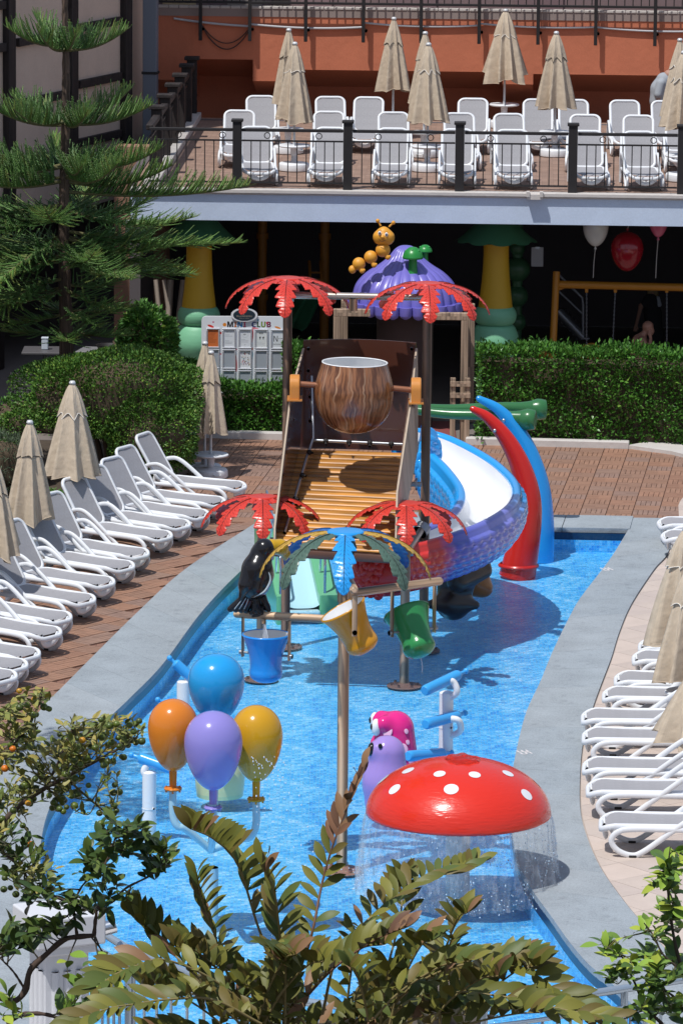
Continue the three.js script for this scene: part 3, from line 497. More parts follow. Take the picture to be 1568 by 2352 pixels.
// ---------------------------------------------------------------- sun loungers
function loungerParts(name, recline) {   // local +z points to the foot end, the hinge of the backrest is at z = 0
  const o = thing(name, 'white plastic sun lounger', 'sun lounger');
  const rr = (w, z0, z1, c, n = 6) => { const p = []; for (const [cx, cz, a0] of [[w - c, z1 - c, 0], [-(w - c), z1 - c, 90], [-(w - c), z0 + c, 180], [w - c, z0 + c, 270]]) for (let i = 0; i <= n; i++) { const a = rad(a0 + (90 * i) / n); p.push([cx + c * Math.cos(a), cz + c * Math.sin(a)]); } return p; };
  // seat: slightly dipping frame with a rounded foot end that turns down
  const drop = (z) => 0.365 - 0.05 * Math.sin(clamp(z / 1.25, 0, 1) * Math.PI) * 0.5 - (z > 1.1 ? (z - 1.1) ** 2 * 1.6 : 0);
  const ring = rr(0.30, -0.06, 1.32, 0.16).map(([x, z]) => v3(x, drop(z), z));
  add('seat_frame', [sweep(ring, [0.028, 0.036], 8, { closed: true, up: v3(0, 1, 0), fixed: true, square: 0.6 }), rbox(0.56, 0.04, 0.05, 0.015, 0, 0.33, 0.02), sweep(spl([[-0.2, 0.33, 1.29], [-0.12, 0.22, 1.27], [0, 0.18, 1.25], [0.12, 0.22, 1.27], [0.2, 0.33, 1.29]], 14), [0.02, 0.05], 8)], M.white, o);
  const panel = (pts, f) => { const g = new THREE.ShapeGeometry(new THREE.Shape(pts.map((p) => new THREE.Vector2(p[0], p[1])))); const p = g.attributes.position; for (let i = 0; i < p.count; i++) { const [x, z] = [p.getX(i), p.getY(i)], q = f(x, z); p.setXYZ(i, q[0], q[1], q[2]); } g.computeVertexNormals(); return g; };
  const grid = (z0, z1, w, c, f) => { const g = new THREE.PlaneGeometry(2 * w, z1 - z0, 8, 24), p = g.attributes.position; for (let i = 0; i < p.count; i++) { let x = p.getX(i), z = p.getY(i) + (z0 + z1) / 2; const e = Math.max(0, z - (z1 - c)), e2 = Math.max(0, z0 + c - z), lim = w - c + Math.sqrt(Math.max(0, c * c - Math.max(e, e2) ** 2)); x *= lim / w; const q = f(x, z); p.setXYZ(i, q[0], q[1], q[2]); } g.computeVertexNormals(); return g; };
  add('seat', grid(-0.05, 1.27, 0.275, 0.14, (x, z) => [x, drop(z) + 0.026 - 0.012 * (1 - (x / 0.27) ** 2), z]), M.sling, o);
  const ca = Math.cos(recline), sa = Math.sin(recline), B = (x, s, lift) => v3(x, 0.375 + s * sa + lift * ca, -0.05 - s * ca + lift * sa);
  const bring = rr(0.295, 0.0, 0.84, 0.13).map(([x, s]) => B(x, s, 0));
  add('back_frame', [sweep(bring, [0.028, 0.025], 8, { closed: true, up: v3(0, ca, sa), fixed: true, square: 0.6 })], M.white, o);
  add('backrest', grid(0.02, 0.81, 0.27, 0.12, (x, s) => { const q = B(x, s, 0.014 - 0.012 * (1 - (x / 0.27) ** 2)); return [q.x, q.y, q.z]; }), M.sling, o);
  const side = spl([[0, 0.015, -0.46], [0, 0.3, -0.43], [0, 0.56, -0.33], [0, 0.66, -0.14], [0, 0.62, 0.08], [0, 0.3, 0.52], [0, 0.07, 0.83], [0, 0.025, 0.97], [0, 0.085, 1.13], [0, 0.2, 1.2], [0, 0.3, 1.12], [0, 0.335, 0.93], [0, 0.335, 0.4], [0, 0.34, -0.2]], 72);
  for (const s of [-1, 1]) {
    const arm = add('side_frame', sweep(side.map((p) => v3(s * 0.345, p.y, p.z)), [0.034, 0.024], 8, { up: v3(1, 0, 0), fixed: true, square: 0.55 }), M.white, o);
    add('foot_pad', rbox(0.06, 0.03, 0.09, 0.01, s * 0.345, 0.016, 0.95), M.black, arm);
    add('leg', sweep([v3(s * 0.31, 0.34, -0.12), v3(s * 0.315, 0.18, -0.3), v3(s * 0.32, 0.015, -0.52)], [0.024, 0.03], 8, { square: 0.6 }), M.white, o);
    add('back_strut', cyl(B(s * 0.27, 0.36, -0.01), v3(s * 0.27, 0.26, -0.34), 0.016, 0.016, 8), M.white, o);
  }
  return o;
}
const loungerLow = loungerParts('sun_lounger', rad(58)), loungerUp = loungerParts('raised_lounger', rad(60)), loungerFlat = loungerParts('reclined_lounger', rad(46));
const sources = new Map([[loungerLow, false], [loungerUp, false], [loungerFlat, false]]);
function place(src, at, turn, label, group) { if (!sources.get(src)) { sources.set(src, true); src.position.copy(at); src.rotation.y = turn; src.userData = { ...src.userData, label }; if (group) src.userData.group = group; return src; } return copy(src, at, turn, label, group); }
// left bank: fourteen, foot ends towards the pool
{
  const tips = [[553, 1119], [503, 1155], [463, 1185], [418, 1208], [377, 1234], [322, 1275], [289, 1304], [244, 1341], [198, 1381], [144, 1422], [119, 1457], [70, 1506], [42, 1532], [16, 1558]];
  const names = ['farthest of the left row, beside the parasol by the hedge', 'second of the left row from the hedge', 'third of the left row from the hedge', 'fourth of the left row from the hedge', 'fifth of the left row, partly shaded by the tall parasol', 'sixth of the left row, just nearer than the tall parasol', 'seventh of the left row from the hedge', 'eighth of the left row from the hedge', 'ninth of the left row from the hedge', 'tenth of the left row, cut by the left edge', 'eleventh of the left row, only its foot half in view', 'twelfth of the left row from the hedge, just above the orange tree', 'thirteenth of the left row, one from its near end', 'nearest of the left row, only its foot in view'];
  tips.forEach((t, i) => {
    const p = G(t[0], t[1], 0.33), k = i === 0 ? rad(66) : i === 1 ? rad(61) : rad(55) + ((i * 37) % 5 - 2) * 0.012;   // k: turn of +z
    const at = p.clone().sub(v3(Math.sin(k) * 1.29, 0, Math.cos(k) * 1.29)).setY(0);
    place(loungerLow, at, k, 'white lounger, ' + names[i], 'sun loungers along the left of the pool').scale.setScalar(0.98);
  });
  const tipsR = [[1520, 1204], [1529, 1234], [1476, 1484], [1462, 1513], [1421, 1561], [1394, 1597], [1346, 1648], [1348, 1692], [1349, 1761], [1358, 1812], [1388, 1889]];
  const nr = ['farther of the pair at the back corner of the right bank', 'nearer of the pair at the back corner of the right bank', 'farthest of the near right row, seen under a parasol hem', 'second of the near right row, behind the second parasol', 'third of the near right row', 'fourth of the near right row, beside a white table', 'fifth of the near right row, its foot nearest the kerb', 'sixth of the near right row, crossed by the lowest parasol', 'seventh of the near right row, above the last pair', 'eighth of the near right row, next to the nearest one', 'nearest of the right row, with its whole foot loop in view'];
  tipsR.forEach((t, i) => {
    const p = G(t[0], t[1], 0.33), k = rad(i < 2 ? -86 : -92 - 0.6 * (i % 3));
    const at = p.clone().sub(v3(Math.sin(k) * 1.3, 0, Math.cos(k) * 1.3)).setY(0);
    place(loungerFlat, at, k, 'white lounger, ' + nr[i], 'sun loungers along the right of the pool').scale.setScalar(1.02);
  });
  const rows = [['front', 90.45, [590, 757, 901, 1050, 1176, 1349, 1469]], ['middle', 93.3, [548, 755, 904, 1056, 1171, 1341, 1464, 1562]], ['back', 96.1, [600, 760, 844, 1084, 1234, 1316, 1434, 1530]]];
  const ord = ['first', 'second', 'third', 'fourth', 'fifth', 'sixth', 'seventh', 'eighth'];
  for (const [row, d, xs] of rows) xs.forEach((x, i) => {
    const X = V(x, 300, d).x, at = v3(X, TL, -d + X * 0.0345);
    const o = place(loungerUp, at, ((i * 29 + Math.floor(d)) % 7 - 3) * 0.02, `grey backed lounger, ${ord[i]} from the left in the ${row} terrace row`, `loungers in the ${row} row on the terrace`); o.scale.set(0.93, 0.84, 0.84);
  });
}

// ---------------------------------------------------------------- closed parasols with table and weighted foot
function parasol(name, label, at, o = {}) {
  const { spread = 0.34, hem = 0.85, top = 2.42, seed = 1, table = 0.46, turn = 0, wave = 0.5, group, lean = 0 } = o, R = rng(seed), ph = R() * 6;
  const t = thing(name, label, 'parasol', at, turn, group);
  add('pole', cyl(v3(0, 0.1, 0), v3(0, top - 0.03, 0), 0.024, 0.022, 12), M.pole, t);
  const n = 96, rows = 34, pos = [], uv = [], idx = [];
  const amp = [], off = []; for (let k = 0; k < 9; k++) { amp.push(0.7 + 0.6 * R()); off.push((R() - 0.5) * 0.5); }
  const hang = []; for (let k = 0; k < 9; k++) hang.push((R() - 0.5) * 0.24 * wave);
  const cloth = (y0, y1, r0, r1, deep, rowsN, scallop) => {
    const pos = [], uv = [], idx = [], rim = [];
    for (let j = 0; j <= rowsN; j++) for (let i = 0; i <= n; i++) {
      const v = j / rowsN, a = (i / n) * Math.PI * 2, sec = (((a / (Math.PI * 2)) * 8) % 8 + 8) % 8, k = Math.floor(sec), f = sec - k, k2 = (k + 1) % 8;
      const A = lerp(amp[k], amp[k2], f), fold = Math.abs(Math.sin(sec * Math.PI)) ** 0.75;   // ridges on the ribs, cloth tucked in between
      let r = lerp(r0, r1, v ** (r1 > 0.2 ? 0.8 : 1));
      r *= 1 - deep * A * fold * (0.35 + 0.65 * v) + 0.05 * Math.sin(3 * a + ph) * v;
      const tw = 0.30 * v * Math.sin(ph + 2 * a) * deep;
      const y = lerp(y0, y1, v) + (scallop ? -0.05 * (1 - fold) * v ** 3 * 1.2 : lerp(hang[k], hang[k2], f) * v ** 4) + 0.02 * Math.sin(7 * a + ph) * v * v;
      const p = [r * Math.cos(a + tw) + lean * v, y, r * Math.sin(a + tw)];
      pos.push(...p); uv.push((i / n) * 3, v * (y0 - y1)); if (j === rowsN && i < n) rim.push(v3(...p));
      if (j < rowsN && i < n) { const q = j * (n + 1) + i; idx.push(q, q + n + 1, q + 1, q + 1, q + n + 1, q + n + 2); }
    }
    const g = new THREE.BufferGeometry(); g.setAttribute('position', new THREE.Float32BufferAttribute(pos, 3)); g.setAttribute('uv', new THREE.Float32BufferAttribute(uv, 2)); g.setIndex(idx); g.computeVertexNormals();
    const nn = g.attributes.normal; if (nn.getX(n * 0 + (n + 1) * 3) < 0) { for (let i = 0; i < nn.count * 3; i++) nn.array[i] *= -1; const ix = g.index.array; for (let i = 0; i < ix.length; i += 3) { const q = ix[i]; ix[i] = ix[i + 1]; ix[i + 1] = q; } }
    return [g, rim];
  };
  const [main, rim] = cloth(top - 0.08, hem, 0.05, spread, 0.5, rows, false), [vent, vrim] = cloth(top - 0.01, top - 0.46, 0.045, 0.055 + spread * 0.40, 0.34, 12, true);
  const c = add('canopy', main, M.canvas, t);
  add('hem', sweep(rim, 0.006, 5, { closed: true }), M.canvas, c);
  const vt = add('vent', vent, M.canvas, t);
  add('piping', sweep(vrim, 0.0055, 5, { closed: true }), M.piping, vt);
  add('cap', lathe([[0, 0.05], [0.035, 0.045], [0.052, 0.02], [0.05, -0.01], [0, -0.01]], 16, 0, top, 0), M.pole, t);
  if (table) { const d = add('table', lathe([[0.02, 0], [0.28, 0], [0.30, 0.012], [0.30, 0.03], [0.285, 0.042], [0.02, 0.036]], 36, 0, table, 0), M.white, t); add('collar', lathe([[0.026, -0.16], [0.06, -0.16], [0.07, 0], [0.026, 0]], 20, 0, table, 0), M.white, d); }
  const b = add('foot', lathe([[0, 0], [0.27, 0], [0.29, 0.02], [0.285, 0.12], [0.26, 0.15], [0.06, 0.165], [0.045, 0.3], [0.026, 0.3]], 36), M.white, t);
  add('handle', sweep(spl([[-0.07, 0.09, 0.285], [-0.04, 0.07, 0.315], [0.04, 0.07, 0.315], [0.07, 0.09, 0.285]], 12), 0.008, 6), M.pole, b);
  return t;
}
{
  const gl = 'closed parasols along the left of the pool', gr = 'closed parasols along the right of the pool', gt = 'closed parasols on the terrace';
  parasol('parasol', 'folded beige parasol by the hedge in front of the white notice board', G(484, 1096), { spread: 0.30, hem: 0.74, top: 2.1, seed: 3, turn: 0.4, wave: 0.6, group: gl, table: 0.36 });
  parasol('parasol', 'folded beige parasol behind the far one by the notice board, mostly hidden', G(470, 1087), { spread: 0.29, hem: 0.78, top: 2.2, seed: 4, turn: 1.4, group: gl, table: 0 });
  parasol('parasol', 'tall wide beige parasol with smooth cloth beside the clipped bush', G(167, 1245), { spread: 0.46, hem: 1.05, top: 2.5, seed: 8, wave: 0.1, turn: 0.9, group: gl });
  parasol('parasol', 'crumpled beige parasol, second from the left edge on the left bank', G(70, 1328), { spread: 0.38, hem: 0.93, top: 2.36, seed: 11, wave: 1.3, turn: 0.2, group: gl });
  parasol('parasol', 'beige parasol cut off by the left edge of the left bank', G(-12, 1420), { spread: 0.42, hem: 0.98, top: 2.3, seed: 13, wave: 1.3, turn: 2.2, group: gl });
  parasol('parasol', 'beige parasol farthest back on the right bank', G(1566, 1602), { spread: 0.56, hem: 0.80, top: 2.3, seed: 17, wave: 1, turn: 0.5, group: gr });
  parasol('parasol', 'beige parasol in the middle of the three on the right bank', G(1576, 1672), { spread: 0.5, hem: 0.66, top: 2.15, seed: 19, wave: 0.7, turn: 1.9, group: gr });
  parasol('parasol', 'lowest beige parasol on the right bank, its hem over a white table', G(1606, 1790), { spread: 0.62, hem: 0.52, top: 1.6, seed: 23, wave: 0.5, turn: 1.1, group: gr });
  const up = [['back one of the overlapping pair at the left of the terrace', 662, 95, 1, 0.33], ['front one of the overlapping pair at the left of the terrace', 676, 92.1, 2, 0.37], ['second group from the left, alone and farther back', 902, 97.8, 5, 0.36], ['back one of the overlapping pair left of the middle of the terrace', 974, 94.6, 6, 0.33], ['front one of the overlapping pair left of the middle of the terrace', 982, 92.2, 7, 0.41], ['highest in the photo, with a wide crumpled hem', 1157, 100, 9, 0.5], ['right of the middle, between two raised loungers', 1274, 94.9, 10, 0.40], ['back one at the right edge of the terrace', 1557, 93.6, 12, 0.36], ['front one at the right edge of the terrace', 1566, 91, 14, 0.45]];
  for (const [l, x, d, s, w] of up) { parasol('parasol', 'folded terrace parasol, ' + l, V(x, 250, d).setY(TL), { spread: w, top: 2.33, hem: d > 97 ? 0.98 : 0.95, seed: s, wave: d > 99 ? 1 : 0.6, turn: s, group: gt, table: 0.44 }); }
}

// ---------------------------------------------------------------- hedges and clipped bushes
const leafGeo = (l, w, fold = 0.25, curl = 0.15) => { const g = new THREE.BufferGeometry(), p = [0, 0, 0, l * 0.45, fold * w * 0.4, w / 2, l * 0.45, fold * w * 0.4, -w / 2, l * 0.5, 0, 0, l, -curl * l, 0]; g.setAttribute('position', new THREE.Float32BufferAttribute(p, 3)); g.setIndex([0, 1, 3, 0, 3, 2, 1, 4, 3, 3, 4, 2]); g.computeVertexNormals(); return std(g); };
const leafMat = (r = 0.42) => phy([1, 1, 1], r, { specularIntensity: 0.8 });
const M_leaf = leafMat(0.36), M_leafSoft = leafMat(0.55);
function leaves(name, parent, geo, material, spots, tones, seed) {   // spots: [position, outward normal, scale]
  const R = rng(seed), m = new THREE.InstancedMesh(geo, material, spots.length), M4 = new THREE.Matrix4(), q = new THREE.Quaternion(), q2 = new THREE.Quaternion(), c = new THREE.Color();
  spots.forEach(([p, n, s], i) => {
    const d = v3(R() - 0.5, R() - 0.5, R() - 0.5).multiplyScalar(1.5).add(n).normalize();
    q.setFromUnitVectors(v3(1, 0, 0), d); q2.setFromAxisAngle(v3(1, 0, 0), R() * 6.3); q.multiply(q2);
    M4.compose(p, q, v3(s, s, s)); m.setMatrixAt(i, M4);
    const t = tones[Math.floor(R() * R() * tones.length * 0.999)], k = 0.75 + 0.5 * R(); m.setColorAt(i, c.setRGB(t[0] * k, t[1] * k, t[2] * k));
  });
  m.name = name; m.userData.kind = 'stuff'; m.castShadow = m.receiveShadow = true; parent.add(m); return m;
}
const laurel = [[0.06, 0.17, 0.025], [0.08, 0.21, 0.03], [0.11, 0.26, 0.04], [0.04, 0.115, 0.02], [0.17, 0.31, 0.05]];
const privet = [[0.06, 0.15, 0.02], [0.10, 0.205, 0.028], [0.15, 0.26, 0.035], [0.22, 0.29, 0.045]];
const M_core = mat([0.09, 0.065, 0.04], 0.95), M_stem = mat([0.07, 0.045, 0.03], 0.9);
function boxHedge(label, x0, x1, front, depth, h, n, seed, wav = 0.06, geo = leafGeo(0.085, 0.042)) {
  const t = thing('hedge', label, 'hedge', v3(0, 0, 0)), R = rng(seed), spots = [];
  const c = (x0 + x1) / 2;
  add('stems', [box(x1 - x0 - 0.2, h - 0.22, depth - 0.3, c, (h - 0.22) / 2, front(c) - depth / 2, -Math.atan(0.1))], M_core, t);
  for (let i = 0; i < n; i++) {
    const x = lerp(x0, x1, R()), y = R() ** 0.9 * h; let q = R();
    const bump = wav * (Math.sin(x * 5 + seed) + Math.sin(y * 7 + x * 3));
    if (q < 0.62) spots.push([v3(x, y, front(x) + bump - R() * R() * 0.2), v3(0.1, 0.35, 0.9), 0.7 + 0.6 * R()]);
    else if (q < 0.94) spots.push([v3(x, h + wav * Math.sin(x * 4 + seed * 2) * 0.7 - R() * R() * 0.14 + (R() < 0.06 ? 0.08 : 0), front(x) - R() * depth), v3(0, 1, 0.2), 0.7 + 0.6 * R()]);
    else spots.push([v3(R() < 0.5 ? x0 + R() * 0.08 : x1 - R() * 0.08, y, front(x) - R() * depth), v3(R() < 0.5 ? -1 : 1, 0.4, 0.2), 0.9]);
  }
  leaves('foliage', t, geo, M_leaf, spots, laurel, seed + 100);
  return t;
}
boxHedge('long clipped laurel hedge with glossy leaves behind the deck on the right', 2.35, 7.2, (x) => hedgeLine(x) - 0.05, 0.95, 1.62, 17000, 41);
boxHedge('low laurel hedge under the white notice board', -2.95, -1.02, (x) => hedgeLine(x) - 0.05, 0.8, 0.86, 6000, 43);
boxHedge('taller piece of laurel hedge between the notice board and the play tower', -1.05, -0.3, (x) => hedgeLine(x) - 0.1, 0.8, 1.55, 3600, 47);
function mound(label, center, rx, ry, rz, n, seed, tones, geo, o = {}) {   // a clipped dome of leaves on stems
  const t = thing(o.name || 'clipped_bush', label, 'bush', v3(center.x, 0, center.z)), R = rng(seed), spots = [], y0 = center.y;
  const dir = v3(0, 0, 0);
  const shape = (d) => 1 + 0.09 * Math.sin(d.x * 4 + seed) + 0.08 * Math.sin(d.y * 5 + d.z * 4 + seed * 2) + 0.05 * Math.sin(d.x * 11 + d.z * 9);
  const core = new THREE.SphereGeometry(1, 24, 16), p = core.attributes.position; for (let i = 0; i < p.count; i++) { dir.fromBufferAttribute(p, i).normalize(); const s = shape(dir) * 0.74; p.setXYZ(i, dir.x * rx * s, y0 + Math.sign(dir.y) * Math.abs(dir.y) ** (o.flat || 0.75) * ry * s, dir.z * rz * s); } core.computeVertexNormals();
  add('inner_twigs', core, M_core, t);
  for (let i = 0; i < n; i++) {
    dir.set(R() * 2 - 1, R() * 2 - 1, R() * 2 - 1); if (dir.lengthSq() > 1 || dir.lengthSq() < 0.01) { i--; continue; } dir.normalize();
    const s = shape(dir) * (1 - 0.22 * R() * R()), q = v3(dir.x * rx * s, y0 + Math.sign(dir.y) * Math.abs(dir.y) ** (o.flat || 0.75) * ry * s, dir.z * rz * s);
    spots.push([q, v3(dir.x / rx, dir.y / ry + 0.3, dir.z / rz).normalize(), 0.7 + 0.6 * R()]);
  }
  leaves('foliage', t, geo, M_leafSoft, spots, tones, seed + 7);
  const st = []; for (let k = 0; k < 5; k++) { const a = k * 1.3 + seed, r = 0.25 * rx; st.push(sweep(spl([[Math.cos(a) * r * 0.4, 0, Math.sin(a) * r * 0.4], [Math.cos(a) * r * 0.8, y0 * 0.5, Math.sin(a) * r * 0.8], [Math.cos(a) * r * 1.6, y0, Math.sin(a) * r * 1.6]], 8), (q) => 0.05 - 0.02 * q, 6)); }
  add('trunk', st, M_stem, t);
  return t;
}
{
  const small = leafGeo(0.052, 0.03), mid = leafGeo(0.075, 0.036);
  mound('broad clipped bush with a flat rounded top behind the left loungers', V(262, 905, 82.5), 1.55, 0.72, 1.0, 30000, 51, privet, small, { flat: 0.6 });
  mound('clipped bush hanging low under the flat topped one, next to the far parasol', V(345, 990, 82.1), 0.78, 0.75, 0.8, 14000, 53, privet, small, { flat: 0.7 });
  mound('small loose bush at the left end of the clipped bushes', V(40, 985, 81.8), 0.32, 0.3, 0.35, 2600, 57, privet, small);
  mound('bright laurel bush rising behind the clipped bush, left of the green mushroom foot', V(338, 812, 86.5), 0.52, 0.78, 0.5, 6500, 59, [...laurel, [0.2, 0.28, 0.05], [0.16, 0.26, 0.06]], leafGeo(0.1, 0.045), { name: 'laurel_bush' });
  mound('bright low laurel leaves in front of the green mushroom foot', V(405, 882, 86.2), 0.45, 0.42, 0.4, 3600, 61, [...laurel, [0.2, 0.28, 0.05]], leafGeo(0.1, 0.045), { name: 'laurel_bush' });
  mound('dark green shrub behind the backrests of the left loungers', G(95, 1235).add(v3(0, 0.3, 0)), 0.5, 0.4, 0.7, 2400, 63, laurel, mid, { name: 'low_shrub' });
  mound('dark green shrub at the left edge behind the near loungers', G(-10, 1330).add(v3(0, 0.3, 0)), 0.6, 0.4, 0.8, 2400, 65, laurel, mid, { name: 'low_shrub' });
  mound('greyish shrub at the left edge behind the crumpled parasol', G(22, 1135).add(v3(0, 0.5, 0)), 0.35, 0.5, 0.35, 2000, 67, [[0.10, 0.14, 0.08], [0.08, 0.12, 0.06]], leafGeo(0.11, 0.014), { name: 'low_shrub' });
  // far growth that keeps the left bank closed, beyond the bushes
  mound('dark shrub under the pine, in the shade behind the clipped bush', G(120, 985).add(v3(0, 0.2, 0)), 1.2, 0.45, 0.6, 3000, 69, laurel, mid, { name: 'low_shrub' });
}

// ---------------------------------------------------------------- the araucaria with tiered, comb-like branches
{
  const base = V(150, 500, 83.6).setY(0);
  const t = thing('pine_tree', 'tall star pine with tiered comb-like branches in front of the beige building', 'tree', base), R = rng(77);
  const yAt = (y) => V(150, y, 83.6).y;
  const barkT = again(tGrain, 3, 0.9);
  add('trunk', sweep(spl([[0, 0, 0], [0.02, 2, 0], [-0.02, 4, 0.01], [0.02, 6.5, 0], [0.0, 8.2, 0], [0.03, 10.2, 0]], 60), (q) => 0.115 * (1 - q) ** 1.25 + 0.032 + 0.006 * Math.sin(q * 190), 12), mat([0.16, 0.11, 0.085], 0.95, { map: barkT, bumpMap: barkT, bumpScale: 0.03 }), t);
  // one rope-like twig along +x, set with short needles
  const twig = (() => {
    const P = []; for (let i = 0; i <= 5; i++) { const s = i / 5; P.push(v3(s, 0.16 * s * s, 0)); }
    const g = [sweep(P, (q) => 0.022 * (1 - 0.65 * q), 5)], r = rng(4);
    const pos = [], n = 46;
    for (let i = 0; i < n; i++) { const s = 0.04 + 0.96 * (i / n), a = i * 2.4, rr = 0.02, c = v3(s, 0.16 * s * s, 0), d = v3(0.6, Math.cos(a), Math.sin(a)).normalize(), side = v3(0, -Math.sin(a), Math.cos(a)).multiplyScalar(0.011), tip = c.clone().addScaledVector(d, 0.062 * (1 - 0.4 * s)); pos.push(c.x - side.x, c.y - side.y, c.z - side.z, c.x + side.x, c.y + side.y, c.z + side.z, tip.x, tip.y, tip.z); }
    const q = new THREE.BufferGeometry(); q.setAttribute('position', new THREE.Float32BufferAttribute(pos, 3)); q.computeVertexNormals(); g.push(q);
    return mg(g);
  })();
  const tw = [];   // [position, direction, up, length, tone]
  const limbM = mat([0.13, 0.12, 0.05], 0.9);
  function limb(y, az, L, rise, sag, dens = 1) {
    const dir = v3(Math.cos(az), 0, Math.sin(az)), side = v3(-dir.z, 0, dir.x), P = [];
    for (let i = 0; i <= 14; i++) { const s = i / 14; P.push(v3(dir.x * L * s, y + rise * L * s * s - sag * L * Math.sin(s * Math.PI * 0.8), dir.z * L * s)); }
    add('branch', sweep(P, (q) => 0.026 * (1 - q) + 0.008, 6), limbM, t);
    const n = Math.round(L * 34 * dens), droopy = y < 4.6;
    for (let i = 0; i < n; i++) {
      const s = 0.10 + 0.9 * (i / n), k = s * 14, a = P[Math.min(13, Math.floor(k))], b = P[Math.min(14, Math.floor(k) + 1)], p = a.clone().lerp(b, k - Math.floor(k)), tan = b.clone().sub(a).normalize();
      for (const q of [-1, 1]) {
        if (R() < 0.06) continue; const len = (0.44 * Math.sin(Math.PI * clamp(0.22 + 0.74 * s, 0, 1)) ** 0.8 + 0.05) * (0.6 + 0.75 * R()) * Math.min(1, 0.75 + L * 0.12), d = tan.clone().multiplyScalar(0.45 + 0.5 * R()).addScaledVector(side, q * (0.35 + 0.6 * R())).add(v3(0, 0.85 + 0.6 * (R() - 0.5) - (droopy ? 0.55 + 0.4 * R() : 0), 0)).normalize();
        tw.push([p, d, len, s]);
      }
    }
    tw.push([P[14], P[14].clone().sub(P[13]).normalize(), 0.12, 1]);
  }
  const whorl = (y, L, n, az0, rise, sag, dens) => { for (let i = 0; i < n; i++) limb(y + (R() - 0.5) * 0.12, az0 + (i * 2 * Math.PI) / n + (R() - 0.5) * 0.5, L * (0.78 + 0.34 * R()), rise + (R() - 0.5) * 0.16, sag + R() * 0.05, dens); };
  whorl(yAt(-60), 0.7, 5, 0.4, 0.45, 0.06); whorl(yAt(108), 1.08, 6, 0.1, 0.36, 0.02); whorl(yAt(283), 1.45, 6, 0.05, 0.24, 0.03);
  whorl(yAt(380), 1.9, 6, 0.35, 0.18, 0.06); whorl(yAt(410), 2.1, 5, 0.0, 0.16, 0.06); whorl(yAt(478), 2.5, 6, 0.5, 0.14, 0.08); whorl(yAt(545), 2.3, 5, 0.2, 0.06, 0.08); whorl(yAt(585), 2.2, 5, 2.5, -0.04, 0.07); whorl(yAt(660), 1.7, 4, 2.2, -0.02, 0.05, 0.8); whorl(yAt(715), 1.3, 4, 1.2, 0.0, 0.04, 0.7); whorl(yAt(765), 1.1, 4, 0.1, 0.02, 0.03, 0.7);
  limb(yAt(440), -0.12, 3.1, 0.05, 0.04); limb(yAt(530), 0.16, 3.0, 0.0, 0.06); limb(yAt(500), 2.6, 2.4, -0.2, 0.02); limb(yAt(560), 2.2, 2.2, -0.34, 0.0); limb(yAt(600), 2.75, 2.0, -0.4, 0.0); limb(yAt(470), 2.95, 2.4, -0.05, 0.05); limb(yAt(640), 2.4, 1.9, -0.4, 0.0); limb(yAt(575), 0.25, 2.1, -0.08, 0.04);
  const m = new THREE.InstancedMesh(twig, phy([1, 1, 1], 0.5), tw.length), M4 = new THREE.Matrix4(), c = new THREE.Color(), xa = v3(0, 0, 0), za = v3(0, 0, 0), ya = v3(0, 0, 0);
  tw.forEach(([p, d, len, s], i) => {
    xa.copy(d); za.crossVectors(xa, v3(0, 1, 0)).normalize(); ya.crossVectors(za, xa); M4.makeBasis(xa, ya, za); const k = Math.max(len, 0.1); M4.scale(v3(k, k, 0.55 + 0.45 * k)); M4.setPosition(p); m.setMatrixAt(i, M4);
    const b = 0.65 + 0.7 * R(), y = R() < 0.2 ? 1.5 : 1; c.setRGB(0.072 * b * y * (1 + 0.8 * s), 0.16 * b * (1 + 0.5 * s), 0.048 * b); m.setColorAt(i, c);
  });
  m.name = 'crown'; m.userData.kind = 'stuff'; m.castShadow = m.receiveShadow = true; t.add(m);
}
// ---------------------------------------------------------------- water playground
const wood = (c, k = 1.3) => phy(c, 0.42, { map: again(tPole, k, 0.22), clearcoat: 0.25, clearcoatRoughness: 0.3 });
const M_poleDark = wood([0.34, 0.23, 0.17], 1.1), M_poleMid = wood([0.55, 0.40, 0.30], 1.1), M_poleTan = wood([0.92, 0.69, 0.47], 1.3), M_bolt = mat([0.32, 0.33, 0.35], 0.35, { metalness: 0.8 });
function slab(pts, thick, metresUV = true) {   // a convex plate through points, with thickness
  const n = pts[1].clone().sub(pts[0]).cross(pts[2].clone().sub(pts[0])).normalize().multiplyScalar(thick / 2), u = pts[1].clone().sub(pts[0]).normalize(), w = n.clone().normalize().cross(u), pos = [], uv = [], idx = [], N = pts.length;
  const put = (p) => { pos.push(p.x, p.y, p.z); const q = p.clone().sub(pts[0]); uv.push(q.dot(u), q.dot(w)); return pos.length / 3 - 1; };
  for (const s of [1, -1]) { const a = pts.map((p) => put(p.clone().addScaledVector(n, s))); for (let i = 1; i + 1 < N; i++) s > 0 ? idx.push(a[0], a[i], a[i + 1]) : idx.push(a[0], a[i + 1], a[i]); }
  for (let i = 0; i < N; i++) { const p = pts[i], q = pts[(i + 1) % N], a = put(p.clone().add(n)), b = put(q.clone().add(n)), c = put(p.clone().sub(n)), d = put(q.clone().sub(n)); idx.push(a, c, b, b, c, d); }
  const g = new THREE.BufferGeometry(); g.setAttribute('position', new THREE.Float32BufferAttribute(pos, 3)); g.setAttribute('uv', new THREE.Float32BufferAttribute(uv, 2)); g.setIndex(idx);
  const f = g.toNonIndexed(); f.computeVertexNormals(); return std(f);
}
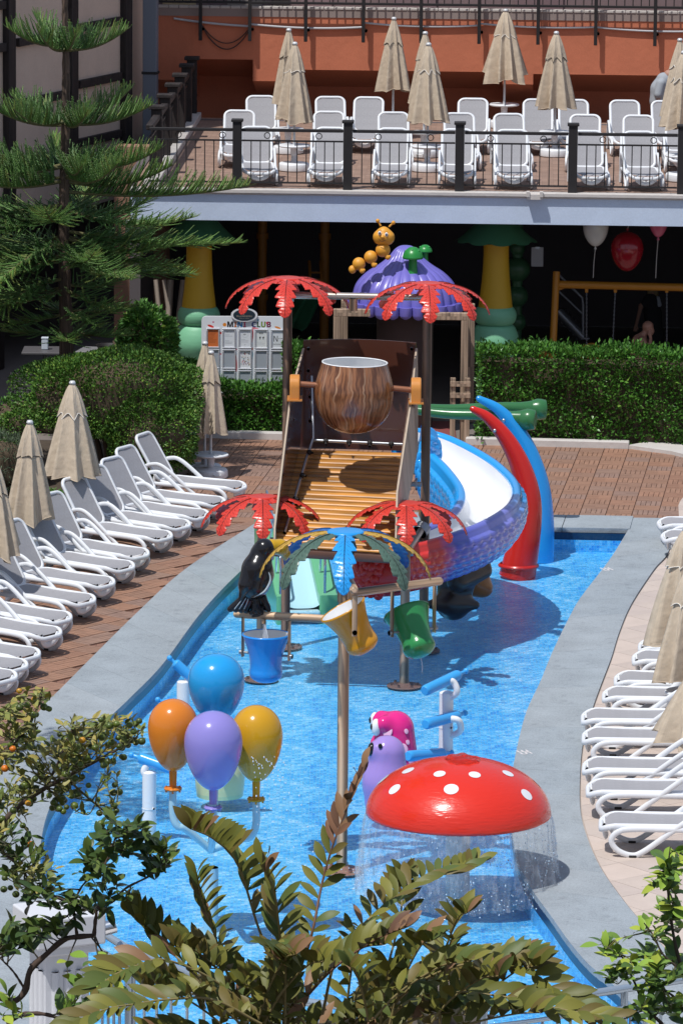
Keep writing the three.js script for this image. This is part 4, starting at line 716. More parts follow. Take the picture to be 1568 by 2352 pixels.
// palm crown of moulded fronds: a hub disc and fronds with lobed edges
function frondShape(R, droop, W, lobes, hub) {
  const n = 96, th = 0.009, pos = [], nor = [], uv = [], idx = [], C = [];
  const env = (s) => W * (0.5 + 0.5 * Math.sin(Math.PI * clamp(0.12 + s * 0.82, 0, 1))) * (s > 0.86 ? Math.sqrt(Math.max(0, 1 - ((s - 0.86) / 0.14) ** 2)) : 1);
  const half = (s) => { const k = s * lobes, f = k - Math.floor(k), l = env(s) * (s > 0.84 ? 0.8 : f < 0.88 ? 0.5 + 0.5 * (f / 0.88) ** 0.8 : lerp(1, 0.5, (f - 0.88) / 0.12)); return s < 0.08 ? lerp(hub * 0.4, l, s / 0.08) : l; };
  const fm = rad(84);
  for (let i = 0; i <= n; i++) { const s = i / n, a = s * fm, x = hub * 0.8 + (R - hub * 0.8) * Math.sin(a) / Math.sin(fm), y = -droop * (1 - Math.cos(a)) / (1 - Math.cos(fm)); C.push([x, y, a]); }
  for (const side of [1, -1]) for (let i = 0; i <= n; i++) {
    const [x, y] = C[i], s = i / n, [x0, y0] = C[Math.max(0, i - 1)], [x1, y1] = C[Math.min(n, i + 1)], L = Math.hypot(x1 - x0, y1 - y0), nx = -(y1 - y0) / L, ny = (x1 - x0) / L, w = half(s);
    for (let k = -3; k <= 3; k++) { const z = (k / 3) * w, f = -0.10 * Math.abs(z) + 0.006 * (1 - Math.abs(k / 3)) + 0.004 * Math.sin(s * 90 + Math.abs(k)) * (Math.abs(k) / 3) + side * th / 2; pos.push(x + nx * f, y + ny * f, z); uv.push(z, s); }
  }
  const m = 7, o = (n + 1) * m;
  for (let i = 0; i < n; i++) for (let k = 0; k < 6; k++) { const a = i * m + k; idx.push(a, a + 1, a + m, a + 1, a + m + 1, a + m); idx.push(o + a, o + a + m, o + a + 1, o + a + 1, o + a + m, o + a + m + 1); }
  for (let i = 0; i < n; i++) for (const k of [0, 6]) { const a = i * m + k, b = a + m; k ? idx.push(a, o + a, b, b, o + a, o + b) : idx.push(a, b, o + a, b, o + b, o + a); }
  const g = new THREE.BufferGeometry(); g.setAttribute('position', new THREE.Float32BufferAttribute(pos, 3)); g.setAttribute('uv', new THREE.Float32BufferAttribute(uv, 2)); g.setIndex(idx); g.computeVertexNormals();
  const rib = sweep(C.filter((_, i) => i > 4 && i % 3 === 0 && i < n - 1).map(([x, y, a]) => v3(x + Math.sin(a) * 0.010, y + Math.cos(a) * 0.012, 0)), (q) => 0.0075 * (1 - 0.5 * q), 5);
  const veins = []; for (let i = 8; i < n - 8; i += 6) for (const q of [-1, 1]) { const [x, y, a] = C[i], [x2, y2, a2] = C[Math.min(n, i + 8)], w = half(Math.min(1, (i + 6) / n)) * 0.6, lift = (z) => 0.007 - 0.10 * Math.abs(z); veins.push(sweep([v3(x + Math.sin(a) * 0.009, y + Math.cos(a) * 0.009, 0), v3(x2 + Math.sin(a2) * lift(w), y2 + Math.cos(a2) * lift(w), q * w)], 0.0032, 4)); }
  return [std(g), mg([rib, ...veins])];
}
function palmTop(parent, at, R, droop, n, tones, turn, hub = 0.20, W = 0.155) {
  const m = (c) => phy(c, 0.34, { clearcoat: 0.2, clearcoatRoughness: 0.2, specularIntensity: 0.6 });
  const [shape, rib] = frondShape(R, droop, W, 5, hub);
  const mats = new Map(), get = (c) => { const k = c.join(); if (!mats.has(k)) mats.set(k, [m(c), m(c.map((x) => x * 0.22))]); return mats.get(k); };
  const hubM = add('palm_crown', lathe([[0, 0.02], [hub * 0.9, 0.02], [hub, 0.005], [hub, -0.02], [hub * 0.8, -0.03], [0.06, -0.05], [0.05, -0.12], [0, -0.12]], 32), get(tones[0])[0], parent);
  hubM.position.copy(at); hubM.rotation.y = turn;
  for (let i = 0; i < n; i++) { const [a, b] = get(tones[i % tones.length]); const f = add('frond', shape, a, hubM); f.rotation.y = (i * 2 * Math.PI) / n; const r = new THREE.Mesh(rib, b); r.name = 'frond_rib'; r.castShadow = r.receiveShadow = true; r.rotation.y = f.rotation.y; hubM.add(r); }
  return hubM;
}
const red = [0.60, 0.045, 0.028];
// ---- play tower: four posts, back board, sloping slatted roof under a tipping coconut
{
  const t = thing('play_tower', 'four posted water play tower with red palm crowns and an orange slatted sloping roof', 'play tower');
  const foot = [[-1.10, -68.33], [0.89, -67.99], [-0.79, -70.55], [1.19, -70.37]], topY = [V(600, 1142, 68.33).y, V(930, 1157, 67.99).y, V(657, 640, 70.55).y, V(982, 652, 70.37).y];
  foot.forEach(([x, z], i) => {
    const p = add('post', cyl(v3(x, -0.36, z), v3(x, topY[i] - 0.05, z), 0.066, 0.066, 20), i < 2 ? M_poleMid : M_poleDark, t);
    add('base_flange', [lathe([[0, 0], [0.24, 0], [0.24, 0.025], [0.09, 0.03], [0.075, 0.06], [0, 0.06]], 24, x, -0.34, z), ...[0, 1, 2, 3, 4, 5].map((k) => cyl(v3(x + 0.19 * Math.cos(k), -0.32, z + 0.19 * Math.sin(k)), v3(x + 0.19 * Math.cos(k), -0.28, z + 0.19 * Math.sin(k)), 0.02))], mat([0.2, 0.1, 0.08], 0.7), p);
    add('collar', lathe([[0.066, 0], [0.085, 0], [0.085, 0.09], [0.066, 0.09]], 20, x, topY[i] - 0.2, z), M_bolt, p);
    palmTop(t, v3(x, topY[i], z), i < 2 ? 0.84 : 0.88, 0.44, 8, [red], rad([-88, -90, -92, -88][i]));
  });
  // sloping roof of half-round slats
  const a0 = V(634, 1255, 67.55), a1 = V(906, 1272, 67.35), b0 = V(688, 1034, 70.6), b1 = V(933, 1042, 70.45), N = 21;
  const M_slat = phy([0.72, 0.33, 0.07], 0.36, { map: again(tGrain, 0.9, 2.5), clearcoat: 0.3, clearcoatRoughness: 0.2 });
  const slope = b0.clone().sub(a0).normalize(), pitch = a0.distanceTo(b0) / N, across = a1.clone().sub(a0).normalize(), up = slope.clone().cross(across).normalize(); if (up.y < 0) up.negate();
  for (let i = 0; i < N; i++) { const q = (i + 0.5) / N, l = a0.clone().lerp(b0, q), r = a1.clone().lerp(b1, q); const g = sweep([l, r], [pitch * 0.47, 0.035], 12, { up, fixed: true }); const uv = g.attributes.uv; for (let k = 0; k < uv.count; k++) { const u = uv.getX(k); uv.setXY(k, uv.getY(k) * 0.12 + i * 0.31, u * 3 + i * 0.17); } add('roof_slat', g, M_slat, t); }
  const dn = up.clone().multiplyScalar(-0.045), M_brown = phy([0.16, 0.07, 0.045], 0.4, { map: again(tGrain, 1, 0.5) });
  add('roof_deck', slab([a0, a1, b1, b0].map((p) => p.clone().add(dn)), 0.05), M_brown, t);
  add('front_trim', sweep([a0.clone().add(v3(-0.03, -0.07, 0.07)), a1.clone().add(v3(0.03, -0.07, 0.07))], [0.025, 0.075], 4, { turn: Math.PI / 4, up: v3(0, 1, 0), fixed: true }), M_brown, t);
  // back board with a low arched top edge
  const c = [V(697, 781, 71.0), V(955, 787, 70.8), V(948, 1036, 70.8), V(690, 1028, 71.0)], edge = [];
  for (let i = 0; i <= 12; i++) { const q = i / 12; edge.push(c[0].clone().lerp(c[1], q).add(v3(0, 0.03 * Math.sin(q * Math.PI), 0))); }
  const M_back = phy([0.085, 0.030, 0.019], 0.22, { clearcoat: 0.6, clearcoatRoughness: 0.06 });
  add('back_board', slab([...edge, c[2], c[3]], 0.04), M_back, t);
  add('bolt', [[708, 800], [708, 850], [712, 910], [712, 965], [945, 800], [943, 900]].map(([x, y]) => { const p = V(x, y, 70.75); return cyl(p, p.clone().add(v3(0, 0, 0.08)), 0.022); }), M_bolt, t);
  // side boards
  const M_sideIn = M_back, M_sideOut = phy([0.55, 0.42, 0.33], 0.5, { map: again(tGrain, 1.1, 0.3) });
  const side = (q, m, name) => { add(name, slab(q, 0.035), m, t); };
  const L = [V(697, 800, 70.9), V(668, 905, 69.4), V(631, 1212, 67.5), V(631, 1262, 67.55), V(686, 1040, 70.7)], Rr = [V(956, 800, 70.7), V(946, 905, 69.2), V(912, 1130, 67.9), V(908, 1270, 67.35), V(938, 1130, 69.0), V(957, 1030, 70.5)];
  side(L, M_back, 'left_board'); side(Rr, M_sideOut, 'right_board');
  add('board_edge', [sweep([L[0], L[1], L[2], L[3]], [0.018, 0.004], 4), sweep([Rr[0], Rr[1], Rr[2], Rr[3]], [0.016, 0.004], 4)], mat([0.50, 0.40, 0.30], 0.6), t);
  // water pipe with nozzles along the inside
  const pipe = [V(712, 870, 70.6), V(716, 1012, 70.3), V(700, 1060, 69.8), V(662, 1190, 68.3), V(650, 1230, 67.9)];
  add('water_pipe', sweep(pipe.map((p) => p.clone().add(v3(0.02, 0.05, 0.06))), 0.022, 8), M.steel, t);
  add('water_pipe', sweep([V(716, 1012, 70.4), V(930, 1022, 70.3)].map((p) => p.add(v3(0, 0.02, 0.08))), 0.022, 8), M.steel, t);
  for (const q of [0.15, 0.4, 0.62, 0.85]) { const p = V(716, 1012, 70.4).lerp(V(930, 1022, 70.3), q).add(v3(0, 0.02, 0.1)); add('nozzle', [sph(0.04, p.x, p.y, p.z, [1, 1, 1], 10), cyl(p, p.clone().add(v3(0, -0.04, 0.08)), 0.015)], M.black, t); }
  for (const q of [0.2, 0.5, 0.8]) { const p = pipe[1].clone().lerp(pipe[3], q).add(v3(0.03, 0.06, 0.06)); add('nozzle', [sph(0.04, p.x, p.y, p.z, [1, 1, 1], 10), cyl(p, p.clone().add(v3(0.05, 0, 0.05)), 0.015)], M.black, t); }
  // top bar between the rear palms, with an outlet over the coconut
  const l = V(680, 678, 70.5), r = V(945, 683, 70.3);
  add('top_bar', cyl(v3(-0.79, l.y, -70.5), v3(1.19, r.y, -70.3), 0.05, 0.05, 16), phy([0.5, 0.42, 0.36], 0.2, { metalness: 0.6 }), t);
  { const p = V(811, 686, 70.4); add('outlet', [cyl(p, p.clone().add(v3(0, -0.17, 0)), 0.06)], M_poleMid, t); }
  for (const x of [-0.79, 1.19]) add('bar_clamp', [cyl(v3(x - 0.09, l.y, -70.46), v3(x + 0.09, l.y, -70.46), 0.085, 0.085, 14)], M_bolt, t);
  // knee brace and roof joints by the right front post
  const k0 = V(968, 1215, 70.3), k1 = V(920, 1290, 68.2); add('brace', cyl(k0, k1, 0.05, 0.05, 14), M_poleMid, t); add('brace_flange', [cyl(k0.clone().add(v3(0.03, 0.03, -0.04)), k0.clone().add(v3(-0.03, -0.04, 0.05)), 0.11, 0.11, 16)], M_bolt, t);
  for (const [x, y, d] of [[945, 1112, 69.6], [925, 1272, 68.1], [640, 1240, 68.2]]) { const p = V(x, y, d); add('roof_clamp', [cyl(p.clone().add(v3(-0.12, 0, 0)), p.clone().add(v3(0.14, 0, 0)), 0.035), cyl(p.clone().add(v3(-0.04, 0, 0)), p.clone().add(v3(-0.01, 0, 0)), 0.09, 0.09, 14), cyl(p.clone().add(v3(0.05, 0, 0)), p.clone().add(v3(0.08, 0, 0)), 0.09, 0.09, 14)], M_bolt, t); }
  // bearings that carry the axle
  const M_or = gloss([0.60, 0.24, 0.05], 0.22);
  for (const [x, y, d, s] of [[677, 890, 69.3, -1], [955, 897, 69.2, 1]]) {
    const p = V(x, y, d), sh = new THREE.Shape(); sh.moveTo(-0.15, -0.13); sh.lineTo(0.15, -0.13); sh.lineTo(0.15, 0.02); sh.absarc(0, 0.02, 0.15, 0, Math.PI); sh.lineTo(-0.15, -0.13);
    const b = add('bearing', mv(std(new THREE.ExtrudeGeometry(sh, { depth: 0.10, bevelEnabled: true, bevelSize: 0.015, bevelThickness: 0.02, bevelSegments: 2 })), p.x - 0.05, p.y, p.z, 0, Math.PI / 2), M_or, t);
    add('bearing_plate', [box(0.21, 0.02, 0.4, p.x, p.y - 0.155, p.z)], M_or, b);
    add('bracket', slab([v3(p.x - 0.02, p.y - 0.16, p.z + 0.12), v3(p.x - 0.02, p.y - 0.16, p.z - 1.1), v3(p.x - 0.02, p.y - 0.45, p.z - 1.1)], 0.03), M_brown, t);
  }
}
// ---- tipping coconut on its axle
{
  const at = V(813, 888, 69.25), t = thing('coconut_bucket', 'big brown coconut shaped tipping bucket with a white inside, high on the play tower', 'tipping bucket', at), k = 1 / 163.5;
  const hair = tex(1024, 512, (u, v) => { const w = Math.sin(v * 34 + 5 * fbm(u, v, 6, 3, 71)) * 0.006 + (fbm(u, v, 8, 3, 72) - 0.5) * 0.06, a = fbm(u + w, v * 0.15, 48, 3, 73), b = fbm(u + w * 1.2, v * 0.08 + 0.3, 26, 2, 74); const s = clamp((a - 0.5) * 3 + 0.5, 0, 1), h = clamp((b - 0.66) * 7, 0, 1) * 0.38; return [lerp(lerp(0.12, 0.30, s), 0.62, h), lerp(lerp(0.045, 0.125, s), 0.42, h), lerp(lerp(0.02, 0.055, s), 0.27, h)]; }, true);
  const prof = smooth2([[75, 56], [83, 30], [89, 5], [90.5, -15], [88, -38], [80, -64], [64, -86], [42, -100], [20, -106], [0, -107]], 40).map(([r, y]) => [r * k, y * k * 1.0]);
  const g = lathe(prof, 64), uv = g.attributes.uv; for (let i = 0; i < uv.count; i++) uv.setXY(i, uv.getX(i) * 3, uv.getY(i));
  add('shell', g, phy([1, 1, 1], 0.24, { map: hair, clearcoat: 0.3, clearcoatRoughness: 0.12 }), t);
  add('inside', lathe(prof.filter((_, i) => i < 38).map(([r, y]) => [Math.max(r - 0.014, 0.001), y + 0.003]), 48), gloss([0.80, 0.81, 0.82], 0.3), t);
  add('rim', lathe([[prof[0][0] - 0.015, prof[0][1] - 0.002], [prof[0][0] - 0.013, prof[0][1] + 0.008], [prof[0][0] + 0.002, prof[0][1] + 0.008], [prof[0][0] + 0.003, prof[0][1] - 0.002]], 48), gloss([0.80, 0.81, 0.82], 0.3), t);
  const M_ax = mat([0.30, 0.12, 0.06], 0.35, { metalness: 0.3 });
  add('axle', cyl(v3(-0.82, 0.02, 0), v3(-0.5, 0.005, 0), 0.042, 0.042, 14), M_ax, t); add('axle', cyl(v3(0.5, -0.005, 0), v3(0.86, -0.03, 0), 0.042, 0.042, 14), M_ax, t);
  t.rotation.z = -0.018;
}
// ---- bucket tree in front: tan post, painted palm, three arms
const treeAt = v3(0.04, 0, -57.72);
{
  const t = thing('bucket_tree', 'tan timber look post carrying a palm of blue, green and yellow fronds and three arms', 'play post'), blue = [0.02, 0.30, 0.72], green = [0.075, 0.13, 0.10], yellow = [0.50, 0.30, 0.045], navy = [0.01, 0.12, 0.42], dkg = [0.02, 0.045, 0.03];
  const topP = V(793, 1222, 57.72), post = cyl(v3(treeAt.x, -0.36, treeAt.z), v3(treeAt.x, topP.y, treeAt.z), 0.066, 0.066, 24);
  const p = add('post', post, M_poleTan, t);
  add('base_flange', [lathe([[0, 0], [0.25, 0], [0.25, 0.03], [0.1, 0.035], [0.075, 0.08], [0, 0.08]], 24, treeAt.x, -0.34, treeAt.z), ...[0, 1, 2, 3, 4, 5].map((k) => cyl(v3(treeAt.x + 0.19 * Math.cos(k), -0.32, treeAt.z + 0.19 * Math.sin(k)), v3(treeAt.x + 0.19 * Math.cos(k), -0.27, treeAt.z + 0.19 * Math.sin(k)), 0.022))], mat([0.34, 0.15, 0.10], 0.7), p);
  palmTop(t, v3(treeAt.x + 0.01, topP.y, treeAt.z), 1.0, 0.56, 8, [blue, green, yellow, navy, dkg, navy, yellow, green], rad(-91), 0.22, 0.145);
  const capped = (a, b, r, name) => { const d = b.clone().sub(a).normalize(); const g = sweep([a, b, b.clone().addScaledVector(d, r * 0.5), b.clone().addScaledVector(d, r * 0.85)], (q) => (q < 0.6 ? r : q < 0.9 ? r * 0.88 : r * 0.5), 16, { fit: true }); add(name, g, M_poleTan, t); };
  capped(v3(treeAt.x - 0.02, V(784, 1424, 57.72).y, treeAt.z), V(545, 1410, 58.2), 0.05, 'arm');
  capped(v3(treeAt.x + 0.02, V(786, 1364, 57.72).y, treeAt.z), V(1008, 1335, 58.4), 0.05, 'arm');
  capped(v3(treeAt.x, V(788, 1312, 57.72).y, treeAt.z), V(812, 1354, 56.75), 0.052, 'arm');
  for (const y of [1424, 1364, 1312]) add('arm_socket', lathe([[0.066, -0.09], [0.078, -0.09], [0.078, 0.09], [0.066, 0.09]], 20, treeAt.x, V(784, y, 57.72).y, treeAt.z), M_poleTan, p);
}
// hanging bell buckets
function bell(name, label, at, tone, tilt, axis, hangs, lift) {   // at: pivot point; hangs: where the two straps meet the arm
  const t = thing(name, label, 'tipping bucket', at, 0, undefined), k = 1.02;
  const prof = smooth2([[0.276, 0.235], [0.262, 0.195], [0.230, 0.11], [0.202, 0.01], [0.186, -0.09], [0.186, -0.16], [0.193, -0.22], [0.178, -0.27], [0.12, -0.315], [0.05, -0.33], [0, -0.332]], 44).map(([r, y]) => [r * k, y * k]);
  const q = new THREE.Quaternion().setFromAxisAngle(axis.clone().normalize(), tilt), turn = (g) => g.applyQuaternion(q);
  add('shell', turn(lathe(prof, 48)), gloss(tone, 0.18), t);
  add('inside', turn(lathe(prof.filter((_, i) => i < 43).map(([r, y]) => [Math.max(r - 0.012, 0.001), y + 0.004]), 48)), gloss([0.80, 0.81, 0.82], 0.3), t);
  add('rim', turn(lathe([[prof[0][0] - 0.013, prof[0][1]], [prof[0][0] - 0.01, prof[0][1] + 0.012], [prof[0][0] + 0.004, prof[0][1] + 0.012], [prof[0][0] + 0.006, prof[0][1] - 0.006]], 48)), gloss(tone.map((c) => c), 0.2), t);
  hangs.forEach(([top, s]) => {
    const a = top.clone().sub(at), dir = axis.clone().normalize().multiplyScalar(s), b = dir.clone().multiplyScalar(0.295).add(v3(0, -0.05, 0));
    a.x = b.x; a.z = b.z;
    const st = add('strap', sweep([a, b], [0.042, 0.012], 4, { turn: Math.PI / 4, up: dir.clone(), fixed: true }), M_poleTan, t);
    add('pivot', [cyl(dir.clone().multiplyScalar(0.19), dir.clone().multiplyScalar(0.33), 0.016), cyl(dir.clone().multiplyScalar(0.30), dir.clone().multiplyScalar(0.335), 0.03)], M_bolt, st);
  });
  return t;
}
{
  const lArm = V(545, 1410, 58.2), rArm = V(1008, 1335, 58.4), fArm = V(812, 1354, 56.75);
  const dirL = lArm.clone().sub(treeAt).setY(0).normalize(), dirR = rArm.clone().sub(treeAt).setY(0).normalize(), dirF = fArm.clone().sub(treeAt).setY(0).normalize();
  bell('blue_bucket', 'blue bell shaped bucket hanging upright from the left arm', V(611, 1503, 58.05), [0.018, 0.27, 0.76], 0, dirL, [[V(555, 1418, 58.1), 1], [V(668, 1424, 58.0), -1]]);
  bell('yellow_bucket', 'mustard yellow bucket tipped to the left, hanging from the front arm', V(810, 1440, 57.05), [0.60, 0.27, 0.012], rad(29), v3(0, 0, 1).lerp(dirF, 0.6), [[V(812, 1366, 56.8), 1], [V(800, 1345, 57.3), -1]]);
  bell('green_bucket', 'green bucket tipped away with its dripping bottom forward, on the right arm', V(948, 1448, 58.3), [0.03, 0.25, 0.075], rad(-38), dirR, [[V(998, 1345, 58.4), 1], [V(898, 1358, 58.1), -1]]);
}
{   // water running from a spout on the left arm into the blue bucket, and dripping from the green one
  const R = rng(44), a = V(606, 1428, 58.05), b = V(609, 1486, 58.02), c = V(966, 1512, 58.15), d = V(968, 1546, 58.15), wtr = phy([0.95, 0.97, 1], 0.06, { transmission: 0.75, thickness: 0, ior: 1.33 }), s = thing('water_stream', 'clear stream of water falling from the left arm into the blue bucket', 'water');
  add('stream', [-0.03, -0.01, 0.015, 0.035].map((x) => sweep(spl([a, a.clone().lerp(b, 0.5).add(v3(x * 0.7 + 0.01, 0, x)), b.clone().add(v3(x, -0.02, x))], 14), (q) => 0.009 + 0.003 * Math.sin(q * 30 + x * 90), 6)), wtr, s); add('spout', cyl(a.clone().add(v3(0, 0.04, 0)), a.clone().add(v3(0.0, -0.02, 0)), 0.025), M_poleTan, s); s.userData.kind = 'stuff';
  const e = thing('water_drip', 'thin drip of water falling from the green bucket', 'water'); add('drip', [sweep(spl([c, c.clone().lerp(d, 0.5).add(v3(0.012, 0, 0)), d], 12), (q) => 0.006 + 0.003 * Math.sin(q * 40), 6)], wtr, e); e.userData.kind = 'stuff';
}
// ---- toucan figure on the left arm, seen from behind
{
  const at = V(592, 1404, 58.1), t = thing('toucan_figure', 'black toucan figure with a yellow beak perched on the left arm', 'bird figure', at), s = 1 / 193.5, B = (x, y, z, x2, y2, z2, r, r2) => [x * s, y * s, z * s, x2 * s, y2 * s, z2 * s, r * s, r2 * s];
  const ink = gloss([0.011, 0.010, 0.012], 0.14), white = mat([0.45, 0.54, 0.60], 0.4);
  const bodyG = body([B(8, 134, -4, 14, 146, 0, 25, 24), B(8, 134, -4, -2, 100, 6, 22, 31), B(-2, 100, 6, -12, 62, 8, 35, 33), B(-12, 62, 8, -24, 36, 2, 29, 14), B(8, 84, -4, 0, 60, -8, 29, 27)], 0.012, 0.05);
  add('torso', bodyG, ink, t);
  add('wing', body([B(-22, 102, 20, -26, 66, 26, 14, 17), B(-26, 66, 26, -38, 34, 20, 16, 6)], 0.011, 0.04), ink, t);
  add('wing', body([B(17, 102, 14, 14, 70, 18, 12, 15), B(14, 70, 18, 0, 38, 14, 13, 5)], 0.011, 0.04), ink, t);
  const tail = []; for (let i = 0; i < 4; i++) { const a = -30 - i * 0; tail.push(B(-24 + i * 4, 40, 8 - i * 2, -62 + i * 12, 7 - i * 1.5, 12 - i * 3, 9, 7.5)); }
  add('tail', body(tail, 0.009, 0.012), ink, t);
  for (let i = 0; i < 3; i++) add('tail_stripe', sweep(spl([[(-30 + i * 5) * s, 38 * s, 20 * s], [(-43 + i * 9) * s, 22 * s, (22 - i) * s], [(-53 + i * 11) * s, 8 * s, (18 - i * 2) * s]], 10), 0.005, 6), white, t);
  add('wing_stripe', sweep(spl([[22 * s, 104 * s, 28 * s], [29 * s, 80 * s, 30 * s], [16 * s, 54 * s, 34 * s], [-8 * s, 40 * s, 32 * s]], 16), (q) => 0.003 + 0.009 * Math.sin(q * Math.PI), 8), white, t);
  add('beak', body([B(30, 150, -8, 50, 146, -22, 17, 18), B(50, 146, -22, 62, 128, -34, 17, 11), B(62, 128, -34, 62, 116, -38, 10, 5)], 0.01, 0.03), gloss([0.56, 0.32, 0.012], 0.18), t);
  add('face', body([B(27, 138, 4, 29, 126, 2, 11, 8)], 0.008, 0.01), mat([0.45, 0.47, 0.5], 0.35), t);
  add('eye', sph(5.5 * s, 31 * s, 139 * s, 11 * s, [1, 1.3, 1], 14), ink, t);
  add('foot', body([B(-8, 26, 0, -4, 8, 2, 12, 12), B(-4, 8, 6, -14, -1, 14, 8, 6), B(-4, 8, 6, 6, -1, 14, 8, 6), B(12, 30, -4, 20, 10, -2, 9, 8), B(20, 10, -2, 26, 4, 4, 8, 5)], 0.01, 0.03), ink, t);
  add('perch_clamp', [lathe([[0.055, -0.07], [0.075, -0.07], [0.075, 0.07], [0.055, 0.07]], 16)].map((g) => mv(g, 0.0, -0.0, 0, 0, 0, Math.PI / 2)), M.black, t);
}
// ---- curved serpent slide
{
  const t = thing('serpent_slide', 'curved white water slide with scaled sides going from blue through violet to red', 'water slide');
  const C = [[940, 1022, 74.6], [980, 1052, 74.8], [1030, 1086, 74.5], [1082, 1128, 73.8], [1118, 1176, 72.8], [1112, 1218, 71.8], [1068, 1252, 71.0], [1004, 1278, 70.3], [940, 1294, 69.9], [890, 1306, 69.7]].map((p) => V(...p));
  const P = spl(C, 200), n = P.length, T = P.map((p, i) => P[Math.min(n - 1, i + 1)].clone().sub(P[Math.max(0, i - 1)]).normalize());
  // outward side of the bend
  const S = T.map((d) => v3(d.z, 0, -d.x).normalize().negate());
  if (S[80].x < 0) S.forEach((v) => v.negate());
  const ring = (f, m) => { const pos = [], col = [], idx = [], uv = []; for (let i = 0; i < n; i++) for (let j = 0; j <= m; j++) { const [a, h, c] = f(i / (n - 1), j / m, i); pos.push(P[i].x + S[i].x * a, P[i].y + h, P[i].z + S[i].z * a); if (c) col.push(...c); uv.push(i * 0.04, j * 0.05); } for (let i = 0; i < n - 1; i++) for (let j = 0; j < m; j++) { const a = i * (m + 1) + j, b = a + m + 1; idx.push(a, b, a + 1, a + 1, b, b + 1); } const g = new THREE.BufferGeometry(); g.setAttribute('position', new THREE.Float32BufferAttribute(pos, 3)); g.setAttribute('uv', new THREE.Float32BufferAttribute(uv, 2)); if (c0(col)) g.setAttribute('color', new THREE.Float32BufferAttribute(col, 3)); g.setIndex(idx); g.computeVertexNormals(); return std(g); };
  const c0 = (c) => c.length > 0;
  const bank = (s) => 0.02 + 0.10 * Math.sin(Math.PI * clamp((s - 0.12) / 0.75, 0, 1));        // the outer wall rises in the bend
  const wid = (s) => 0.255 + 0.075 * Math.sin(Math.PI * clamp((s - 0.2) / 0.6, 0, 1));
  add('channel', ring((s, v) => { const w = wid(s), a = lerp(-1, 1, v), x = Math.sign(a) * w * Math.abs(Math.sin((a * Math.PI) / 2)) ** 0.8, h = 0.30 * (1 - Math.cos((a * Math.PI) / 2)) ** 1.3 + (a > 0 ? bank(s) * a ** 2 * 0.8 : 0); return [x, h]; }, 20), gloss([0.80, 0.81, 0.83], 0.2), t);
  const tone = (s) => { const st = [[0, [0.02, 0.33, 0.78]], [0.50, [0.02, 0.33, 0.78]], [0.60, [0.20, 0.21, 0.60]], [0.72, [0.14, 0.155, 0.55]], [0.80, [0.06, 0.075, 0.42]], [0.85, [0.62, 0.03, 0.02]], [1, [0.62, 0.03, 0.02]]]; for (let i = 1; i < st.length; i++) if (s <= st[i][0]) { const q = (s - st[i - 1][0]) / (st[i][0] - st[i - 1][0]); return st[i][1].map((c, k) => lerp(st[i - 1][1][k], c, q)); } return st[6][1]; };  // the darkest violet stop carries the shadow along the lower bend
  const scale = (s, v) => { const L = s * 36, W = v * 5.5, row = Math.round(W), fx = L - (row & 1) * 0.5, k = fx - Math.round(fx), y = W - row, d = Math.hypot(k, y * 0.8); return Math.sqrt(Math.max(0, 1 - (d / 0.62) ** 2)); };
  const flank = (sign) => ring((s, v) => {
    const w = wid(s), top = 0.30 + (sign > 0 ? bank(s) * 0.8 : 0), r = 0.075, deep = sign > 0 ? 0.66 : 0.66 + 0.3 * Math.sin(Math.PI * clamp(s / 0.5, 0, 1));
    let a, h;
    if (v < 0.3) { const q = (v / 0.3) * Math.PI; a = w + r - r * Math.cos(q); h = top + r * Math.sin(q) * 0.85; }
    else { const q = (v - 0.3) / 0.7; const bump = q > 0.12 && q < 0.97 ? 0.055 * scale(s, q) : 0; a = w + 2 * r + 0.09 * Math.sin(q * Math.PI * 0.9) - 0.20 * q * q + bump; h = top - deep * q - 0.0; }
    return [sign * a, h, tone(s)];
  }, 64);
  const paint = phy([1, 1, 1], 0.16, { vertexColors: true, clearcoat: 0.6, clearcoatRoughness: 0.08 });
  add('scaled_side', flank(1), paint, t); add('scaled_side', flank(-1), paint, t);
  add('underside', ring((s, v) => { const w = wid(s) + 0.02, top = lerp(-0.31, -0.30 + bank(s) * 0.8, v); return [lerp(-w, w, v), top - 0.06 * Math.sin(v * Math.PI)]; }, 8), gloss([0.16, 0.07, 0.02], 0.3), t);
  // rounded red end
  const e = P[n - 1], M_red = gloss([0.55, 0.025, 0.02], 0.16), g = [];
  const R = rng(9);
  add('tail_end', body([[e.x + 0.1, e.y - 0.05, e.z - 0.1, e.x - 0.18, e.y - 0.08, e.z - 0.05, 0.36, 0.34]], 0.03, 0.05), M_red, t);
  const lumps = []; for (let i = 0; i < 46; i++) { const a = Math.PI * (0.15 + 0.9 * R()) , b = (R() - 0.5) * 2.2; const d = v3(-Math.sin(a) * Math.cos(b) * 0.9, Math.sin(b) * 0.9, Math.cos(a) * -1 * Math.cos(b)).normalize(); const z = e.clone().add(v3(-0.12, -0.07, -0.06)).addScaledVector(d, 0.345); lumps.push(sph(0.075, z.x, z.y, z.z, [1, 1, 0.9], 10)); }
  add('scale', lumps, M_red, t, STUFF);
  // trunk and roots under the slide
  const w = (x, y, d) => { const p = V(x, y, d); return [p.x, p.y, p.z]; }, trunkM = gloss([0.035, 0.022, 0.018], 0.3), rootM = gloss([0.33, 0.115, 0.025], 0.2);
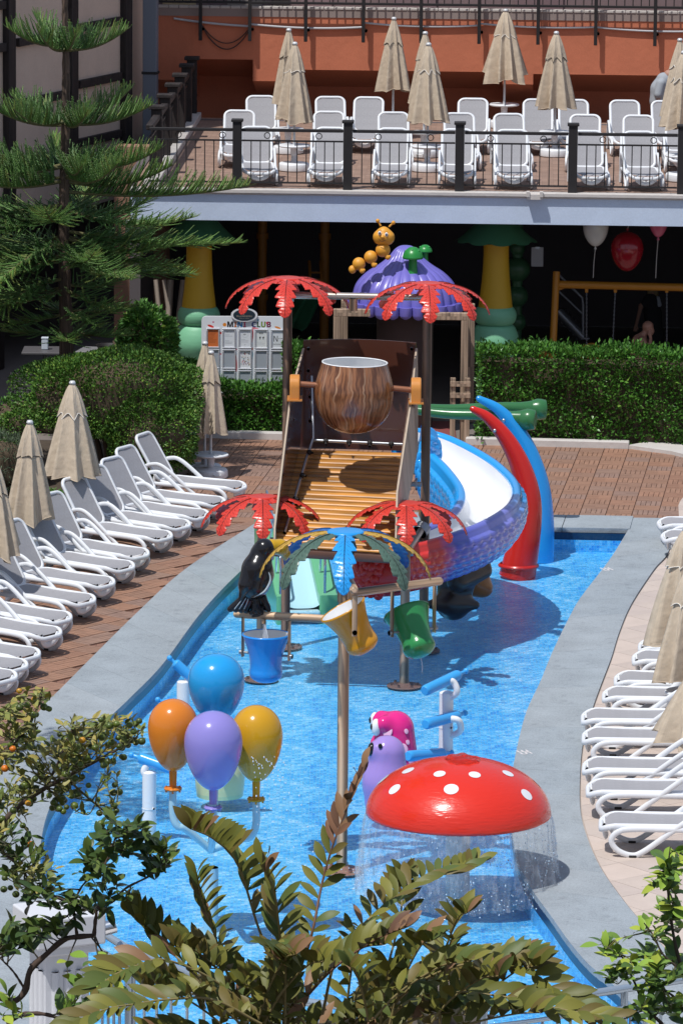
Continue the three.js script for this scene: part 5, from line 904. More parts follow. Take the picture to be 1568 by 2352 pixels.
  add('trunk_support', body([[...w(1040, 1384, 71.4), ...w(1048, 1330, 71.4), 0.26, 0.25], [...w(1048, 1330, 71.4), ...w(1058, 1290, 71.4), 0.25, 0.3], [...w(1050, 1335, 71), ...w(1112, 1312, 71.4), 0.16, 0.11], [...w(1000, 1300, 70.6), ...w(1100, 1290, 71.4), 0.14, 0.14], [...w(1030, 1386, 71.2), ...w(1092, 1390, 71.3), 0.12, 0.06], [...w(1030, 1386, 71.2), ...w(990, 1388, 71.2), 0.13, 0.07]], 0.04, 0.12), trunkM, t);
  add('root_support', body([[...w(1090, 1330, 72.2), ...w(1112, 1352, 72.2), 0.2, 0.12], [...w(1040, 1300, 72.2), ...w(1095, 1340, 72.2), 0.16, 0.2]], 0.03, 0.08), rootM, t);
  add('root_support', body([[...w(985, 1178, 73), ...w(1010, 1232, 72.6), 0.16, 0.14], [...w(1010, 1232, 72.6), ...w(1000, 1300, 72.4), 0.14, 0.22], [...w(1010, 1225, 72.6), ...w(1045, 1200, 72.8), 0.12, 0.1]], 0.03, 0.08), rootM, t);
}
// ---- tusk shaped spray horns and green trumpets behind the slide
{
  const tusk = (name, label, pts, tone, r0, tipR, hole) => { const t = thing(name, label, 'spray horn'); const P = spl(pts.map((p) => (p.isVector3 ? p : V(...p))), 60); add('horn', sweep([...P, P[60].clone().add(P[60].clone().sub(P[59]).normalize().multiplyScalar(tipR * 0.7))], (q) => { const k = Math.min(1, q * 61 / 60); return q > 0.992 ? tipR * 0.5 : lerp(r0, tipR, k ** 0.95); }, 28, { fit: true }), gloss(tone, 0.15), t); const [h, dd] = hole, q = P[h]; add('nozzle', [sph(0.03, q.x + dd[0], q.y + dd[1], q.z + dd[2], [1, 1, 1], 10)], M.steel, t); return [t, P]; };
  const base = G(1190, 1296, -0.15), [t1] = tusk('red_horn', 'tall red tusk shaped spray horn bending left, beside the slide', [base.clone().add(v3(-0.02, -0.2, 0)), [1205, 1230, -base.z], [1212, 1150, -base.z], [1196, 1075, -base.z], [1162, 1008, -base.z], [1120, 960, -base.z], [1084, 939, -base.z]], [0.58, 0.018, 0.012], 0.285, 0.05, [47, [0.02, -0.1, 0.09]]);
  add('base_ring', lathe([[0.28, 0], [0.315, 0.01], [0.32, 0.03], [0.285, 0.06]], 36, base.x, -0.19, base.z), gloss([0.5, 0.016, 0.012], 0.2), t1);
  const b2 = G(1233, 1258, -0.15);
  tusk('blue_horn', 'tall blue tusk shaped spray horn bending left behind the red one', [b2.clone().add(v3(0, -0.2, 0)), [1238, 1200, -b2.z], [1234, 1120, -b2.z], [1214, 1045, -b2.z], [1184, 985, -b2.z], [1143, 940, -b2.z], [1098, 915, -b2.z]], [0.018, 0.29, 0.70], 0.27, 0.05, [47, [0, -0.08, 0.08]]);
  const trumpet = (label, a, b, d0, d1) => { const t = thing('green_trumpet', label, 'spray horn', v3(0, 0, 0), 0, undefined), A = V(a[0], a[1], d0), B = V(b[0], b[1], d1), dir = B.clone().sub(A), P = []; for (let i = 0; i <= 40; i++) P.push(A.clone().addScaledVector(dir, i / 40).add(v3(0, -0.05 * Math.sin((i / 40) * Math.PI * 2) * 0.4, 0))); const m = gloss([0.035, 0.15, 0.05], 0.2); add('tube', sweep(P, (q) => 0.072 + 0.022 * q + 0.07 * Math.max(0, (q - 0.8) / 0.2) ** 2, 22), m, t); const u = dir.clone().normalize(); add('bell', sweep([B.clone().addScaledVector(u, -0.08), B, B.clone().addScaledVector(u, 0.06), B.clone().addScaledVector(u, 0.14), B.clone().addScaledVector(u, 0.15)], (q) => [0.14, 0.17, 0.168, 0.155, 0.115][Math.min(4, Math.round(q * 4))], 22, { fit: true }), m, t); return t; };
  trumpet('upper dark green trumpet tube with a flared end, pointing right behind the horns', [955, 936], [1232, 940], 78.4, 78.6);
  trumpet('lower dark green trumpet tube with a flared end, nearer than the other one', [955, 942], [1208, 963], 77.8, 77.4);
}
// ---- small green slide under the tower, with chrome rails
{
  const base = G(690, 1392, -0.15), t = thing('small_slide', 'small green toddler slide with a pale blue chute and chrome handrails below the tower', 'water slide', base, rad(9)), W = 0.2;
  const pr = spl([[0, 0.02, 0.28], [0, 0.05, 0.12], [0, 0.16, -0.1], [0, 0.5, -0.8], [0, 0.86, -1.5], [0, 0.98, -1.75], [0, 1.0, -2.1]], 40);
  const chute = (() => { const g = [], m = gloss([0.42, 0.68, 0.78], 0.2); const pos = [], idx = [], uv = []; pr.forEach((p, i) => { for (let k = 0; k <= 10; k++) { const a = lerp(-1, 1, k / 10); pos.push(a * 0.24, p.y + 0.05 * Math.abs(a) ** 4, p.z); uv.push(a, i * 0.05); } if (i) for (let k = 0; k < 10; k++) { const a = (i - 1) * 11 + k; idx.push(a, a + 1, a + 11, a + 1, a + 12, a + 11); } }); const q = new THREE.BufferGeometry(); q.setAttribute('position', new THREE.Float32BufferAttribute(pos, 3)); q.setAttribute('uv', new THREE.Float32BufferAttribute(uv, 2)); q.setIndex(idx); q.computeVertexNormals(); add('chute', q, m, t); })();
  const M_g = gloss([0.13, 0.42, 0.22], 0.2);
  for (const s of [-1, 1]) {
    const sh = new THREE.Shape([...pr.map((p) => new THREE.Vector2(-p.z, p.y + 0.17)), new THREE.Vector2(2.1, -0.2), new THREE.Vector2(-0.3, -0.2)]);
    add('side_wall', mv(std(new THREE.ExtrudeGeometry(sh, { depth: s > 0 ? 0.22 : 0.1, bevelEnabled: true, bevelSize: 0.03, bevelThickness: 0.03, bevelSegments: 3 })), s > 0 ? 0.27 : -0.37, 0, 0, 0, Math.PI / 2), M_g, t);
    const x = s * 0.33, hr = spl([[x, 0.12, 0.30], [x, 0.14, 0.22], [x, 0.35, 0.2], [x, 0.72, 0.2], [x, 0.84, 0.05], [x, 1.15, -0.5], [x, 1.5, -1.3]], 50);
    add('handrail', sweep(hr, 0.02, 8), M.chrome, t);
    add('rail_post', [cyl(v3(x, 0.95, -0.15), v3(x, 0.45, -0.28), 0.016), cyl(v3(x, 1.25, -0.75), v3(x, 0.75, -0.85), 0.016)], M.chrome, t);
  }
  add('front_step', rbox(0.5, 0.12, 0.16, 0.04, 0, -0.06, 0.3), gloss([0.5, 0.72, 0.78], 0.25), t);
}
// ---- balloon fountain: four big balloons on bent pipes
{
  const t = thing('balloon_fountain', 'bunch of four big plastic balloons on pale blue pipes in the pool', 'play fountain'), k = 1 / 200;
  const prof = (w, h) => { const p = []; for (let i = 0; i <= 36; i++) { const a = (i / 36) * Math.PI, q = Math.cos(a); p.push([w * Math.sin(a) * (1 + 0.16 * q), q > 0 ? h * 0.47 * q : h * 0.53 * q]); } return p; };
  const pipeM = gloss([0.36, 0.60, 0.72], 0.25);
  const bal = (name, x, y, d, w, h, tone, label) => { const c = V(x, y, d), m = gloss(tone, 0.1), o = add(name, lathe(prof(w * k, h * k).reverse(), 48, c.x, c.y, c.z), m, t, { label }); const b = c.y - h * k * 0.53; add('stem', [cyl(v3(c.x, b + 0.03, c.z), v3(c.x, b - 0.18, c.z), 0.045, 0.04, 14), lathe([[0.04, -0.21], [0.10, -0.21], [0.10, -0.185], [0.04, -0.175]], 20, c.x, b, c.z), ...[0, 1, 2, 3].map((i) => cyl(v3(c.x + 0.075 * Math.cos(i * 1.57), b - 0.24, c.z + 0.075 * Math.sin(i * 1.57)), v3(c.x + 0.075 * Math.cos(i * 1.57), b - 0.165, c.z + 0.075 * Math.sin(i * 1.57)), 0.012, 0.012, 6))], m, o); return v3(c.x, b - 0.21, c.z); };
  const base = G(484, 2135, -0.3);
  const b1 = bal('orange_balloon', 398, 1684, 54.7, 56, 166, [0.66, 0.20, 0.02], 'orange balloon at the left'), b2 = bal('yellow_balloon', 589, 1703, 54.6, 58, 176, [0.58, 0.30, 0.012], 'mustard yellow balloon at the right'), b3 = bal('blue_balloon', 497, 1576, 55.2, 63, 158, [0.018, 0.32, 0.72], 'blue balloon at the top'), b4 = bal('violet_balloon', 490, 1719, 54.1, 64, 180, [0.27, 0.235, 0.60], 'violet balloon in front');
  add('main_pipe', [cyl(v3(base.x, -0.36, base.z), v3(base.x, b1.y - 0.95, base.z), 0.085, 0.085, 20)], pipeM, t);
  const join = v3(base.x, b1.y - 0.75, base.z);
  for (const b of [b1, b2]) add('branch_pipe', sweep(spl([[b.x, b.y, b.z], [b.x, b.y - 0.28, b.z], [lerp(b.x, join.x, 0.12), b.y - 0.42, b.z], [lerp(b.x, join.x, 0.35), b.y - 0.47, lerp(b.z, join.z, 0.2)], [join.x, join.y, join.z]], 40), 0.042, 14), pipeM, t);
  for (const b of [b3, b4]) add('branch_pipe', sweep(spl([[b.x, b.y + 0.05, b.z], [b.x, b.y - 0.3, b.z], [join.x, Math.min(join.y, b.y - 0.5), join.z]], 20), 0.042, 14), pipeM, t);
  add('base_flange', lathe([[0, 0], [0.2, 0], [0.2, 0.03], [0, 0.03]], 24, base.x, -0.35, base.z), pipeM, t);
  // jets from the yellow balloon: thin arcs of clear water
  const wtr = phy([0.9, 0.95, 1], 0.05, { transmission: 1, thickness: 0, ior: 1.33 }), R = rng(6), c = V(589, 1703, 54.6);
  const drops = []; for (let j = 0; j < 7; j++) { const a = -0.2 + j * 0.35, o = v3(c.x - 0.05 + 0.04 * j, c.y - 0.12 - 0.04 * (j % 3), c.z + 0.24), vx = 0.15 + 0.17 * j * 0.6, vz = 0.5; for (let i = 0; i < 16; i++) { const s = (i + R() * 0.7) * 0.045; drops.push(sph(0.004 + 0.004 * R(), o.x + vx * s + (R() - 0.5) * 0.01, o.y + 0.2 * s - 3.2 * s * s, o.z + vz * s, [1, 1.6, 1], 6)); } }
  const spray = add('water_jets', drops, gloss([0.8, 0.86, 0.9], 0.1)); tag(spray, 'fine beads of water sprayed from the yellow balloon', 'water jets'); spray.userData.kind = 'stuff';
}
// ---- spray cannons on white posts
{
  const M_gun = gloss([0.045, 0.36, 0.78], 0.26), M_post = gloss([0.80, 0.81, 0.82], 0.28);
  const gun = (t, a, b) => { const d = b.clone().sub(a), L = d.length(), u = d.clone().normalize(), at = (q) => a.clone().addScaledVector(u, q * L); const g = add('cannon', sweep([at(0), at(0.02), at(0.05), at(0.1), at(0.72), at(0.76), at(0.79), at(0.8), at(0.87), at(0.89)], (q) => [0.052, 0.066, 0.07, 0.07, 0.07, 0.06, 0.03, 0.024, 0.024, 0.024][Math.round(q * 9)], 18, { fit: true }), M_gun, t); const k = at(0.94); add('knob', sph(0.038, k.x, k.y, k.z, [1, 1, 1], 14), M_gun, g); return at; };
  const cannon = (label, base, topY, guns, r = 0.085) => { const t = thing('spray_cannon', label, 'spray cannon'); const p = add('post', [cyl(v3(base.x, -0.36, base.z), v3(base.x, topY, base.z), r, r, 24), sph(r, base.x, topY, base.z, [1, 0.35, 1], 20)], M_post, t); add('joint', [lathe([[r + 0.003, 0], [r + 0.006, 0.01], [r + 0.003, 0.02]], 24, base.x, topY - 0.45, base.z), cyl(v3(base.x + r * 0.6, topY - 0.43, base.z + r * 0.8), v3(base.x + r * 0.7, topY - 0.43, base.z + r * 0.95), 0.014)], M_post, p); for (const [a, b, el] of guns) { const at = gun(t, a, b); add('elbow', sweep(spl(el.map((q) => (typeof q === 'number' ? at(q) : q)), 24), 0.042, 14), M_post, t); } return t; };
  const p1 = G(343, 1897, -0.15);
  cannon('white spray post with a blue cannon, in the water left of the balloons', p1, V(343, 1775, -p1.z).y, [[V(402, 1768, -p1.z - 0.1), V(296, 1732, -p1.z + 0.1), [0.55, V(331, 1772, -p1.z), v3(p1.x, V(343, 1790, -p1.z).y, p1.z)]]]);
  const p2 = G(421, 1690, -0.15);
  cannon('white spray post with a blue cannon, mostly behind the blue balloon', p2, V(421, 1567, -p2.z).y, [[V(452, 1568, -p2.z), V(386, 1508, -p2.z), [0.6, V(432, 1552, -p2.z), v3(p2.x, V(421, 1585, -p2.z).y, p2.z)]], [V(440, 1640, -p2.z + 0.2), V(358, 1605, -p2.z + 0.2), [0.5, V(405, 1635, -p2.z + 0.1), v3(p2.x, V(421, 1650, -p2.z).y, p2.z)]]]);
  const p3 = G(1022, 1790, -0.15), d = -p3.z;
  cannon('white spray post with three blue cannons behind the red mushroom', p3, V(1024, 1592, d).y, [
    [V(974, 1587, d - 0.5), V(1076, 1538, d + 0.3), [0.45, V(1040, 1566, d - 0.1), V(1048, 1590, d - 0.1), v3(p3.x, V(1022, 1608, d).y, p3.z)]],
    [V(976, 1664, d - 0.6), V(1073, 1636, d + 0.2), [0.5, V(1052, 1655, d - 0.2), V(1055, 1680, d - 0.1), v3(p3.x, V(1022, 1694, d).y, p3.z)]],
    [V(936, 1737, d - 0.8), V(1042, 1728, d + 0.0), [0.3, V(975, 1746, d - 0.5), V(1000, 1764, d - 0.3), v3(p3.x, V(1022, 1775, d).y, p3.z)]]], 0.09);
}
// ---- mushroom fountain with a falling curtain
function onDome(R, hd, c, az, ro, r, seg = 20) {   // a round paint spot following the dome
  const pos = [], idx = [], f = (x, z) => { const q = Math.min(0.999, Math.hypot(x, z) / R), y = hd * Math.sqrt(1 - q * q), n = v3(x / (R * R), y / (hd * hd), z / (R * R)).normalize(); return v3(c.x + x, c.y + y, c.z + z).addScaledVector(n, 0.004); };
  const cx = Math.cos(az) * ro, cz = Math.sin(az) * ro, n0 = v3(cx / (R * R), hd * Math.sqrt(1 - (ro / R) ** 2) / (hd * hd), cz / (R * R)).normalize(), t1 = v3(-Math.sin(az), 0, Math.cos(az)), t2 = n0.clone().cross(t1);
  const put = (p) => pos.push(p.x, p.y, p.z); put(f(cx, cz));
  for (let j = 1; j <= 4; j++) for (let i = 0; i <= seg; i++) { const a = (i / seg) * Math.PI * 2, q = (r * j) / 4; put(f(cx + t1.x * Math.cos(a) * q + t2.x * Math.sin(a) * q, cz + t1.z * Math.cos(a) * q + t2.z * Math.sin(a) * q)); }
  for (let i = 0; i < seg; i++) { idx.push(0, 1 + i, 2 + i); for (let j = 0; j < 3; j++) { const a = 1 + j * (seg + 1) + i, b = a + seg + 1; idx.push(a, b, a + 1, a + 1, b, b + 1); } }
  const g = new THREE.BufferGeometry(); g.setAttribute('position', new THREE.Float32BufferAttribute(pos, 3)); g.setIndex(idx); g.computeVertexNormals(); if (g.attributes.normal.getY(0) < 0) { const n = g.attributes.normal; for (let i = 0; i < n.count * 3; i++) n.array[i] *= -1; const ix = g.index.array; for (let i = 0; i < ix.length; i += 3) { const q = ix[i]; ix[i] = ix[i + 1]; ix[i + 1] = q; } } return std(g);
}
{
  const D = 56.2, c = V(1052, 1868, D), R = 1.07, hd = 0.64, t = thing('mushroom_fountain', 'big red mushroom fountain with white spots and water falling from its rim', 'play fountain', v3(c.x, 0, c.z));
  const prof = []; for (let i = 0; i <= 40; i++) { const a = (i / 40) * Math.PI / 2; prof.push([R * Math.cos(a), c.y + hd * Math.sin(a)]); } prof.reverse();
  const inside = [[R - 0.02, c.y - 0.012], [R - 0.05, c.y - 0.02], [0.6, c.y + 0.25], [0.13, c.y + 0.3]];
  const wet = tex(512, 512, (u, v) => clamp(fbm(u, v, 20, 4, 33) * 1.2 - 0.1, 0, 1));
  const cap = add('cap', lathe([...inside.reverse(), ...prof.reverse()], 96), phy([0.68, 0.028, 0.012], 0.26, { clearcoat: 0.4, clearcoatRoughness: 0.1, specularIntensity: 0.7, bumpMap: again(wet, 4, 3), bumpScale: 0.003 }), t);
  const spots = [[98, 0.69, 0.085], [67, 0.86, 0.0], [150, 0.80, 0.078], [32, 0.84, 0.078], [118, 0.46, 0.07], [70, 0.46, 0.07], [168, 0.56, 0.075], [22, 0.56, 0.07], [188, 0.82, 0.09], [350, 0.86, 0.09], [225, 0.5, 0.09], [305, 0.7, 0.09], [262, 0.8, 0.09]];
  for (const [az, ro, r] of spots) if (r) add('white_spot', onDome(R, hd, v3(0, c.y, 0), rad(az), ro * R, r), phy([0.76, 0.77, 0.80], 0.2, { clearcoat: 0.5 }), cap);
  add('stalk', lathe([[0.14, -0.36], [0.14, c.y + 0.3]], 28), gloss([0.5, 0.52, 0.55], 0.3), t);
  // bubbling water on the crown
  const dome = new THREE.SphereGeometry(0.2, 40, 20), p = dome.attributes.position; for (let i = 0; i < p.count; i++) { const x = p.getX(i), y = p.getY(i), z = p.getZ(i), k = 1 + 0.16 * Math.sin(x * 31 + z * 17) * Math.cos(z * 27 - x * 11); p.setXYZ(i, x * k, Math.max(-0.02, y * 0.34 * k), z * k); } dome.computeVertexNormals();
  add('bubbling_water', mv(dome, 0.03, c.y + hd - 0.015, 0), phy([1, 1, 1], 0.02, { transmission: 1, thickness: 0.1, ior: 1.33 }), t);
  // falling curtain: strands and sheets of clear water
  const rr = rng(12), film = [], bead = [], y0 = c.y, y1 = -0.14;
  const N = 220, rows = 26, pos = [], uv = [], idx = [];
  for (let j = 0; j <= rows; j++) for (let i = 0; i <= N; i++) { const a = (i / N) * Math.PI * 2, q = j / rows, w = 0.02 * Math.sin(a * 47 + q * 3) + 0.016 * Math.sin(a * 83 - q * 5) + 0.03 * q * Math.sin(a * 21 + q * 9), r = R - 0.01 + 0.10 * Math.sqrt(q) + w * (0.3 + q); pos.push(r * Math.cos(a), lerp(y0, y1, q), r * Math.sin(a)); uv.push((i / N) * 6, q * 1.2); if (j < rows && i < N) { const k = j * (N + 1) + i; idx.push(k, k + 1, k + N + 1, k + 1, k + N + 2, k + N + 1); } }
  const g = new THREE.BufferGeometry(); g.setAttribute('position', new THREE.Float32BufferAttribute(pos, 3)); g.setAttribute('uv', new THREE.Float32BufferAttribute(uv, 2)); g.setIndex(idx); g.computeVertexNormals();
  const torn = tex(1024, 512, (u, v) => { const s = fbm(u, v * 0.16, 70, 3, 81), b = fbm(u, v, 14, 4, 82), h = fbm(u, v, 60, 2, 83); const a = 0.20 + clamp((s - 0.42) * 2.4 + (b - 0.5) * 2, 0, 1) * 0.30 + clamp((h - 0.76) * 8, 0, 1) * 0.5; return [a, a, a]; });
  add('water_curtain', g, phy([0.86, 0.91, 0.95], 0.12, { alphaMap: torn, transparent: true, transmission: 0.55, thickness: 0, ior: 1.33, bumpMap: torn, bumpScale: 0.02 }), t);
  for (let i = 0; i < 260; i++) { const a = rr() * 6.283, q = rr() ** 0.7, r = R + 0.07 * Math.sqrt(q) + (rr() - 0.3) * 0.12 * q; bead.push(sph(0.003 + 0.005 * rr(), r * Math.cos(a), lerp(y0, y1, q), r * Math.sin(a), [1, 1 + 1.6 * rr(), 1], 5)); }
  for (let i = 0; i < 260; i++) { const a = rr() * 6.283, r = R + 0.1 + (rr() - 0.5) * 0.45; bead.push(sph(0.004 + 0.006 * rr(), r * Math.cos(a), y1 + 0.02 + rr() ** 2 * 0.25, r * Math.sin(a), [1, 1, 1], 5)); }
  add('drops', bead, gloss([0.62, 0.74, 0.84], 0.1), t, STUFF);
}
// ---- two round creatures
{
  const D = G(905, 1800, -0.15), d = -D.z, s = 1 / 196, c = V(903, 1705, d), t = thing('pink_creature', 'pink spotted play creature with bulging white eyes, facing left', 'play figure');
  const pink = gloss([0.72, 0.022, 0.22], 0.12), pale = mat([0.72, 0.42, 0.60], 0.25);
  const X = (x) => c.x + (x - 903) * s, Y = (y) => c.y + (1705 - y) * s, at = (x, y, z) => [X(x), Y(y), c.z + z];
  add('torso', body([[...at(908, 1672, 0), ...at(908, 1760, 0), 0.235, 0.30], [...at(878, 1652, 0.16), ...at(872, 1654, 0.16), 0.10, 0.09], [...at(872, 1650, -0.1), ...at(866, 1652, -0.1), 0.10, 0.09], [...at(880, 1700, 0.05), ...at(868, 1706, 0.05), 0.14, 0.11]], 0.022, 0.09), pink, t);
  for (const [x, y, z] of [[860, 1660, 0.17], [857, 1656, -0.12]]) { const q = at(x, y, z), e = add('eye', sph(0.092, q[0], q[1], q[2], [0.7, 1.2, 0.9], 20), gloss([0.8, 0.81, 0.82], 0.1), t); add('pupil', sph(0.035, q[0] - 0.055, q[1] + 0.01, q[2] + 0.02, [0.6, 1.2, 1], 14), M.black, e); }
  add('mouth', sweep(spl([at(858, 1698, 0.16), at(872, 1706, 0.22), at(886, 1702, 0.27)], 12), [0.018, 0.01], 8), M.black, t);
  for (const [x, y, z, r] of [[888, 1668, 0.222, 0.065], [934, 1668, 0.20, 0.03], [938, 1695, 0.205, 0.03], [925, 1712, 0.262, 0.075], [946, 1740, 0.20, 0.05], [906, 1640, 0.16, 0.02], [895, 1646, 0.17, 0.016], [899, 1638, 0.13, 0.014]]) { const q = at(x, y, z), n = v3(q[0] - X(908), 0.1, z).normalize(), g = sph(r, 0, 0, 0, [1, 1.15, 0.18], 16); g.applyQuaternion(new THREE.Quaternion().setFromUnitVectors(v3(0, 0, 1), n)); add('spot', mv(g, ...q), pale, t); }
  const D2 = G(886, 1862, -0.15), d2 = -D2.z, c2 = V(886, 1752, d2), s2 = 1 / 203, t2 = thing('violet_creature', 'smooth violet play creature with a black nose, in front of the pink one', 'play figure'), at2 = (x, y, z) => [c2.x + (x - 886) * s2, c2.y + (1752 - y) * s2, c2.z + z];
  add('torso', body([[...at2(889, 1727, 0), ...at2(886, 1800, 0), 0.22, 0.27], [...at2(886, 1800, 0), ...at2(884, 1850, 0), 0.27, 0.25], [...at2(870, 1718, 0.06), ...at2(858, 1716, 0.08), 0.12, 0.085]], 0.022, 0.1), gloss([0.36, 0.25, 0.62], 0.13), t2);
  { const q = at2(850, 1714, 0.10); add('nose', sph(0.085, q[0], q[1], q[2], [0.62, 1.05, 0.95], 18), gloss([0.012, 0.012, 0.014], 0.12), t2); const e = at2(871, 1700, 0.20); add('eye', sph(0.034, e[0], e[1], e[2], [0.8, 1, 0.5], 14), gloss([0.012, 0.012, 0.014], 0.12), t2); }
  // pale yellow float-like figure behind the balloons
  const D3 = G(505, 1818, -0.15), t3 = thing('yellow_creature', 'pale yellow rounded play figure with a red beak, behind the balloons', 'play figure', v3(D3.x, 0, D3.z));
  add('torso', lathe(smooth2([[0.02, 0.42], [0.14, 0.40], [0.25, 0.31], [0.30, 0.16], [0.31, 0.0], [0.29, -0.2]], 24), 36), gloss([0.62, 0.66, 0.36], 0.25), t3);
  { const q = V(556, 1772, -D3.z - 0.4).sub(D3); add('beak', body([[q.x - 0.06, q.y + 0.16, q.z, q.x + 0.02, q.y + 0.12, q.z, 0.05, 0.07], [q.x + 0.02, q.y + 0.12, q.z, q.x + 0.12, q.y + 0.05, q.z, 0.07, 0.03]], 0.012, 0.03), gloss([0.5, 0.02, 0.03], 0.15), t3); add('neck', cyl(v3(q.x - 0.3, 0.3, q.z), v3(q.x - 0.06, q.y + 0.16, q.z), 0.07, 0.05), gloss([0.05, 0.03, 0.03], 0.3), t3); }
}
// ---------------------------------------------------------------- under and before the terrace
const tBlot = again(tNoise, 1.5);
{
  // big mushroom columns
  const column = (label, x) => {
    const D = 90.25, c = V(x, 700, D), t = thing('mushroom_column', label, 'play column', v3(c.x, 0, c.z)), k = 1 / 126.5, Y = (y) => V(x, y, D).y;
    const M_y = mat([0.62, 0.36, 0.02], 0.55, { bumpMap: tBlot, bumpScale: 0.004 }), M_g = mat([0.20, 0.50, 0.30], 0.5, { bumpMap: tBlot, bumpScale: 0.004 }), M_dg = mat([0.055, 0.19, 0.09], 0.6);
    const dome = new THREE.SphereGeometry(1, 80, 24, 0, Math.PI * 2, 0, Math.PI * 0.62), p = dome.attributes.position, R = 95 * k, y0 = Y(548);
    for (let i = 0; i < p.count; i++) { const px = p.getX(i), py = p.getY(i), pz = p.getZ(i), a = Math.atan2(pz, px), rr = Math.hypot(px, pz), v = clamp((1 - py) / 1.37, 0, 1), lob = Math.abs(Math.sin(a * 5 + 0.6)) ** 0.6; const q = R * (0.2 + 0.8 * v ** 1.25) * (1 - 0.10 * v * (1 - lob)); p.setXYZ(i, (rr > 1e-5 ? px / rr : 0) * q * (v > 0 ? 1 : 0), y0 + 0.62 * (1 - v) ** 1.2 - 0.05 * v * lob * v, (rr > 1e-5 ? pz / rr : 0) * q * (v > 0 ? 1 : 0)); }
    dome.computeVertexNormals(); add('cap', dome, M_dg, t);
    add('cap_underside', lathe([[R * 0.9, y0 - 0.03], [R * 0.3, y0 + 0.05], [0.1, y0 + 0.06]], 40), M_y, t);
    add('stem', lathe(smooth2([[30 * k, y0 + 0.06], [29 * k, Y(580)], [32 * k, Y(640)], [39 * k, Y(702)], [39 * k, Y(706)], [10 * k, Y(707)]], 40), 40), M_y, t);
    add('ring', lathe(smooth2([[40 * k, Y(704)], [46 * k, Y(712)], [49 * k, Y(724)], [46 * k, Y(737)], [40 * k, Y(744)]], 20), 40), M_g, t);
    add('bulb', lathe(smooth2([[38 * k, Y(744)], [46 * k, Y(751)], [54 * k, Y(772)], [55 * k, Y(792)], [46 * k, Y(815)], [34 * k, Y(828)]], 26), 40), M_g, t);
    add('foot', lathe(smooth2([[32 * k, Y(826)], [36 * k, Y(838)], [40 * k, Y(852)], [40 * k, 0]], 14), 40), M_g, t);
    return t;
  };
  column('yellow and green mushroom column at the left, partly behind pine branches', 457);
  column('yellow and green mushroom column on the right, standing behind the laurel hedge', 1137);
  // violet ribbed roof
  const D = 88.0, k = 1 / 130.5, c = V(930, 706, D), t = thing('violet_playhouse', 'round playhouse with a ribbed violet roof ending in rounded fingers', 'playhouse', v3(c.x, 0, c.z)), Y = (y) => V(930, y, D).y;
  const M_v = phy([0.165, 0.145, 0.52], 0.38, { clearcoat: 0.3, clearcoatRoughness: 0.2 }), N = 26;
  const pr = smooth2([[0, 563], [14, 565], [26, 573], [40, 590], [62, 608], [90, 626], [113, 650], [122, 674], [125, 696]], 48), pos = [], idx = [], seg = 312;
  pr.forEach(([r, y], j) => { for (let i = 0; i <= seg; i++) { const a = (i / seg) * Math.PI * 2, rib = Math.abs(Math.sin((a * N) / 2)) ** 0.7, q = r * k * (1 - 0.055 * (1 - rib) * Math.min(1, j / 12)); pos.push(q * Math.cos(a), Y(y), q * Math.sin(a)); } if (j) for (let i = 0; i < seg; i++) { const a = (j - 1) * (seg + 1) + i, b = a + seg + 1; idx.push(a, a + 1, b, a + 1, b + 1, b); } });
  const g = new THREE.BufferGeometry(); g.setAttribute('position', new THREE.Float32BufferAttribute(pos, 3)); g.setIndex(idx); g.computeVertexNormals(); add('roof', g, M_v, t);
  for (let i = 0; i < N; i++) { const a = ((i + 0.5) / N) * Math.PI * 2, r = 121 * k; add('roof_finger', sweep([v3(r * Math.cos(a), Y(690), r * Math.sin(a)), v3(r * Math.cos(a), Y(708), r * Math.sin(a)), v3(r * Math.cos(a), Y(713 + (i % 3)), r * Math.sin(a)), v3(r * Math.cos(a), Y(717 + (i % 3)), r * Math.sin(a))], (q) => [0.115, 0.112, 0.085, 0.03][Math.round(q * 3)], 12, { fit: true }), M_v, t); }
  add('wall', lathe([[0.5, 0], [0.5, Y(690)], [0.1, Y(690)]], 40), mat([0.06, 0.035, 0.03], 0.8), t);
  // caterpillar figure
  const C = thing('caterpillar_figure', 'smiling yellow caterpillar figure climbing the violet roof', 'play figure', v3(0, 0, 0)), M_c = phy([0.72, 0.33, 0.035], 0.5), at = (x, y, dz = 0) => { const p = V(x, y, D - 0.62 + dz); return p; };
  const S = (name, x, y, r, sc = [1, 1, 1], dz = 0, m = M_c, parent = C) => { const p = at(x, y, dz); return add(name, sph(r * k, p.x, p.y, p.z, sc, 28), m, parent); };
  S('body_segment', 809, 619, 8.8, [1, 1.1, 1]); S('body_segment', 824, 606, 15); S('body_segment', 851, 590.5, 15.2); S('body_segment', 879, 574, 16.8);
  const h = at(881, 541), head = add('head', body([[h.x, h.y + 0.02, h.z, h.x, h.y + 0.06, h.z, 0.145, 0.10], [h.x - 0.055, h.y - 0.03, h.z + 0.0, h.x + 0.055, h.y - 0.035, h.z, 0.135, 0.135]], 0.014, 0.06), M_c, C);
  for (const [x0, y0, x1, y1] of [[874, 519, 867, 507], [893, 521, 903, 511.5]]) { const a = at(x0, y0), b = at(x1, y1); add('antenna', [cyl(a, b, 0.018, 0.014), sph(4.6 * k, b.x, b.y, b.z, [1, 1, 1], 16)], M_c, head); }
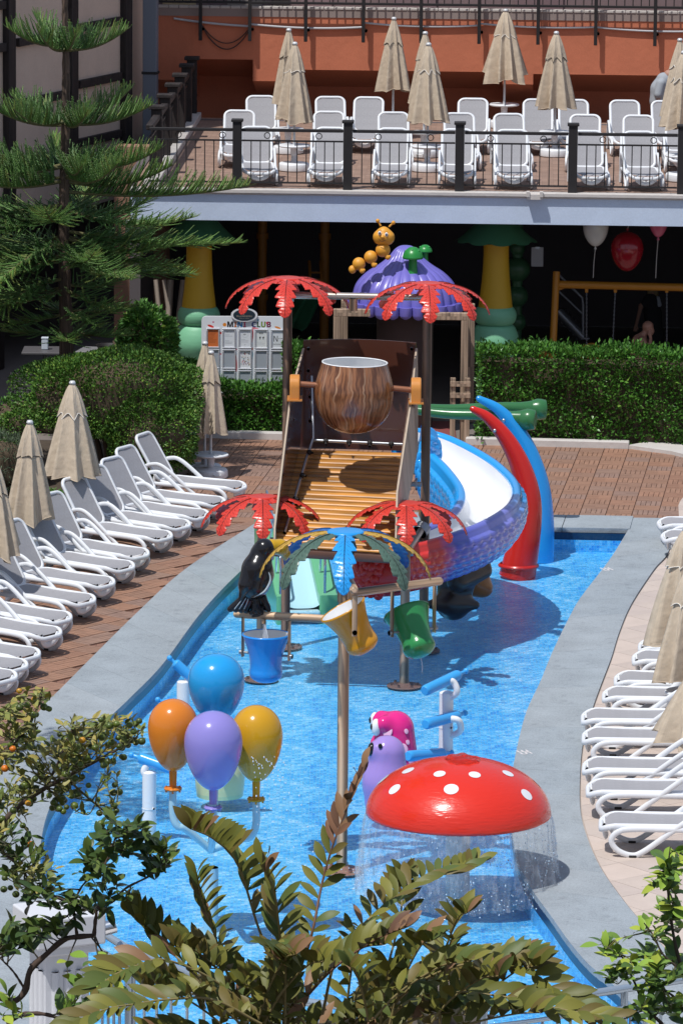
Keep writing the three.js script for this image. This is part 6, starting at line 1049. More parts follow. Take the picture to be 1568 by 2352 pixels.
  for (const [x, y, q] of [[871.5, 535.3, 1], [887, 538.5, 1]]) { S('eye', x, y, 4.4, [0.85, 1.15, 0.5], -0.145, mat([0.8, 0.8, 0.8], 0.3), head); S('pupil', x, y + 0.4, 2.5, [0.8, 1.15, 0.5], -0.165, mat([0.05, 0.09, 0.2], 0.3), head); S('pupil_dot', x, y + 0.6, 1.3, [0.8, 1.1, 0.5], -0.175, M.black, head); const b = at(x, y, -0.145); add('brow', sweep(spl([[b.x - 0.035, b.y + 0.03, b.z], [b.x, b.y + 0.058, b.z + 0.005], [b.x + 0.035, b.y + 0.035, b.z]], 10), 0.006, 6), M_c, head); }
  S('nose', 878, 544.6, 3.8, [1, 0.9, 1], -0.175, M_c, head);
  add('smile', sweep(spl([at(868.5, 548, -0.165), at(876, 554.5, -0.172), at(886, 551, -0.165)], 12), 0.0055, 6), mat([0.16, 0.06, 0.01], 0.6), head);
  for (const [x, y] of [[831, 622], [858.5, 609], [890, 591]]) { const p = at(x, y, -0.06); add('foot', body([[p.x - 0.02, p.y + 0.03, p.z, p.x, p.y, p.z, 0.035, 0.045], [p.x, p.y, p.z, p.x + 0.035, p.y + 0.015, p.z, 0.04, 0.025]], 0.01, 0.02), M_c, C); }
  // two green mushrooms on the roof
  const M_gm = phy([0.02, 0.24, 0.045], 0.35);
  const mini = (label, x, yTop, w, yBase, dz) => { const p = V(x, yTop, D + dz), b = V(x, yBase, D + dz), m = thing('green_mushroom', label, 'play figure', v3(p.x, b.y, p.z)), r = w * k / 2, hh = p.y - b.y; add('stem', lathe(smooth2([[r * 0.5, 0], [r * 0.42, hh * 0.2], [r * 0.42, hh * 0.6], [r * 0.48, hh * 0.72]], 16), 28), M_gm, m); add('cap', lathe(smooth2([[0.001, hh], [r * 0.4, hh * 0.97], [r * 0.8, hh * 0.82], [r * 0.98, hh * 0.66], [r, hh * 0.6], [r * 0.9, hh * 0.55], [r * 0.4, hh * 0.57]], 26), 36), M_gm, m); for (const [a, q] of [[1.7, 0.55], [0.6, 0.65], [2.9, 0.7], [4.5, 0.6]]) add('wart', sph(0.022, r * q * Math.cos(a), hh * (0.985 - 0.28 * q * q), r * q * Math.sin(a), [1, 1, 1], 12), M_gm, m); };
  mini('nearer green mushroom figure on the violet roof', 948, 567, 48, 628, -0.5); mini('green mushroom figure behind the other one on the violet roof', 976, 562, 33, 600, 0.1);
}
// weathered timber frames on both sides of the playhouse, and a low barrier
{
  const wth = mat([0.46, 0.34, 0.25], 0.8, { map: again(tGrain, 2.2, 0.5), bumpMap: again(tGrain, 2.2, 0.5), bumpScale: 0.006 });
  const frame = (label, xPost, xEnd, yTop, D, name) => { const a = V(xPost, yTop, D), e = V(xEnd, yTop, D), t = thing('timber_frame', label, 'timber frame', v3(a.x, 0, a.z)); add('post', rbox(0.125, a.y - 0.13, 0.125, 0.008, 0, (a.y - 0.13) / 2, 0), wth, t); add('beam', rbox(Math.abs(e.x - a.x) + 0.06, 0.125, 0.125, 0.008, (e.x - a.x) / 2 - Math.sign(a.x - e.x) * -0.03, a.y - 0.065, 0), wth, t); return t; };
  frame('weathered timber frame left of the violet playhouse, the nearer of two', 774, 850, 709, 86.9); frame('timber frame left of the violet playhouse, the farther and redder of two', 791, 840, 688, 89.0);
  frame('weathered timber frame right of the violet playhouse, the nearer of two', 1067, 994, 718, 86.5); frame('timber frame right of the violet playhouse, half behind the nearer one', 1082, 1030, 697, 88.6);
  const p = V(1045, 1012, 86.2), t = thing('low_barrier', 'low grey timber barrier at the foot of the right timber frame', 'barrier', v3(p.x, 0, -86.35)); for (const x of [-0.05, 0.2]) add('post', rbox(0.09, 1.15, 0.09, 0.006, x, 0.575, 0), wth, t); for (const y of [0.85, 1.05]) add('plank', rbox(0.36, 0.09, 0.03, 0.005, 0.08, y, 0.062), wth, t);
  struct('doormat', prism([[1.35, -86.6], [2.0, -86.5], [2.0, -88.6], [1.3, -88.6]], 0.0, 0.012), mat([0.22, 0.055, 0.05], 0.9));
  
}
// notice board
{
  const D = 87.55, A = V(463, 726, D), B = V(661, 729, D), Lw = V(463, 902, D), W = B.x - A.x, Hh = A.y - Lw.y, t = thing('notice_board', 'white mini club notice board with fifteen silver frames and an oval sign on top', 'notice board', v3((A.x + B.x) / 2, Lw.y, A.z), rad(1.5));
  const cw = 1024, ch = Math.round((1024 * Hh) / W), can = document.createElement('canvas'); can.width = cw; can.height = ch; const g = can.getContext('2d');
  g.fillStyle = '#e4e7ea'; g.fillRect(0, 0, cw, ch);
  const letters = [['M', '#2b2b30'], ['I', '#e8762c'], ['N', '#2e9be0'], ['I', '#e0336e'], [' ', ''], [' ', ''], ['C', '#2b3f8f'], ['L', '#3d6b46'], ['U', '#8fae2e'], ['B', '#8a2352']];
  g.font = 'bold 92px sans-serif'; g.textBaseline = 'alphabetic'; let lx = 300;
  for (const [l, c] of letters) { if (c) { g.fillStyle = c; g.fillText(l, lx, 128); g.lineWidth = 4; g.strokeStyle = '#16161a'; g.strokeText(l, lx, 128); } lx += l === ' ' ? 30 : g.measureText(l).width + 1; }
  const dot = (x, y, r, c) => { g.fillStyle = c; g.beginPath(); g.arc(x, y, r, 0, 7); g.fill(); };
  dot(275, 100, 22, '#e38b2d'); dot(668, 42, 11, '#4f9db0'); dot(780, 255, 12, '#4f9db0');
  const starAt = (x, y, r, c) => { g.fillStyle = c; g.beginPath(); for (let i = 0; i < 10; i++) { const a = -Math.PI / 2 + (i * Math.PI) / 5, q = i & 1 ? r * 0.42 : r; g.lineTo(x + q * Math.cos(a), y + q * Math.sin(a)); } g.fill(); };
  starAt(140, 70, 16, '#c0456a'); starAt(778, 76, 22, '#c8324a'); starAt(228, 452, 16, '#c8324a'); starAt(415, 395, 16, '#c8324a'); starAt(590, 792, 18, '#c8324a');
  const leaf = (x, y, w, h, a, c) => { g.save(); g.translate(x, y); g.rotate(a); g.fillStyle = c; g.beginPath(); g.ellipse(0, 0, w, h, 0, 0, 7); g.fill(); g.restore(); };
  leaf(110, 118, 40, 14, 0.35, '#d8372c'); leaf(600, 230, 16, 90, 0.05, '#d04a52'); leaf(410, 560, 15, 110, -0.05, '#d04a52'); leaf(650, 148, 50, 14, 0.3, '#dc7683'); leaf(905, 132, 38, 12, 0.3, '#e08a3a'); leaf(870, 640, 40, 12, 0.3, '#e08a3a'); leaf(780, 400, 10, 40, 0.4, '#79b4c2'); leaf(600, 470, 14, 50, 0.1, '#5fa6b6');
  const sq = (x, y, c) => { g.fillStyle = c; g.fillRect(x, y, 26, 30); }; sq(212, 185, '#d8372c'); sq(588, 372, '#d85a2c'); sq(408, 770, '#d85a2c'); sq(770, 588, '#d03038'); g.fillStyle = '#d8606a'; g.fillRect(250, 606, 140, 10);
  const front = new THREE.CanvasTexture(can); front.colorSpace = THREE.SRGBColorSpace;
  const sh = new THREE.Shape(), r = 0.1; sh.moveTo(-W / 2, 0); sh.lineTo(W / 2, 0); sh.lineTo(W / 2, Hh - r); sh.quadraticCurveTo(W / 2, Hh, W / 2 - r, Hh); sh.lineTo(-W / 2 + r, Hh); sh.quadraticCurveTo(-W / 2, Hh, -W / 2, Hh - r); sh.lineTo(-W / 2, 0);
  add('backing', mv(std(new THREE.ExtrudeGeometry(sh, { depth: 0.05, bevelEnabled: false })), 0, 0, -0.052), mat([0.75, 0.76, 0.78], 0.5), t);
  const pg = std(new THREE.ShapeGeometry(sh, 8)), uv = pg.attributes.uv, pp = pg.attributes.position; for (let i = 0; i < uv.count; i++) uv.setXY(i, (pp.getX(i) + W / 2) / W, pp.getY(i) / Hh);
  add('printed_face', pg, mat([0.95, 0.96, 0.98], 0.45, { map: front }), t);
  // framed posters
  const poster = (f) => { const c = document.createElement('canvas'); c.width = 160; c.height = 240; const q = c.getContext('2d'); f(q); const x = new THREE.CanvasTexture(c); x.colorSpace = THREE.SRGBColorSpace; return mat([0.95, 0.95, 0.97], 0.3, { map: x }); };
  const lines = (q, y0, n, c) => { q.fillStyle = c; for (let i = 0; i < n; i++) q.fillRect(22, y0 + i * 17, 60 + ((i * 47) % 56), 5); };
  const P = [poster((q) => { q.fillStyle = '#d2713a'; q.fillRect(0, 0, 160, 240); lines(q, 20, 10, '#8f4a2c'); }), poster((q) => { q.fillStyle = '#dfe3e6'; q.fillRect(0, 0, 160, 240); q.font = '14px sans-serif'; q.fillStyle = '#888c92'; q.fillText('MINI CLUB', 40, 40); lines(q, 70, 2, '#9aa0a6'); lines(q, 150, 3, '#9aa0a6'); }), poster((q) => { q.fillStyle = '#dfe3e6'; q.fillRect(0, 0, 160, 240); q.strokeStyle = '#8c9095'; q.lineWidth = 2; q.beginPath(); q.arc(80, 62, 42, 0, 7); q.stroke(); q.fillStyle = '#2a2c30'; q.font = 'bold 34px sans-serif'; q.fillText('4+', 56, 74); lines(q, 128, 3, '#a8acb2'); q.fillStyle = '#4a5a60'; q.font = 'bold 20px sans-serif'; q.fillText('Y', 73, 210); }), poster((q) => { q.fillStyle = '#dfe3e0'; q.fillRect(0, 0, 160, 240); q.strokeStyle = '#1d1f22'; q.lineWidth = 7; q.strokeRect(52, 36, 46, 14); q.fillStyle = '#1d1f22'; for (const x of [62, 108]) { q.beginPath(); q.moveTo(x - 13, 92); q.lineTo(x + 13, 88); q.lineTo(x, 134); q.fill(); } lines(q, 160, 3, '#c2c6c8'); }), poster((q) => { q.fillStyle = '#dfe3e6'; q.fillRect(0, 0, 160, 240); q.fillStyle = '#2a2c30'; q.font = '110px sans-serif'; q.fillText('N', 14, 150); q.fillRect(98, 106, 14, 7); q.fillRect(126, 106, 22, 7); q.font = '26px sans-serif'; q.fillText('SMOKING', 16, 196); })];
  const kids = poster((q) => { q.fillStyle = '#e2e4e6'; q.fillRect(0, 0, 160, 240); const cs = ['#b84a5a', '#3a4a78', '#c8b06a', '#5a8a9a', '#8a3a6a', '#383a40'], rr = rng(3); for (let i = 0; i < 70; i++) { q.fillStyle = cs[Math.floor(rr() * 6)]; q.fillRect(16 + rr() * 124, i < 22 ? 18 + rr() * 24 : 78 + rr() * 104, 3 + rr() * 7, 6 + rr() * 18); } });
  const blank = mat([0.36, 0.40, 0.45], 0.25), silver = mat([0.66, 0.67, 0.71], 0.3, { metalness: 0.55 });
  const fw = W * 0.157, fh = Hh * 0.262;
  for (let j = 0; j < 3; j++) for (let i = 0; i < 5; i++) {
    const x = -W / 2 + W * (0.134 + i * 0.187), y = Hh - Hh * (0.283 + j * 0.271 + i * 0.003), m = j === 0 ? P[i] : j === 1 && i === 2 ? kids : blank, bar = 0.028;
    const f = add('silver_frame', [rbox(fw, bar, 0.024, 0.009, x, y + fh / 2 - bar / 2, 0.015), rbox(fw, bar, 0.024, 0.009, x, y - fh / 2 + bar / 2, 0.015), rbox(bar, fh - 2 * bar, 0.022, 0.009, x - fw / 2 + bar / 2, y, 0.014), rbox(bar, fh - 2 * bar, 0.022, 0.009, x + fw / 2 - bar / 2, y, 0.014)], silver, t);
    const q = new THREE.PlaneGeometry(fw - 1.4 * bar, fh - 1.4 * bar); add('poster', mv(q, x, y, 0.008), m, f);
  }
  const oc = document.createElement('canvas'); oc.width = 512; oc.height = 256; const q = oc.getContext('2d'); q.fillStyle = '#20303a'; q.fillRect(0, 0, 512, 256); q.fillStyle = '#dba36c'; q.fillRect(228, 44, 28, 72); q.fillRect(262, 44, 20, 20); q.fillRect(284, 52, 12, 18); q.fillStyle = '#c9b49a'; q.font = '40px serif'; q.textAlign = 'center'; q.fillText('VILLA SIDE HOTELS', 256, 168, 370); q.font = '20px serif'; q.fillText('HOTEL · SPA · GARDEN', 256, 208, 270);
  const ot = new THREE.CanvasTexture(oc); ot.colorSpace = THREE.SRGBColorSpace;
  const ex = -W / 2 + W * 0.495, ey = Hh + 0.03, el = new THREE.Shape(); el.absellipse(0, 0, W * 0.154, Hh * 0.088, 0, Math.PI * 2); const el2 = new THREE.Shape(); el2.absellipse(0, 0, W * 0.128, Hh * 0.073, 0, Math.PI * 2);
  const s1 = add('oval_sign', mv(std(new THREE.ExtrudeGeometry(el, { depth: 0.03, bevelEnabled: false, curveSegments: 40 })), ex, ey, 0.004), mat([0.75, 0.76, 0.79], 0.4), t);
  const eg = std(new THREE.ShapeGeometry(el2, 40)), eu = eg.attributes.uv, ep = eg.attributes.position; for (let i = 0; i < eu.count; i++) eu.setXY(i, 0.5 + ep.getX(i) / (W * 0.256), 0.5 + ep.getY(i) / (Hh * 0.146)); add('printed_oval', mv(eg, ex, ey, 0.038), mat([1, 1, 1], 0.35, { map: ot }), s1);
  for (const x of [-W * 0.4, W * 0.4]) add('post', cyl(v3(x, -Lw.y, -0.08), v3(x, Hh * 0.8, -0.08), 0.035), M.steel, t);
}
// party balloons under the terrace ceiling
{
  const k = 1 / 126, bal = (label, x, y, d, w, h, tone, stringUp, y2) => { const c = V(x, y, d), t = thing('party_balloon', label, 'balloon', c), p = []; for (let i = 0; i <= 30; i++) { const a = (i / 30) * Math.PI, q = Math.cos(a) * (stringUp ? -1 : 1); p.push([w * k / 2 * Math.sin(a) * (1 + 0.14 * q), (h * k / 2) * q]); } add('skin', lathe(stringUp ? p : p.reverse(), 36), phy(tone, 0.2, { clearcoat: 0.4 }), t); const s = stringUp ? 1 : -1, e = V(x, y2, d).y - c.y; add('knot', cyl(v3(0, s * h * k / 2, 0), v3(0, s * (h * k / 2 + 0.05), 0), 0.008, 0.03), mat(tone, 0.4), t); add('string', sweep(spl([[0, s * (h * k / 2 + 0.04), 0], [s * 0.02, (s * h * k / 2 + e) / 2, 0], [s * 0.03, e, 0]], 10), 0.007, 5), mat([0.6, 0.55, 0.5], 0.8), t); };
  bal('white balloon floating under the terrace edge, string hanging down', 1367, 524, 89.95, 58, 84, [0.66, 0.64, 0.60], false, 638); bal('dark red balloon hanging from the terrace ceiling between the white and the pink one', 1439, 577, 90.1, 74, 92, [0.34, 0.01, 0.02], true, 500); bal('pink balloon floating under the terrace edge at the right', 1511, 510, 89.95, 43, 70, [0.66, 0.13, 0.22], false, 639);
}
// swing, stair, dim play equipment
{
  const D = 91.2, or = mat([0.55, 0.22, 0.02], 0.45), t = thing('swing_frame', 'orange steel swing frame with hanging chains under the terrace', 'swing frame'), a = V(1277, 624, D), b = V(1264, 850, D - 0.5), b2 = V(1264, 850, D + 0.8);
  add('leg', cyl(v3(a.x, a.y, a.z), v3(b.x, 0, b.z), 0.065, 0.065, 14), or, t); add('leg', cyl(v3(a.x, a.y - 0.1, a.z), v3(b2.x, 0, b2.z), 0.06, 0.06, 14), or, t); const e = V(1640, 662, D); add('top_beam', cyl(V(1277, 653, D), e, 0.072, 0.072, 16), or, t); add('gusset', slab([V(1280, 660, D), V(1302, 660, D), V(1280, 668, D)], 0.02), or, t);
  const steel = mat([0.3, 0.31, 0.34], 0.4, { metalness: 0.6 });
  for (const [x, x2] of [[1346, 1346], [1412, 1404], [1530, 1530]]) { const p = V(x, 664, D), q = V(x2, 830, D), l = []; add('hook', [rbox(0.06, 0.09, 0.05, 0.01, p.x, p.y - 0.02, p.z)], or, t); for (let i = 0; i < 34; i++) { const c = p.clone().lerp(q, 0.05 + (i / 34) * 0.95), ring = []; for (let j = 0; j < 8; j++) { const w = (j / 8) * 6.283; ring.push(i & 1 ? v3(c.x + 0.011 * Math.cos(w), c.y + 0.027 * Math.sin(w), c.z) : v3(c.x, c.y + 0.027 * Math.sin(w), c.z + 0.011 * Math.cos(w))); } l.push(sweep(ring, 0.005, 4, { closed: true, up: v3(0.3, 0.1, 0.9) })); } add('chain', l, steel, t, STUFF); }
  const st = thing('steel_stair', 'grey steel stair with handrails in the dim room behind the swing', 'stair'), W = (x, y, d = 93.5) => V(x, y, d); for (const dd of [93.5, 94.4]) { add('stringer', sweep([W(1280, 715, dd), W(1338, 776, dd)], [0.03, 0.09], 4), steel, st); add('handrail', sweep([W(1283, 632, dd), W(1336, 684, dd), W(1338, 700, dd), W(1338, 770, dd)], 0.025, 8), steel, st); add('handrail', sweep([W(1281, 668, dd), W(1336, 720, dd)], 0.02, 8), steel, st); } for (let i = 0; i < 7; i++) { const p = W(1284 + i * 8.6, 716 + i * 9, 93.95); add('tread', box(0.24, 0.03, 0.85, p.x, p.y, p.z), steel, st); }
  const dim = thing('green_ball_pillar', 'dark green pillar of stacked balls behind the right mushroom column', 'play column', V(1186, 700, 92.8).setY(0)), dg = mat([0.05, 0.14, 0.065], 0.35); for (const [y, r] of [[570, 18], [618, 30], [680, 26], [740, 22]]) { const h = V(1186, y, 92.8).y; add('ball', sph(r / 124, 0, h, 0, [1, 1, 1], 24), dg, dim); } add('core', cyl(v3(0, 0, 0), v3(0, 3.3, 0), 0.1), dg, dim);
  for (const [x, l] of [[602, 'dim orange post in the playroom behind the notice board'], [745, 'dim orange post in the playroom above the coconut']]) { const p = V(x, 640, 97), o = thing('playroom_post', l, 'post', v3(p.x, 0, p.z)), m = mat([0.50, 0.20, 0.03], 0.5); add('shaft', cyl(v3(0, 0, 0), v3(0, 3.9, 0), 0.09, 0.09, 14), m, o); for (const y of [1.0, 2.2, 3.1]) add('clamp', cyl(v3(0, y, 0), v3(0, y + 0.12, 0), 0.12, 0.12, 14), m, o); }
  const gs = thing('green_slide', 'dim green slide in the playroom behind the notice board', 'slide'), q0 = V(665, 760, 95), q1 = V(705, 690, 96); add('chute', sweep(spl([q0, q0.clone().lerp(q1, 0.4).add(v3(0, -0.1, 0)), q1], 16), [0.25, 0.06], 10), mat([0.06, 0.25, 0.12], 0.4), gs); add('side_rail', [sweep(spl([q0.clone().add(v3(0, 0.1, 0.28)), q1.clone().add(v3(0, 0.15, 0.28))], 8), 0.05)], mat([0.06, 0.25, 0.12], 0.4), gs);
  const ladder = thing('playroom_ladder', 'dim orange ladder rails in the playroom left of the caterpillar', 'ladder'), lm = mat([0.50, 0.20, 0.03], 0.5); for (const x of [712, 738]) add('rail', sweep(spl([V(x, 700, 96.5), V(x, 640, 96.5), V(x - 2, 600, 96.8)], 12), 0.03), lm, ladder); for (let i = 0; i < 5; i++) add('rung', cyl(V(712, 690 - i * 16, 96.5), V(738, 690 - i * 16, 96.5), 0.018), lm, ladder);
  const pp = V(1233, 590, 92.5), sg = thing('wall_notice', 'pale paper notice in the dark room right of the mushroom column', 'notice', pp); add('sheet', box(0.22, 0.36, 0.015), mat([0.55, 0.56, 0.60], 0.7), sg); add('clip', box(0.08, 0.04, 0.02, 0, 0.17, 0.012), M.steel, sg);
  for (const [x, r, l] of [[1357, 27, 'dim orange rounded seat behind the hedge under the first swing chain'], [1250, 17, 'dim orange rounded seat behind the hedge at the foot of the swing leg']]) { const p = V(x, 812, 91.6), s = thing('round_seat', l, 'seat', p); add('backrest', mv(std(new THREE.SphereGeometry(r / 126, 28, 16)), 0, 0, 0, 0, 0, 0, [1, 0.95, 0.35]), mat([0.50, 0.18, 0.025], 0.5), s); add('base', cyl(v3(0, -p.y, 0), v3(0, -0.1, 0), 0.12), M.black, s); }
}
// people
function person(name, label, parts, at = v3(0, 0, 0)) { const t = thing(name, label, 'person', at); for (const [n, bones, m, cell, k] of parts) add(n, body(bones, cell, k), m, t); return t; }
{
  const skin = mat([0.42, 0.21, 0.15], 0.6), D = 91.3, w = (x, y, z = 0) => { const p = V(x, y, D); return [p.x, p.y, p.z + z]; }, b = (p, q, r, s) => [...p, ...q, r, s];
  const arm = (s, e, h, z) => [];
  const t = person('person', 'bald shirtless man sitting behind the hedge with a hand at his face', [
    ['figure', [b(w(1487, 750), w(1490, 757), 0.105, 0.085), b(w(1495, 762, 0.02), w(1494, 766, 0.02), 0.045, 0.035), b(w(1480, 764), w(1474, 772), 0.062, 0.075), b(w(1470, 780, 0.16), w(1473, 780, -0.16), 0.075, 0.075), b(w(1468, 785), w(1464, 806), 0.15, 0.155), b(w(1464, 806), w(1467, 832), 0.15, 0.17), b(w(1467, 835, 0.1), w(1500, 842, 0.14), 0.1, 0.09), b(w(1467, 835, -0.1), w(1500, 842, -0.14), 0.1, 0.09),
      b(w(1474, 780, 0.19), w(1489, 806, 0.23), 0.062, 0.048), b(w(1489, 806, 0.23), w(1492, 775, 0.11), 0.046, 0.03), b(w(1474, 780, -0.19), w(1490, 808, -0.2), 0.058, 0.046), b(w(1490, 808, -0.2), w(1500, 812, 0.1), 0.044, 0.032)], skin, 0.016, 0.04],
    ['hand', [b(w(1492, 774, 0.11), w(1491, 766, 0.09), 0.03, 0.034), b(w(1489, 765, 0.10), w(1488, 757, 0.085), 0.011, 0.009), b(w(1491, 764, 0.10), w(1490.5, 755, 0.085), 0.011, 0.009), b(w(1492.5, 764, 0.095), w(1492, 755.5, 0.08), 0.011, 0.009), b(w(1494, 765, 0.09), w(1494.5, 758, 0.075), 0.010, 0.008), b(w(1489, 769, 0.11), w(1485.5, 763, 0.10), 0.012, 0.010)], skin, 0.005, 0.01],
    ['shorts', [b(w(1466, 836, 0.1), w(1490, 842, 0.13), 0.125, 0.115), b(w(1466, 836, -0.1), w(1490, 842, -0.13), 0.125, 0.115)], mat([0.03, 0.04, 0.07], 0.9), 0.02, 0.06]]);
  const e = w(1484, 754, 0.10); add('ear', sph(0.026, e[0], e[1], e[2], [0.7, 1.3, 0.5], 12), skin, t);
  const e2 = w(1496, 754, 0.045); add('eye', sph(0.012, ...e2, [1, 1, 1], 10), M.black, t);
  const seat = thing('bench', 'dark bench under the seated bald man behind the hedge', 'bench', v3(w(1472, 850)[0], 0, -D)); add('seat', rbox(1.1, 0.06, 0.45, 0.02, 0, 0.42, 0), M.darkWood, seat); for (const x of [-0.45, 0.45]) add('leg', box(0.08, 0.4, 0.4, x, 0.2, 0), M.darkWood, seat);
  const D2 = 96.5, q = (x, y, z = 0) => { const p = V(x, y, D2); return [p.x, p.y, p.z + z]; }, skin2 = mat([0.40, 0.22, 0.16], 0.7), dark = mat([0.03, 0.03, 0.035], 0.95);
  person('person', 'dim fair haired person in dark clothes leaning down behind the seated man', [
    ['figure', [b(q(1497, 672), q(1498, 680), 0.10, 0.085), b(q(1496, 684), q(1495, 690), 0.055, 0.07), b(q(1484, 690, 0.12), q(1470, 700, 0.16), 0.05, 0.042), b(q(1470, 700, 0.16), q(1459, 742, 0.2), 0.04, 0.03), b(q(1500, 760), q(1500, 800), 0.14, 0.1), b(q(1505, 800, 0.1), q(1505, 868, 0.1), 0.09, 0.06), b(q(1505, 800, -0.1), q(1505, 868, -0.1), 0.09, 0.06)], skin2, 0.018, 0.04],
    ['shirt', [b(q(1492, 690, 0.08), q(1498, 720), 0.15, 0.16), b(q(1498, 720), q(1502, 770), 0.165, 0.17), b(q(1486, 690, 0.12), q(1476, 696, 0.15), 0.075, 0.062), b(q(1502, 770), q(1503, 800), 0.17, 0.15)], dark, 0.02, 0.06],
    ['hair', [b(q(1497, 664), q(1501, 676, -0.02), 0.11, 0.09), b(q(1490, 672, 0.06), q(1487, 694, 0.08), 0.045, 0.03), b(q(1504, 672, 0.06), q(1508, 692, 0.06), 0.045, 0.03)], mat([0.30, 0.22, 0.12], 0.8), 0.012, 0.03],
    ['hand', [b(q(1459, 742, 0.2), q(1457, 749, 0.21), 0.03, 0.034), ...[-1.5, -0.5, 0.5, 1.5].map((f) => b(q(1457 + f * 2.2, 750, 0.21), q(1456 + f * 2.6, 758 - Math.abs(f), 0.23), 0.010, 0.008)), b(q(1461, 746, 0.21), q(1463, 752, 0.23), 0.011, 0.009)], skin2, 0.005, 0.008],
    ['sleeve', [b(q(1508, 684, 0.1), q(1512, 698, 0.12), 0.05, 0.045)], mat([0.45, 0.48, 0.54], 0.8), 0.012, 0.02]]);
  const D4 = 97.5, u = (x, y, z = 0) => { const p = V(x, y, D4); return [p.x, p.y, p.z + z]; }, grey = mat([0.33, 0.35, 0.38], 0.85, { bumpMap: tNoise, bumpScale: 0.03 });
  person('person', 'person in a loose grey shirt bending behind the parasols at the right of the terrace', [
    ['figure', [b(u(1535, 172), u(1537, 180), 0.10, 0.085), b(u(1528, 184), u(1526, 190), 0.06, 0.08), b(u(1520, 238, 0.1), u(1516, 300, 0.1), 0.10, 0.06), b(u(1524, 238, -0.1), u(1526, 300, -0.1), 0.10, 0.06), b(u(1514, 196, 0.18), u(1508, 232, 0.22), 0.05, 0.035), b(u(1528, 200, -0.2), u(1532, 232, -0.1), 0.05, 0.035)], mat([0.40, 0.22, 0.16], 0.6), 0.018, 0.04],
    ['shirt', [b(u(1523, 184), u(1516, 204), 0.15, 0.19), b(u(1516, 204), u(1515, 232), 0.19, 0.21), b(u(1515, 190, 0.18), u(1509, 214, 0.22), 0.085, 0.08), b(u(1528, 192, -0.18), u(1532, 212, -0.16), 0.085, 0.08)], grey, 0.02, 0.05],
    ['trousers', [b(u(1517, 236, 0.09), u(1513, 286, 0.1), 0.125, 0.08), b(u(1521, 236, -0.09), u(1524, 286, -0.1), 0.125, 0.08)], mat([0.03, 0.025, 0.025], 0.9), 0.02, 0.05],
    ['hand', [b(u(1508, 232, 0.22), u(1508, 239, 0.23), 0.032, 0.034), ...[-1.5, -0.5, 0.5, 1.5].map((f) => b(u(1508 + f * 1.8, 240, 0.23), u(1508 + f * 2, 248 - Math.abs(f), 0.24), 0.010, 0.008)), b(u(1511, 236, 0.24), u(1513, 243, 0.25), 0.011, 0.009)], mat([0.40, 0.22, 0.16], 0.6), 0.006, 0.008]]);
}
